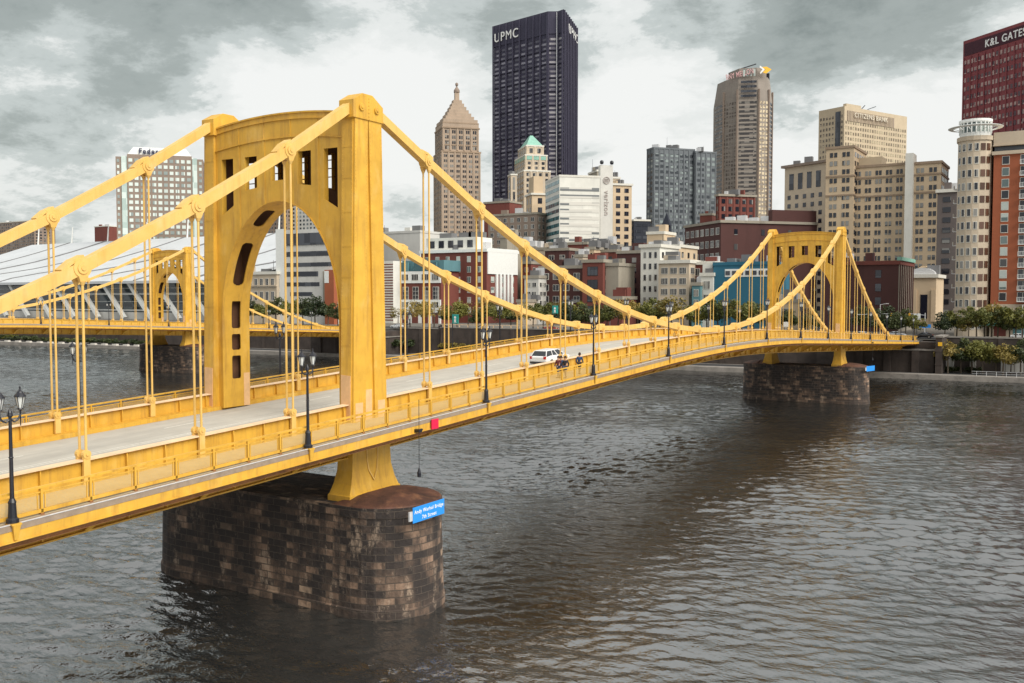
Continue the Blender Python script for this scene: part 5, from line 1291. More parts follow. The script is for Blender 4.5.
simple('office_building', 'blank tan roof tower above the tall narrow white office', 'building', (647, 664, None), 232, 'buff', Yf=305, dep=12, cornice=.3).done()
simple('church_steeple', 'thin dark steeple in front of the grey office slab', 'steeple', (664, 668, None), 226, 'navy', Yf=420, dep=5, cornice=0).done()
k = MB(); p = on_y(420, 666, 226); k.prism([(p.x-2.2, 419), (p.x+2.2, 419), (p.x+2.2, 423), (p.x-2.2, 423)], top_z((p.x, 420), 226), top_z((p.x, 420), 213), poly1=[(p.x-.1, 420.9), (p.x+.1, 420.9), (p.x+.1, 421.1), (p.x-.1, 421.1)])
st = [o for o in bpy.data.objects if o.name.startswith('church_steeple')][0]; o = k.build('spire', W['navy'], st); o.location = -st.location
for lab, px, yt, wl, Yf, sp_ in (
    ('dark brick block, far left of the brick cluster, behind the main chain', (520, 536, None), 247, 'brick', 330, dict(bay=4, floor=3.9, ww=.4, wh=.5)),
    ('cream low block behind the chain left of the brick cluster', (533, 546, None), 248, 'cream', 318, None),
    ('pale banded annex low behind the left sidewalk lamp', (524.5, 538.5, None), 276, 'concrete', 262, dict(bay=2.4, floor=3.2, ww=.7, wh=.45)),
    ('dark brick block with white window group in the brick cluster', (545, 569, None), 248.5, 'darkbrick', 312, dict(bay=4.6, floor=4.2, ww=.45, wh=.45, mull=1)),
    ('taller dark red brick block with flat roof, middle of the brick cluster', (568, 587, None), 242.5, 'brick', 322, None),
    ('narrow tan fronted brick building in the cluster', (585.5, 594.3, None), 247.5, 'buff', 300, dict(nfix=2, floor=5.5, ww=.5, wh=.75, frame=None)),
    ('long red brick block at the right of the brick cluster', (593, 616.5, None), 250, 'brick', 306, dict(bay=4.4, floor=4.2, ww=.42, wh=.5, frame=None)),
    ('low dark red brick front with parapet urns in the brick cluster', (539.5, 583.5, None), 266, 'darkbrick', 268, dict(bay=4.2, floor=4.2, ww=.55, wh=.5, mull=1)),
    ('corner red brick building with big paired windows', (582.5, 603, None), 260, 'brick', 262, dict(bay=5.6, floor=5.2, ww=.55, wh=.62, glass='glassdark', frame='darkframe', mull=2)),
    ('weathered cream building with a broken gable line right of the corner brick building', (602.8, 618.5, None), 263.5, 'grime', 264, None),
    ('dark brown brick infill left of the narrow white office', (617, 641, None), 251, 'darkbrick', 290, dict(bay=4.4, floor=4.2, ww=.4, wh=.5, frame=None)),
    ('reddish brown office with many small windows behind the long brick hotel', (488, 537, None), 213, 'brown', 420, dict(bay=4.2, floor=4.1, ww=.42, wh=.55, frame='trimwhite')),
    ('plain red roof block on top of the brown office group', (484, 509.5, None), 201.5, 'brick', 440, None)):
    M.setdefault('darkframe', mat('dark_frame', (.03, .02, .02), .5, var=.05))
    simple('brick_building' if 'brick' in wl else 'office_building', lab, 'building', px, yt, wl, Yf=Yf, dep=14, spec=sp_, cornice=.35, trim='grime').done()
for lab, px, yt, wl, Yf, sp_ in (
    ('small red brick block with a flat parapet behind the white annex', (522, 531, None), 262, 'brick', 300, dict(bay=3.4, floor=3.6, ww=.45, wh=.5)),
    ('pale roof hut above the dark brick block in the cluster', (549, 556, None), 243, 'concrete', 318, None),
    ('small brown brick lift tower on the right of the cluster', (605, 611, None), 244, 'darkbrick', 315, None),
    ('tiny cream block between the brick blocks under the blank slab', (575, 583, None), 255, 'cream', 290, dict(nfix=2, floor=3.4, ww=.5, wh=.5, frame=None)),
    ('narrow blue grey shop front left of the narrow white front', (692, 700.5, None), 283, 'teal', 259, dict(nfix=2, floor=3.6, ww=.6, wh=.6)),
    ('low tan building seen under the far tower arch', (775, 800, None), 300, 'buff', 262, dict(bay=3.6, floor=3.8, ww=.5, wh=.5)),
    ('low pale shop row between the brick hotel and the annex', (517, 527, None), 300, 'cream', 255, dict(bay=2.8, floor=3.6, ww=.6, wh=.55)),
    ('low brick shop row under the corner brick building', (603, 622, None), 297, 'brick', 254, dict(bay=3.0, floor=3.6, ww=.55, wh=.55)),
    ('brown roof penthouse above the brown warehouse left end', (700, 712, None), 214, 'brick', 470, None),
    ('pale water tank house on the brick block left of the chain', (500, 507, None), 236, 'grime', 300, None),
    ('dark brick block rising behind the white side walled brick building', (512, 524, None), 243, 'darkbrick', 340, dict(bay=3.8, floor=3.8, ww=.4, wh=.5)),
    ('small white roof hut on the long red brick block', (598, 604, None), 246, 'white', 312, None)):
    simple('brick_building' if 'brick' in wl else 'small_building', lab, 'building', px, yt, W and wl, Yf=Yf, dep=12, spec=sp_, cornice=.3, trim='grime').done()
# long brick hotel with white side
b = simple('brick_building', 'long red brick building with pale windows and a white pilastered side wall', 'building', (421, 486.5, 517.5), 249.5, 'brick', Yf=262, cornice=.5, trim='white',
    spec=dict(bay=4.6, floor=4.3, ww=.30, wh=.52, glass='glasspale', frame='trimwhite'), spec2=dict(bay=5.5, floor=4.3, ww=.3, wh=.5, glass='glasspale'))
A, B, C = [Vector(p) for p in b.c[:3]]; L = (C-B).length
k = MB(); k.prism([b.loc(p) for p in (B+Vector((0, L*.02)), B+Vector((.45, L*.02)), B+Vector((.45, L*.98)), B+Vector((0, L*.98)))], b.zt-b.base-9.5, b.zt-b.base+.6); k.build('white_frieze', M['white'], b.e)
for i in range(5):
    t = L*(.27+i*.12); k = MB(); k.prism([b.loc(p) for p in (B+Vector((0, t)), B+Vector((.6, t)), B+Vector((.6, t+L*.06)), B+Vector((0, t+L*.06)))], 3, b.zt-b.base-9.4); k.build('pilaster', M['white'], b.e)
for i in range(3):
    k = MB(); x = -52+i*14
bx, h_ = box_on(b, (.03, .80), 0, 237, W['white'], 'penthouse', .5, .1)
b.rows(bx[0], bx[1], b.zt+.3, h_, bay=4.2, floor=3.4, ww=.55, wh=.62, glass='glassdark', frame=None, mtop=.3)
k = MB(); q = b.loc(Vector(b.c[0])+Vector((0, 0))); 
for t in (.25, .55, .7): p = b.loc(Vector(b.c[0])+Vector((t*(b.c[1][0]-b.c[0][0]), 8))); o = MB(); o.box(p[0]-3, p[0]+3, p[1]-2, p[1]+2, h_-b.base+.01, h_-b.base+2.2); o.build('roof_unit', M['roofgrey'], b.e)
b.done()
b = simple('blank_building', 'blank off white warehouse wall just right of the near bridge tower', 'building', (352, 420, None), 231, 'concrete', Yf=330, dep=30, cornice=.2, trim='concrete'); 
k = MB(); k.box(-8, -3, 4, 8, b.zt-b.base+.3, b.zt-b.base+3); k.build('roof_unit', M['roofgrey'], b.e); b.done()
b = simple('school_building', 'white and red brick building with green glass roof storey, right of the near bridge tower', 'building', (391, 441, None), 271, 'brick', Yf=250, dep=14, cornice=0)
W0 = b.c[1][0]-b.c[0][0]; H = b.zt-b.base
k = MB(); k.box(-W0, 0, -.35, -.003, H-4.6, H); k.build('white_storey', M['white'], b.e); k = MB(); k.box(-W0-1, .8, .8, 13, H+.02, H+4.2); k.build('glass_storey', W['teal'], b.e)
k = MB(); k.box(-W0*.99, 0, -.5, -.003, 0, 9.2); k.build('white_base', M['white'], b.e)
for i in range(5):
    put('window', window_mesh(3.0, 2.2, 'glass', 'trimwhite', 3), b.e, (-W0*.9+i*W0*.2, -.35, H-2.3)); put('window', window_mesh(2.6, 6.2, 'glass', 'trimwhite', 1, 3), b.e, (-W0*.9+i*W0*.2, -.01, H-9.3)); put('window', window_mesh(3, 2, 'glass', 'trimwhite', 3), b.e, (-W0*.9+i*W0*.2, -.5, 7.3))
    k = MB(); k.box(-W0*.9+i*W0*.2-1.5, -W0*.9+i*W0*.2+1.5, -.56, -.502, 0, 4.2); k.build('doorway', W['brick'], b.e)
for i in range(3): k = MB(); k.box(-W0*.8+i*W0*.28, -W0*.8+i*W0*.28+4, -.4, .2, H+.03, H+3.6); k.build('glass_panel', M['glassteal'], b.e)
b.done()
# red and white striped tower behind the right leg
b = simple('striped_tower', 'narrow tower with red and white stripes hard against the near bridge tower', 'building', (383, 393, None), 261, 'white', Yf=245, dep=8, cornice=0)
for i in range(22):
    z = 1+i*(b.zt-b.base-1.5)/22; k = MB(); w0 = b.c[1][0]-b.c[0][0]; k.box(-w0, 0, -.06, -.002, z, z+.42); k.build('stripe', W['brick'], b.e)
b.done()
# seen through the portal arch
b = simple('arts_building', 'white modern building with dark horizontal window bands seen through the near portal arch', 'building', (277, 336, None), 228, 'concrete', Yf=222, dep=14, cornice=0)
W0 = b.c[1][0]-b.c[0][0]; H = b.zt-b.base; tz = lambda y: top_z(b.c[1], y)-b.base
for y0, y1, a0, a1, d_ in ((232, 244, .16, 1, .3), (250.5, 255.5, .16, 1, .1), (262, 266, .16, 1, .1), (271, 276, .16, .70, .1), (282, 286, .16, .72, .1), (292, 296, .22, .60, .1)):
    k = MB(); k.box(-W0*(1-a0), -W0*(1-a1), -d_, -.002, tz(y1), tz(y0)); k.build('window_band', M['glassdark'], b.e)
k = MB(); k.box(-W0*.22, -W0*.14, -.12, -.002, tz(306), tz(271)); k.build('stair_recess', W['grime'], b.e)
k = MB(); k.box(-W0*.13, W0*.02, -2.2, -.002, 0, tz(270)); k.build('red_annex', W['orangebrick'], b.e); k = MB(); k.box(-W0*.13, -W0*.06, -2.3, -2.202, tz(283), tz(271)); k.build('white_panel', M['white'], b.e)
k = MB(); k.box(-W0*1.01, -W0*.85, -.5, -.002, 0, H+.5); k.build('corner_pier', M['white'], b.e)
b.done()
b = simple('ornate_building', 'cream ornate building with arched windows seen through the arch, left of the white modern one', 'building', (236, 276.5, None), 272, 'cream', Yf=220, dep=10, cornice=.5, spec=dict(bay=2.7, floor=4.8, ww=.45, wh=.62, glass='glassdark', frame='trimwhite'))
k = MB(); w0 = b.c[1][0]-b.c[0][0]; k.box(-w0-.3, .3, -.7, -.002, b.zt-b.base-5.6, b.zt-b.base-5.1); k.build('string_course', W['cream'], b.e); b.done()
simple('hotel', 'brown gridded tower seen high through the portal arch', 'building', (255, 283.5, None), 204, 'brown', Yf=520, dep=20, spec=dict(bay=3.4, floor=3.3, ww=.45, wh=.5, glass='glass', frame=None)).done()
simple('hotel', 'light grey gridded tower seen high through the portal arch', 'building', (284.5, 320, None), 196, 'concrete', Yf=530, dep=20, spec=dict(bay=3.6, floor=3.3, ww=.5, wh=.5, glass='glassgrey', frame=None)).done()
# --- hotel tower with chamfered white crown
def crown_hotel():
    c = corners(112.5, 115.5, 203, D=560, th=-42.8, yr=160, dep=None); zt = top_z(c[1], 157.5)
    b = Building('hotel_tower', 'gridded tower with pale green corner strips and a sloped white crown, far left', 'skyscraper', c[1], W['brown']); b.c = c; b.zt = zt
    A, B = Vector(c[1]), Vector(c[2]); d = (B-A).normalized(); L = (B-A).length; bk = Vector((-d.y, d.x)); D0 = A+bk*28; C0 = B+bk*28
    b.mass([tuple(A), tuple(B), tuple(C0), tuple(D0)], STZ, zt, 0)
    F = lambda t, k=0.: A+d*L*t+bk*k
    b.rows(F(.13, -.35), F(.87, -.35), STZ+22, zt+.5, nfix=11, floor=3.55, ww=.66, wh=.56, glass='glasshotel', frame=None, m0=.2, mtop=.6)
    for t0, t1 in ((.0, .055), (.935, 1.0)): b.rows(F(t0), F(t1), STZ+22, zt, nfix=1, floor=3.55, ww=.5, wh=.5, glass='glasshotel', frame=None, m0=.1, mtop=.6)
    k = MB(); k.prism([b.loc(p) for p in (F(.13, -.34), F(.87, -.34), F(.87, -.002), F(.13, -.002))], 0, zt-b.base+1.6); k.build('parapet', W['brown'], b.e)
    for t0, t1 in ((.065, .125), (.875, .93)):
        k = MB(); k.prism([b.loc(p) for p in (F(t0, -.6), F(t1, -.6), F(t1, -.003), F(t0, -.003))], 0, zt-b.base+.4); k.build('glass_strip', M['glassgreen'], b.e)
    k = MB(); h = top_z(c[1], 147.3)-b.base; q0 = [b.loc(p) for p in (F(.11, .3), F(.89, .3), F(.89, 26), F(.11, 26))]; q1 = [b.loc(p) for p in (F(.20, 1.2), F(.80, 1.2), F(.80, 22), F(.20, 22))]
    k.prism(q0, zt-b.base+.01, h, poly1=q1); k.build('crown', M['white'], b.e)
    face_text(b, F(.26, .15), F(.8, .15), 0, zt+2.3, 'Federated', 4.3, M['darkletters'], .8, sx=1.0, off=.2)
    b.done()
M['glasshotel'] = glassmat('hotel_glass', (.25, .29, .28), (.60, .66, .62), cell=(3, 3, 3.5), thr=.4); M['glassgreen'] = glassmat('pale_green_glass', (.36, .45, .42), (.58, .66, .62), cell=(2.5, 2.5, 3.5), thr=.5)
crown_hotel()
simple('brick_building', 'low brown block on the skyline at the far left edge', 'building', (-30, 34, None), 220.5, 'brown', Yf=700, dep=30, spec=dict(bay=5, floor=4, ww=.5, wh=.5, frame=None)).done()
simple('brick_building', 'small brown block on the skyline left of the crowned hotel tower', 'building', (94.5, 108.5, None), 226, 'brick', Yf=700, dep=15).done()

# --- convention centre
def convention():
    Yf = 236; X0, X1 = -545, on_y(Yf, 251, 296).x
    b = empty('convention_centre', ((X0+X1)/2, Yf, STZ)); tag(b, 'wide convention centre with a swooping white roof and slanted white struts, far left', 'building')
    cx = (X0+X1)/2; a, c = X0-cx, X1-cx
    prof = [(-9, 17.5), (-4, 19.6), (6, 22.2), (20, 25.2), (38, 30), (58, 36.5), (80, 44)]
    r = MB(); n = 24
    for (y0, z0), (y1, z1) in zip(prof[:-1], prof[1:]):
        r.hexa([(a, y0, z0-1.2), (c+3+y0*-.02, y0, z0-1.2), (c+3, y1, z1-1.2), (a, y1, z1-1.2), (a, y0, z0), (c+3, y0, z0), (c+3, y1, z1), (a, y1, z1)])
    r.build('roof', M['roofwhite'], b)
    i = 0; x = a+6
    while x < c+2:
        s_ = MB(); y_at = lambda t: -9+89*t
        def z_at(y):
            for (ya, za), (yb, zb) in zip(prof[:-1], prof[1:]):
                if y <= yb+1e-6: return za+(zb-za)*(y-ya)/(yb-ya)
        cuts = sorted(set([0, 1]+[(y+9)/89 for y, z in prof]+[j/12 for j in range(13)])); wd = 2.2 if i % 3 == 1 else 1.0
        for ta, tb in zip(cuts[:-1], cuts[1:]):
            xa, xb = x+34*(1-(1-ta)**2.2), x+34*(1-(1-tb)**2.2); ya, yb = y_at(ta), y_at(tb); za, zb = z_at(ya), z_at(yb)
            if xb > c+1: break
            s_.hexa([(xa, ya, za), (xa+wd, ya, za), (xb+wd, yb, zb), (xb, yb, zb), (xa, ya, za+.35), (xa+wd, ya, za+.35), (xb+wd, yb, zb+.35), (xb, yb, zb+.35)])
        i += 1
        if not s_.f: x += 36; continue
        s_.build('roof_rib', M['roofgrey'], b)
        m = MB(); m.tube((x+.5, 80, 42), (x+.5, 81, 54), .55, .3); m.build('mast', M['white'], b)
        x += 36
    for k_, zz2 in ((0, 28), (1, 34), (2, 39.5)):
        pass
    g = MB(); g.box(a, c, 0, 60, 0, 17); g.build('glass_wall', M['glassconv'], b)
    for z, h, d in ((3.8, .6, .5), (8.0, .2, .3), (11.2, .9, 1.0), (14.2, .2, .3)):
        k = MB(); k.box(a, c+1, -d, -.003, z, z+h); k.build('floor_band', M['white'], b)
    k = MB(); k.box(a, c+1, -3.5, -.01, 0, 3.2); k.build('plinth', W['concrete'], b)
    x = a+4
    while x < c-8:
        k = MB(); k.bar((x, -5.5, 18.2), (x+17, -5.5, .5), 1.5, 1.7); k.build('strut', M['white'], b); x += 19
    k = MB()
    for z in (21,): pass
    # end gable
    k.face([(c+1, y, z-1.3) for y, z in prof]+[(c+1, 60, 0), (c+1, 0, 0)]); k.build('end_wall', W['roofside'], b)
W['roofside'] = wallmat('facade_end_wall', (.15, .155, .16)); M['glassconv'] = glassmat('convention_glass', (.018, .025, .03), (.07, .09, .10), cell=(6, 6, 1.6), thr=.55)
convention()
# ------------------------------------------------------------------ street lamps on the bridges
def make_lamp():
    e = empty('street_lamp', (0, 0, 0))
    b = MB(); b.lathe([(0, 0), (.24, 0), (.24, .14), (.17, .2), (.14, .75), (.16, .8), (.09, .95), (0, .96)], n=10); b.build('base', M['black'], e)
    b = MB(); b.tube((0, 0, .9), (0, 0, 4.15), .085, .06, 8); b.lathe([(.06, 2.5), (.10, 2.55), (.06, 2.6)], n=8); b.lathe([(.055, 4.1), (.11, 4.18), (.09, 4.3), (.04, 4.42), (0, 4.5)], n=8); b.build('post', M['black'], e)
    for s in (-1, 1):
        b = MB(); pts = [(0, 4.05), (.16, 3.93), (.32, 4.0), (.42, 4.2), (.42, 4.36)]
        for (y0, z0), (y1, z1) in zip(pts[:-1], pts[1:]): b.tube((0, s*y0, z0), (0, s*y1, z1), .036, n=6)
        b.tube((0, s*.42, 3.75), (0, s*.42, 4.2), .022, .03, 6); b.build('arm', M['black'], e)
        l = MB(); l.lathe([(.09, 4.44), (.185, 4.90), (0, 4.90)], 0, s*.42, 6); l.lathe([(.085, 4.44), (0, 4.44)], 0, s*.42, 6); ln = l.build('lantern', M['lampglass'], e)
        f = MB()
        for i in range(6):
            a = 2*math.pi*i/6; f.bar((.09*math.cos(a), s*.42+.09*math.sin(a), 4.44), (.19*math.cos(a), s*.42+.19*math.sin(a), 4.90), .022, .022)
        f.lathe([(.04, 4.34), (.12, 4.40), (.10, 4.45)], 0, s*.42, 8); f.build('cage', M['black'], ln)
        r = MB(); r.lathe([(.23, 4.89), (.22, 4.94), (.12, 5.05), (.10, 5.09), (.05, 5.13), (.03, 5.22), (.045, 5.26), (0, 5.31)], 0, s*.42, 10); r.build('cap', M['black'], ln)
    return e
lamp0 = make_lamp(); used = False
NOTE_R = {-2: 'nearest one, at the left picture edge', -1: 'second from the camera, in front of the near tower', 0: 'third from the camera, right of the near tower', 1: 'fourth from the camera, just past the walkers',
          2: 'fifth from the camera, where the chain dips to midspan', 3: 'sixth from the camera, past midspan', 4: 'seventh, left of the far tower legs', 5: 'eighth, standing under the far tower arch', 6: 'ninth, at the right leg of the far tower',
          7: 'tenth, just right of the far tower', 8: 'eleventh, among hangers right of the far tower', 9: 'twelfth, near where the chain meets the girder', 10: 'thirteenth, last but one before the abutment', 11: 'last one, over the abutment'}
def place_lamp(x, y, z, lab, grp, rz=0):
    global used
    o = lamp0 if not used else copy_tree(lamp0); used = True
    o.location = (x, y, z); o.rotation_euler = (0, 0, rz); tag(o, lab, 'street lamp', grp); return o
LY = {-2: -25.15, -1: -8.9}
for n in range(-2, 12):
    y = LY.get(n, 8.5+16.38*n)
    place_lamp(9.84, y, dz(y)+.05, 'black near sidewalk lamp, '+NOTE_R[n], 'lamps along the near sidewalk')
    e = empty('lamp_bracket', (9.95, y, dz(y))); tag(e, 'yellow bracket under near sidewalk lamp, '+NOTE_R[n], 'bracket', 'brackets under the near sidewalk lamps')
    b = MB(); b.box(-.25, .20, -.2, .2, -.02, .048)
    b.hexa([(.07, -.06, -.62), (.10, -.06, -.62), (.10, .06, -.62), (.07, .06, -.62), (.07, -.16, -.02), (.20, -.16, -.02), (.20, .16, -.02), (.07, .16, -.02)]); b.build('bracket_plate', M['yellow'], e)
NOTE_L = {-2: 'seen between the left hangers', -1: 'inside the near tower arch', 0: 'first one right of the near tower', 1: 'second one right of the near tower', 2: 'third one right of the near tower', 3: 'fourth one right of the near tower',
          4: 'at midspan', 5: 'past midspan, behind the rising chain', 6: 'left of the far tower', 7: 'at the far tower left leg'}
for n in range(-2, 8):
    y = 8.5+16.38*n-(1.2 if n < 0 else 0)
    place_lamp(-9.84, y, dz(y)+.05, 'black far sidewalk lamp of the big bridge, '+NOTE_L[n], 'lamps along the far sidewalk')
ord_ = ['first', 'second', 'third', 'fourth', 'fifth', 'sixth', 'seventh', 'eighth', 'ninth']
for i in range(9):
    y = 40+16.38*i; place_lamp(-156+9.84, y-16, dz(y)+.05, 'tiny black lamp on the background bridge, %s counted from the left picture edge' % ord_[i], 'lamps on the background bridge')

# ------------------------------------------------------------------ signs and lights hanging on the bridge
def pier_sign(x, y, z, rz, words, lab):
    e = empty('bridge_sign', (x, y, z), rz); tag(e, lab, 'sign')
    b = MB(); b.box(-1.55, 1.55, -.03, .03, -.46, .46); b.build('sign_board', M['bluesign'], e, bevel=.01)
    b = MB(); b.box(-.9, .9, .032, .6, -.2, -.1); b.box(-1.85, -1.56, .0, .1, -.3, .25); b.build('mounting_arm', M['zinc'], e)
    if words:
        text_obj('Andy Warhol Bridge', .31, M['letters'], e, (0, -.036, .06), 0, depth=.008, align='CENTER', sx=.98)
        text_obj('7th Street', .31, M['letters'], e, (0, -.036, -.33), 0, depth=.008, align='CENTER')
    return e
# the board stands out square to the river, facing traffic on the water
pier_sign(11.95, -1.0, 6.42, R(90), True, 'blue name sign in white letters sticking out from the near pier')
pier_sign(11.8, T2Y-1.0, 6.4, R(75), False, 'blue sign on the right end of the far pier')
def nav_light(x, y, lab, drop=2.7):
    e = empty('hanging_navigation_light', (x, y, dz(y)-.5)); tag(e, lab, 'navigation light')
    b = MB(); b.tube((0, 0, -drop+.3), (0, 0, 1.9), .018, n=6); b.build('cable', M['black'], e)
    b = MB(); b.lathe([(0, -drop-.22), (.11, -drop-.2), (.13, -drop+.05), (.08, -drop+.2), (.03, -drop+.36), (0, -drop+.36)], n=10); b.build('weight', M['black'], e)
    b = MB(); b.box(-.25, .12, -.16, .16, -.12, .06); b.build('winch_bracket', M['black'], e)
    b = MB(); b.tube((.0, .16, .0), (.0, .3, .0), .08, n=8); b.build('pulley', M['black'], e)
nav_light(10.22, .35, 'thin cable with a small weight hanging from the edge beam above the near pier')
nav_light(10.22, T2Y+9, 'thin cable with a light hanging from the far span right of the far pier', 3.2)
e = empty('red_marker', (10.12, 2.15, dz(2)-.42)); tag(e, 'bright red square marker board on the yellow edge beam near the hanging cable', 'marker')
b = MB(); b.box(-.05, .03, -.36, .36, -.30, .34); b.build('board', M['red'], e, bevel=.02)
b = MB(); b.box(-.10, -.052, -.1, .1, -.2, .2); b.build('bracket_plate', M['black'], e)
def banner(y, lab, x=-9.6):
    e = empty('teal_sign', (x, y, dz(y))); tag(e, lab, 'sign')
    b = MB(); b.tube((0, 0, 0), (0, 0, 4.6), .05, n=6); b.build('post', M['black'], e)
    b = MB(); b.box(-.05, .75, -.04, .04, 3.55, 4.5); b.build('sign_board', M['teal'], e, bevel=.02)
    b = MB(); b.tube((.35, -.05, 4.18), (.35, -.043, 4.18), .14, n=10); b.box(.24, .46, -.05, -.043, 3.72, 4.0); b.box(.19, .51, -.05, -.043, 3.66, 3.70); b.build('white_symbol', M['letters'], e)
for px, lab in ((452.5, 'teal square sign with white symbol, beside the left hangers'), (552.5, 'teal square sign with white symbol, nearer midspan')):
    pp = on_x(-10.2, px, 315); banner(pp.y, lab+' of the big bridge', -10.2+.0)
pp = on_x(-10.2, 826, 308)
e = empty('white_road_sign', (-8.8, 150, dz(150))); tag(e, 'small white rectangular road sign seen under the far tower arch', 'sign')
b = MB(); b.tube((0, 0, 0), (0, 0, 3.4), .04, n=6); b.build('post', M['zinc'], e); b = MB(); b.box(-.5, .5, -.04, -.0, 2.3, 3.3); b.build('sign_board', M['white'], e)

# ------------------------------------------------------------------ cars
def paint(n, c): return mat('car_paint_'+n, c, .28, var=.03, spec=.7)
CP = {k: paint(k, c) for k, c in (('white', (.74, .75, .76)), ('black', (.02, .02, .025)), ('silver', (.38, .39, .41)), ('red', (.35, .02, .02)), ('blue', (.04, .08, .2)))}
M['carglass'] = mat('car_glass', (.012, .016, .022), .08, var=0, spec=.8); M['tyre'] = mat('tyre', (.015, .015, .016), .85, var=.1); M['rim'] = mat('rim', (.42, .43, .45), .3, metal=.8, var=0)
M['taillight'] = mat('tail_light', (.45, .01, .01), .25, var=0); M['headlight'] = mat('head_light', (.75, .77, .8), .15, var=0); M['plastic'] = mat('black_plastic', (.03, .03, .032), .6, var=.1)
def make_car(name, colour, suv=True):
    e = empty(name, (0, 0, 0)); L, Wd, H = (4.8, .92, 1.52) if suv else (4.55, .90, 1.45)
    # along +y is forward; cross sections (y, z_low, z_belt, half width)
    body = MB(); secs = [(-L/2, .45, .95, .74), (-L/2+.12, .32, 1.02, .86), (-1.35, .26, 1.04, Wd), (.4, .25, 1.00, Wd), (1.25, .27, .97, .91), (L/2-.25, .32, .86, .84), (L/2, .42, .70, .70)]
    rings = []
    for y, z0, z1, w_ in secs:
        zm = (z0+z1)/2; rings.append([(-w_*.92, y, z0), (w_*.92, y, z0), (w_, y, zm-.05), (w_*.98, y, z1-.12), (w_*.86, y, z1), (-w_*.86, y, z1), (-w_*.98, y, z1-.12), (-w_, y, zm-.05)])
    for r0, r1 in zip(rings[:-1], rings[1:]):
        for i in range(8): body.face([r0[i], r0[(i+1) % 8], r1[(i+1) % 8], r1[i]])
    body.face(rings[0]); body.face(rings[-1]); bo = body.build('body', CP[colour], e)
    wl = bo.modifiers.new('weld', 'WELD'); bv = bo.modifiers.new('bevel', 'BEVEL'); bv.width = .04; bv.segments = 2
    y0, y1, y2, y3 = (-L/2+.15, -L/2+.55, .35, 1.15) if suv else (-1.7, -1.0, .25, 1.05)
    cab = MB(); g = MB(); zb, zt = .99, H
    def ring(y, z, w_): return [(-w_, y, z), (w_, y, z)]
    A = [(-.80, y0, zb), (.80, y0, zb), (.80, y3, zb), (-.80, y3, zb)]; T = [(-.62, y1, zt-.05), (.62, y1, zt-.05), (.62, y2, zt-.04), (-.62, y2, zt-.04)]
    g.hexa(A+T); g.build('window', M['carglass'], e)
    rf = MB(); rf.hexa([(-.64, y1-.04, zt-.06), (.64, y1-.04, zt-.06), (.64, y2+.05, zt-.05), (-.64, y2+.05, zt-.05), (-.56, y1+.1, zt+.0), (.56, y1+.1, zt+.0), (.56, y2-.1, zt+.01), (-.56, y2-.1, zt+.01)]); rf.build('roof', CP[colour], e, bevel=.02)
    pl = MB()
    for s in (-1, 1):
        for (ya, yb) in ((y0, y1), (y3, y2), ((y0*.62+y3*.38)-.1, (y1*.6+y2*.4)-.05), ((y0*.30+y3*.70)-.25, (y1*.3+y2*.7)-.2)):
            pl.bar((s*.815, ya, zb), (s*.635, yb, zt-.05), .07, .07)
    pl.build('pillars', CP[colour], e)
    for s in (-1, 1):
        for y in (-1.38, 1.42):
            t = MB(); t.tube((s*.72, y, .35), (s*.935, y, .35), .35, n=16); ty = t.build('wheel', M['tyre'], e)
            r = MB(); r.tube((s*.936, y, .35), (s*.945, y, .35), .22, n=12); r.build('rim', M['rim'], ty)
        k = MB(); k.box(*sorted((s*.60, s*.84)), -L/2-.01, -L/2+.14, .78, 1.02); k.build('tail_light', M['taillight'], e)
        k = MB(); k.box(*sorted((s*.50, s*.76)), L/2-.16, L/2+.005, .62, .74); k.build('headlight', M['headlight'], e)
        k = MB(); k.box(*sorted((s*.90, s*1.05)), .72, .86, .98, 1.12); k.build('mirror', CP[colour], e)
    k = MB(); k.box(-.8, .8, -L/2-.04, -L/2+.1, .36, .55); k.build('bumper', M['plastic'], e)
    return e
car = make_car('suv_car', 'white'); tag(car, 'white sport utility car driving on the bridge deck', 'car')
cy = 31.0; car.location = (2.3, cy, dz(cy)+.008); car.rotation_euler = (math.atan((dz(cy+1)-dz(cy-1))/2), 0, 0)
protos = {}
street = [(-172, 24, 'silver', 1), (-150, 20, 'white', 0), (-134, 24, 'black', 0), (-118, 20, 'white', 1), (-96, 24, 'red', 0), (-84, 20, 'black', 1), (-70, 24, 'silver', 0), (-52, 20, 'blue', 0), (-38, 24, 'white', 0), (-6, 21, 'white', 0), (2, 25, 'silver', 0), (9, 21, 'black', 0), (30, 24, 'white', 0), (44, 20, 'silver', 1)]
seen = {}
for i, (x, d, cname, suv) in enumerate(street):
    k = (cname, suv)
    if k not in protos: o = protos[k] = make_car('parked_car', cname, bool(suv))
    else: o = copy_tree(protos[k])
    where = ('left of the near tower', 'seen through the near portal arch', 'at the right side of the near portal arch', 'just right of the near tower', 'left of the first teal sign', 'between the two teal signs', 'right of the second teal sign', 'below the brick cluster', 'below the tall narrow white office',
             'left of the street corner', 'at the street corner', 'at the right abutment', 'under the round cornered tower', 'under the brick apartment wing')[i]
    o.location = (x, bank(x)+d, STZ+.01); o.rotation_euler = (0, 0, math.pi/2 if i % 2 else -math.pi/2); tag(o, '%s %s on the riverside boulevard %s' % (cname, 'van like car' if suv else 'sedan', where), 'car', 'cars on the riverside boulevard')

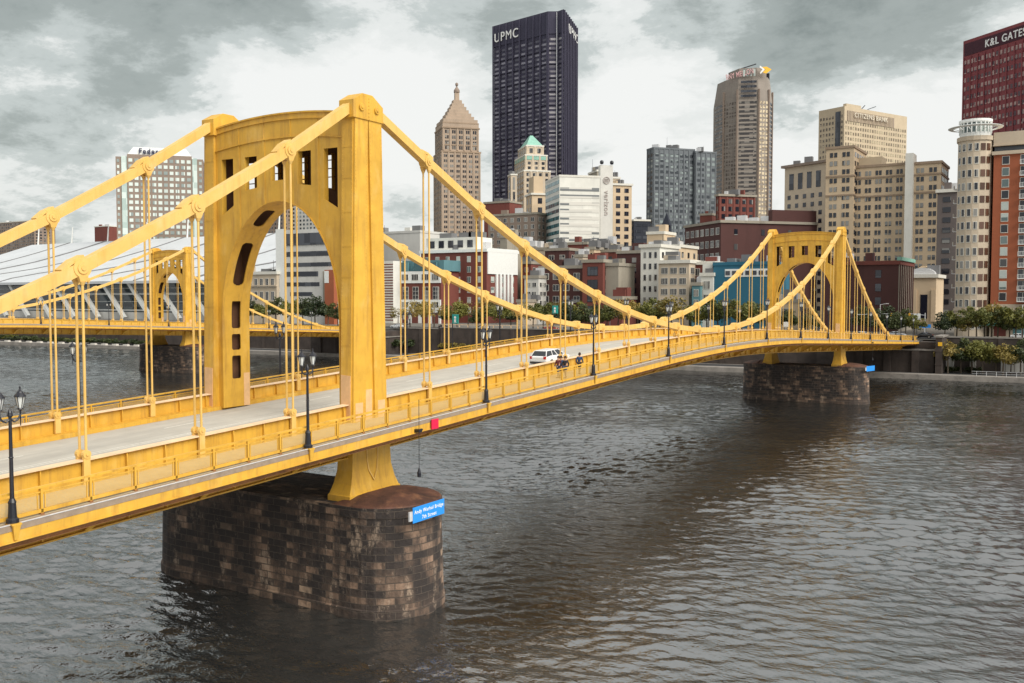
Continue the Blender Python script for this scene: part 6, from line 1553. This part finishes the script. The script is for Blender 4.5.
# ------------------------------------------------------------------ people
def skin(name, pts, edges, rad, m, parent, sub=1):
    me = bpy.data.meshes.new(name); me.from_pydata(pts, edges, []); o = bpy.data.objects.new(name, me); COL.objects.link(o)
    md = o.modifiers.new('skin', 'SKIN'); md.use_smooth_shade = True
    for i, r in enumerate(rad): me.skin_vertices[0].data[i].radius = (r, r) if not isinstance(r, tuple) else r
    me.skin_vertices[0].data[0].use_root = True
    s = o.modifiers.new('sub', 'SUBSURF'); s.levels = sub; s.render_levels = sub
    bpy.context.view_layer.update(); dg = bpy.context.evaluated_depsgraph_get(); nm = bpy.data.meshes.new_from_object(o.evaluated_get(dg)); bpy.data.objects.remove(o)
    nm.materials.clear(); nm.materials.append(m); q = bpy.data.objects.new(name, nm); COL.objects.link(q); q.parent = parent; return q
def cloth(n, c): return mat('cloth_'+n, c, .85, var=.15, vscale=8)
def person(loc, rz, lab, coat, legs, hair, stride=.28, bag=None):
    e = empty('person', loc, rz); tag(e, lab, 'person', None); s = stride
    J = {'hip': (0, 0, .95), 'spine': (0, 0, 1.15), 'chest': (0, .02, 1.38), 'neck': (0, .02, 1.52), 'head': (0, .04, 1.66), 'top': (0, .03, 1.76),
         'lsh': (-.19, .02, 1.42), 'lel': (-.25, -s*.4, 1.15), 'lwr': (-.24, -s*.3+.08, .90), 'lha': (-.24, -s*.2+.1, .81), 'rsh': (.19, .02, 1.42), 'rel': (.25, s*.35, 1.15), 'rwr': (.23, s*.7+.05, .93), 'rha': (.23, s*.8+.08, .85),
         'lhp': (-.10, 0, .90), 'lkn': (-.10, s*.55, .50), 'lan': (-.10, s*.75, .09), 'lto': (-.10, s*.75+.17, .03), 'rhp': (.10, 0, .90), 'rkn': (.10, -s*.2, .50), 'ran': (.10, -s*.9, .12), 'rto': (.10, -s*.9+.16, .03)}
    rad = {'hip': .14, 'spine': .13, 'chest': .15, 'neck': .055, 'head': .095, 'top': .07, 'lsh': .06, 'lel': .042, 'lwr': .03, 'lha': .038, 'rsh': .06, 'rel': .042, 'rwr': .03, 'rha': .038, 'lhp': .085, 'lkn': .06, 'lan': .042, 'lto': .035, 'rhp': .085, 'rkn': .06, 'ran': .042, 'rto': .035}
    E_ = [('hip', 'spine'), ('spine', 'chest'), ('chest', 'neck'), ('neck', 'head'), ('head', 'top'), ('chest', 'lsh'), ('lsh', 'lel'), ('lel', 'lwr'), ('lwr', 'lha'), ('chest', 'rsh'), ('rsh', 'rel'), ('rel', 'rwr'), ('rwr', 'rha'), ('hip', 'lhp'), ('lhp', 'lkn'), ('lkn', 'lan'), ('lan', 'lto'), ('hip', 'rhp'), ('rhp', 'rkn'), ('rkn', 'ran'), ('ran', 'rto')]
    def part(nm, keys, m, grow, sub=1):
        ks = keys; idx = {k: i for i, k in enumerate(ks)}; skin(nm, [J[k] for k in ks], [(idx[a], idx[b]) for a, b in E_ if a in idx and b in idx], [rad[k]+grow for k in ks], m, e, sub)
    part('body', list(J), M['skin'], 0, 2)
    part('jacket', ['hip', 'spine', 'chest', 'lsh', 'lel', 'lwr', 'rsh', 'rel', 'rwr'], coat, .022)
    part('trousers', ['hip', 'lhp', 'lkn', 'lan', 'rhp', 'rkn', 'ran'], legs, .018)
    h = MB(); h.lathe([(.115, 1.66), (.118, 1.72), (.10, 1.79), (.05, 1.835), (0, 1.845)], 0, .02, 12); h.lathe([(.118, 1.66), (.105, 1.60)], 0, 0, 12, a0=math.pi, a1=2*math.pi); h.build('hair', hair, e, smooth=True)
    for k in ('l', 'r'):
        a, t_ = J[k+'an'], J[k+'to']; q = MB(); q.hexa([(a[0]-.05, a[1]-.09, 0), (a[0]+.05, a[1]-.09, 0), (a[0]+.05, t_[1]+.06, 0), (a[0]-.05, t_[1]+.06, 0), (a[0]-.045, a[1]-.07, .11), (a[0]+.045, a[1]-.07, .11), (a[0]+.045, t_[1]+.04, .06), (a[0]-.045, t_[1]+.04, .06)]); q.build('shoe', M['tyre'], e)
    return e
dk = cloth('charcoal', (.02, .02, .028)); mr = cloth('maroon', (.13, .025, .025)); bl = cloth('blue', (.02, .06, .14)); jn = cloth('denim', (.04, .06, .12)); kh = cloth('khaki', (.20, .15, .10)); brn = cloth('brown_hair', (.05, .025, .012)); redcap = cloth('red_cap', (.30, .02, .02))
def at_walk(x, px, yy): q = on_x(x, px, yy); return (x, q.y, dz(q.y)+.02)
person(at_walk(7.7, 558.5, 360), R(170), 'walker in maroon jacket on the near sidewalk, left of the pair', mr, jn, brn)
person(at_walk(7.9, 561.2, 360), R(175), 'walker in blue top between the maroon and the dark jackets', bl, kh, brn)
person(at_walk(8.3, 565.5, 359), R(180), 'walker in dark jacket at right of the group of three', dk, jn, brn)
person(at_walk(8.1, 579.5, 357), R(5), 'lone walker in blue jacket just right of the group of three', bl, dk, brn)
person((8.5, -25.75, dz(-25.75)+.02), R(10), 'person with red cap and dark jacket walking at the left picture edge', dk, kh, redcap)

# ------------------------------------------------------------------ trees and planting
def crown_mesh(seed, n, rx, rz, leaf, clumps, hole=.25, low=-.55):
    rnd = random.Random(seed); b = MB(); cs = []
    for i in range(clumps):
        while True:
            x, y, z = rnd.uniform(-1, 1), rnd.uniform(-1, 1), rnd.uniform(low, 1)
            if x*x+y*y+z*z < 1 and (x*x+y*y+z*z > .12): break
        cs.append((x*rx*.82, y*rx*.82, z*rz*.82, rnd.uniform(.22, .42)*rx))
    for i in range(n):
        cx, cy, cz, cr = rnd.choice(cs)
        d = Vector((rnd.gauss(0, 1), rnd.gauss(0, 1), rnd.gauss(0, 1))).normalized()*cr*rnd.uniform(.45, 1.08)
        p = Vector((cx, cy, cz))+Vector((d.x, d.y, d.z*.75)); nrm = (d.normalized()*.6+Vector((rnd.gauss(0, 1), rnd.gauss(0, 1), rnd.gauss(0, 1)))*.5+Vector((0, 0, .4))).normalized()
        a = nrm.cross(Vector((rnd.gauss(0, 1), rnd.gauss(0, 1), rnd.gauss(0, 1)))).normalized(); c = nrm.cross(a); s = leaf*rnd.uniform(.6, 1.3)
        b.face([p+a*s, p+c*s*.6, p-a*s, p-c*s*.6])
    return b, cs
def trunk_mesh(seed, h, hc, cs, r=.2):
    rnd = random.Random(seed); b = MB(); b.tube((0, 0, 0), (.1, 0, hc*.7), r, r*.7, 7); b.tube((.1, 0, hc*.7), (0, .1, hc+.6), r*.7, r*.35, 6)
    for cx, cy, cz, cr in cs[:9]: b.tube((.05, 0, hc*.65+rnd.uniform(0, hc*.3)), (cx, cy, hc+cz), r*.4, r*.1, 5)
    return b
TREES = []
def make_tree(seed, H, rx, m, n=1500, leaf=.30, clumps=26, name='street_tree'):
    hc = H*.62; rz = H*.40; b, cs = crown_mesh(seed, n, rx, rz, leaf, clumps); cm = b.mesh('crown', M[m]); tm = trunk_mesh(seed, H, hc, cs).mesh('trunk', M['bark'])
    e = empty(name, (0, 0, 0)); put('trunk', tm, e); put('crown', cm, e, (0, 0, hc)); return e
tp = {'olive': make_tree(1, 8.5, 3.6, 'leaf'), 'dark': make_tree(2, 8.0, 3.8, 'leafdark', 1800), 'gold': make_tree(3, 8.2, 3.4, 'leafgold', 1100), 'sparse': make_tree(4, 8.8, 3.6, 'leafgold', 650, .24, 22)}
tused = set()
def tree(kind, x, d, z, s, lab, grp, sz=None):
    o = tp[kind] if kind not in tused else copy_tree(tp[kind]); tused.add(kind)
    o.location = (x, bank(x)+d, z); o.scale = (s, s, sz or s); o.rotation_euler = (0, 0, random.uniform(0, 6.28)); tag(o, lab, 'tree', grp); return o
rng = random.Random(11)
KN = {'olive': 'olive green', 'dark': 'dark green', 'gold': 'yellowing', 'sparse': 'thin leaved yellowish'}
def wx(px, d, z):       # where column px meets the line a distance d behind the water's edge
    lo, hi = -700., 200.
    r = ray(px, 320); 
    # plane y = bank(x)+d  ->  CAM.y + k r.y = 190.5+.064*(CAM.x+k r.x-30)+d
    k = (190.5+.064*(CAM.x-30)+d-CAM.y)/(r.y-.064*r.x); return CAM.x+k*r.x
spots = [(252, 'dark', 1.0), (263, 'olive', .9), (276, 'dark', 1.0), (290, 'olive', 1.05), (303, 'dark', 1.1), (315, 'dark', 1.15), (328, 'olive', 1.0), (338, 'dark', .9),
         (398, 'sparse', .75), (410, 'sparse', .95), (423, 'gold', 1.15), (434, 'sparse', 1.15), (446, 'dark', .95), (457, 'olive', .9), (468, 'sparse', 1.0), (478, 'dark', .85), (488, 'gold', .95), (500, 'olive', .85), (511, 'dark', .85), (522, 'sparse', .95),
         (533, 'olive', 1.0), (543, 'olive', 1.15), (553, 'gold', 1.0), (564, 'dark', 1.1), (575, 'olive', 1.1), (586, 'dark', 1.0), (596, 'dark', 1.05), (607, 'olive', .95), (618, 'gold', 1.1), (628, 'gold', 1.0), (638, 'sparse', 1.05), (649, 'olive', .95),
         (660, 'olive', 1.1), (671, 'gold', 1.15), (683, 'sparse', 1.0), (695, 'olive', 1.0), (707, 'dark', .95), (718, 'olive', .95), (730, 'gold', 1.0), (742, 'olive', 1.0), (754, 'dark', 1.0), (766, 'gold', .95), (790, 'dark', .8), (812, 'dark', .9), (862, 'dark', .8), (874, 'dark', .85), (885, 'dark', .8), (896, 'dark', .75), (906, 'dark', .7), (915, 'olive', .6)]
lm = {}
for i, (px, k, s) in enumerate(spots):
    d = 15.2 if i % 2 else 33.2; x = wx(px, d, STZ)
    zone = 'seen through the near portal arch' if px < 345 else 'left of the first teal sign' if px < 452 else 'between the two teal signs' if px < 552 else 'in front of the brick cluster' if px < 636 else 'below the cream loft building' if px < 700 else 'below the blue building' if px < 770 else 'seen through the far tower hangers'
    key = (zone); lm[key] = lm.get(key, 0)+1; q = ord_ + ['tenth', 'eleventh', 'twelfth']
    tree(k, x, d, STZ, s*rng.uniform(.95, 1.30), '%s boulevard tree %s, %s from left' % (KN[k], zone, q[lm[key]-1]), 'trees along the boulevard')
big = [(945, 16, STZ, 'dark', .9, 'dark tree behind the stone stair tower at boulevard level'), (957, 17, STZ, 'olive', 1.0, 'olive tree left of the yellow green boulevard tree'), (977, 15.5, STZ, 'olive', 1.1, 'olive tree before the green awning of the round cornered tower'), (992, 20, STZ, 'gold', 1.25, 'tall yellowing tree before the brick wing left edge'), (1016, 15, STZ, 'olive', 1.1, 'dense olive tree near the right edge, boulevard level'), (973, 9, 1.16, 'olive', 1.1, 'olive bushy tree in the middle of the wharf row'), (1004, 6, 1.16, 'gold', 1.0, 'yellowing tree on the wharf right of the bright green one'), (1022, 8, 1.16, 'dark', 1.1, 'dark tree on the wharf cut by the right edge'), (969, 15.5, STZ, 'gold', .75, 'yellow green small tree on the boulevard under the round cornered tower'), (985, 18, STZ, 'sparse', 1.15, 'tall thin leaved tree in front of the cream apartment tower'), (998, 16.5, STZ, 'olive', 1.1, 'olive tree in front of the apartment tower base'), (1010, 17, STZ, 'dark', 1.0, 'dark tree in front of the brick wing base'), (1023, 16, STZ, 'olive', 1.0, 'tree cut by the right picture edge at boulevard level'),
       (949, 6, 1.16, 'gold', 1.05, 'yellowing tree standing on the wharf beside the stone stair tower'), (962, 8, 1.16, 'dark', 1.1, 'dark bushy tree on the wharf, second from the stair tower'), (984, 7, 1.16, 'olive', 1.05, 'bright green tree on the wharf with pale forked trunk'), (997, 8, 1.16, 'olive', .9, 'smaller green tree on the wharf right of the forked one'), (1012, 9, 1.16, 'gold', .85, 'brownish tree on the wharf near the right picture edge')]
for px, d, z, k, s, lab in big: tree(k, wx(px, d, z), d, z, s*.92, lab, 'trees below the apartment tower')
sb, _ = crown_mesh(9, 700, 1.7, 1.1, .22, 12, low=-.3); sme = {k: sb.mesh('foliage', M[k]) for k in ('leafdark', 'leaf', 'leafgold')}
stem = MB(); stem.tube((0, 0, 0), (0, 0, .9), .08, .05, 5); stem.tube((0, 0, .2), (.5, .2, 1.1), .05, .03, 5); stme = stem.mesh('stem', M['bark'])
def shrub(x, d, z, s, k, lab, grp):
    e = empty('shrub', (x, bank(x)+d, z)); tag(e, lab, 'shrub', grp); put('foliage', sme[k], e, (0, 0, .8)); put('stem', stme, e); e.scale = (s, s, s*.8); e.rotation_euler = (0, 0, rng.uniform(0, 6))
for i in range(24):
    px = -8+i*6.6; x = wx(px, 8, 2); k = ('leafdark', 'leafdark', 'leaf')[i % 3]
    shrub(x, 7+(i % 3)*1.6, 1.15, rng.uniform(1.2, 2.0), k, '%s shrub on the far left river bank, number %s from the left' % ('olive' if k == 'leaf' else 'dark green', ['one', 'two', 'three', 'four', 'five', 'six', 'seven', 'eight', 'nine', 'ten', 'eleven', 'twelve', 'thirteen', 'fourteen', 'fifteen', 'sixteen', 'seventeen', 'eighteen', 'nineteen', 'twenty', 'twenty one', 'twenty two', 'twenty three', 'twenty four'][i]), 'shrubs on the far left bank')
for i, (px, s, k, lab) in enumerate([(402, 2.4, 'leafdark', 'dark shrub against the retaining wall just right of the near tower'), (395, 1.8, 'leafdark', 'smaller dark shrub hard against the near tower'), (446, 1.6, 'leafgold', 'yellow green shrub against the wall under the first teal sign'), (458, 1.7, 'leafgold', 'yellow green shrub right of the first teal sign'), (472, 1.3, 'leaf', 'low olive shrub against the retaining wall'), (952, 1.2, 'leafdark', 'low dark shrub behind the wharf railing'), (975, 1.2, 'leafdark', 'low round shrub behind the wharf railing')]):
    shrub(wx(px, 10.8, 2), 10.8, 1.16 if px > 900 else 3.0, s, k, lab, None)
# pale stone blocks on the edge of the left bank
blk = MB(); blk.hexa([(-1.3, -.6, 0), (1.3, -.6, 0), (1.3, .6, 0), (-1.3, .6, 0), (-1.1, -.5, .62), (1.15, -.5, .66), (1.1, .5, .62), (-1.15, .5, .6)]); bme = blk.mesh('stone_block', M['palestone'] if 'palestone' in M else M['edge'])
for i in range(14):
    px = -4+i*10.8; x = wx(px, .9, 1.2); o = put('stone_block', bme, None, (x, bank(x)+.9, 1.15), rz=.06); tag(o, 'pale stone block on the left river edge, %s from the left picture edge' % (ord_+['tenth', 'eleventh', 'twelfth', 'thirteenth', 'fourteenth'])[i], 'stone block', 'pale stone blocks along the river edge')
# pale panels on the wall at the right, street furniture, signals
for i, (a, c) in enumerate(((944, 955), (971, 977), (1002, 1030))):
    x0, x1 = wx(a, 12.1, 2), wx(c, 12.1, 2); e = empty('wall_panel', ((x0+x1)/2, bank((x0+x1)/2)+12.1, 1.2)); tag(e, 'pale concrete panel on the lower wall, %s of three from the left' % ord_[i], 'wall panel', 'pale panels on the wharf wall')
    b = MB(); b.box(-(x1-x0)/2, (x1-x0)/2, -.1, .1, .4, 4.6); b.build('panel', W['concrete'], e)
    for j in range(3):
        b = MB(); t = -(x1-x0)/2+(x1-x0)*(j+.5)/3; b.box(t-.06, t+.06, -.14, -.101, .4, 4.6); b.build('joint', M['wharf'], e)
def signal(px, d, lab, arm=5.5):
    x = wx(px, d, STZ); e = empty('traffic_signal', (x, bank(x)+d, STZ)); tag(e, lab, 'traffic signal')
    b = MB(); b.tube((0, 0, 0), (0, 0, 6.2), .14, .09, 8); b.build('post', M['zinc'], e)
    b = MB(); b.tube((0, 0, 5.6), (arm, 0, 6.0), .08, .05, 6); b.build('arm', M['zinc'], e)
    for t in (.55, .95):
        h = MB(); h.box(arm*t-.2, arm*t+.2, -.22, .12, 5.1, 6.1); hh = h.build('signal_head', M['trafficyellow'], e)
        for j, c in enumerate(('taillight', 'gold', 'teal')): l = MB(); l.tube((arm*t, -.26, 5.85-j*.28), (arm*t, -.221, 5.85-j*.28), .1, n=8); l.build('lens', M[c], hh)
signal(857, 30, 'traffic signal on a pale mast arm behind the right side span', 9); signal(925, 31, 'traffic signal at the street corner left of the round cornered tower', -4)
x = wx(926, 28, STZ); e = empty('street_name_sign', (x, bank(x)+28, STZ)); tag(e, 'blue overhead sign at the street corner right of the bridge end', 'sign'); b = MB(); b.tube((0, 0, 0), (0, 0, 6), .08, n=6); b.build('post', M['black'], e); b = MB(); b.box(-1.6, 1.2, -.05, .05, 2.4, 3.3); b.build('sign_board', M['bluesign'], e)
x = wx(917, 22, STZ); e = empty('street_sign', (x, bank(x)+22, STZ)); tag(e, 'white and yellow sign panels on a post at the bridge end', 'sign'); b = MB(); b.tube((0, 0, 0), (0, 0, 6.4), .08, n=6); b.build('post', M['black'], e)
b = MB(); b.box(-.8, .8, -.05, .05, 4.6, 6.2); b.build('white_panel', M['white'], e); b = MB(); b.box(-.4, .4, -.06, .04, 2.4, 3.5); b.build('yellow_panel', M['trafficyellow'], e)
e = empty('yellow_diamond_sign', (xtc+.3, 193.3, 8.1)); tag(e, 'small yellow sign on the face of the stone stair tower', 'sign'); b = MB(); b.hexa([(-.45, -.03, -.45), (.45, -.03, -.45), (.45, .03, -.45), (-.45, .03, -.45), (-.45, -.03, .45), (.45, -.03, .45), (.45, .03, .45), (-.45, .03, .45)]); b.build('sign_board', M['trafficyellow'], e); b = MB(); b.box(-.06, .06, .031, .2, -.1, .1); b.build('stub', M['black'], e)
for i, px in enumerate((1022, 880, 560, 610, 655, 700)):
    x = wx(px, 16, STZ); e = empty('street_light', (x, bank(x)+16, STZ)); tag(e, 'pale street light mast on the boulevard, '+('at the right picture edge', 'behind the right side span', 'left of the brick cluster', 'right in the brick cluster', 'below the cream loft', 'left of the blue building')[i], 'street light', 'boulevard street lights')
    b = MB(); b.tube((0, 0, 0), (0, 0, 8.5), .12, .07, 7); b.build('post', M['zinc'], e); b = MB(); b.tube((0, 0, 8.4), (1.4, 0, 8.7), .05, n=5); b.box(1.3, 2.0, -.12, .12, 8.62, 8.76); b.build('lamp_arm', M['zinc'], e)
# pedestrians' parapet and pale balustrade along the boulevard
e = empty('boulevard_parapet', (-72, bank(-72)+13.2, 9.7)); tag(e, 'pale balustrade on top of the retaining wall between the bridges', 'parapet'); b = MB(); b.bar((-56, -56*.064, .75), (56, 56*.064, .75), .3, .12)
b.build('rail', M['flange'], e)
for i in range(38):
    x = -55.5+i*3; b = MB(); b.box(x-.12, x+.12, .064*x-.12, .064*x+.12, 0, .69); b.build('baluster', M['flange'], e)
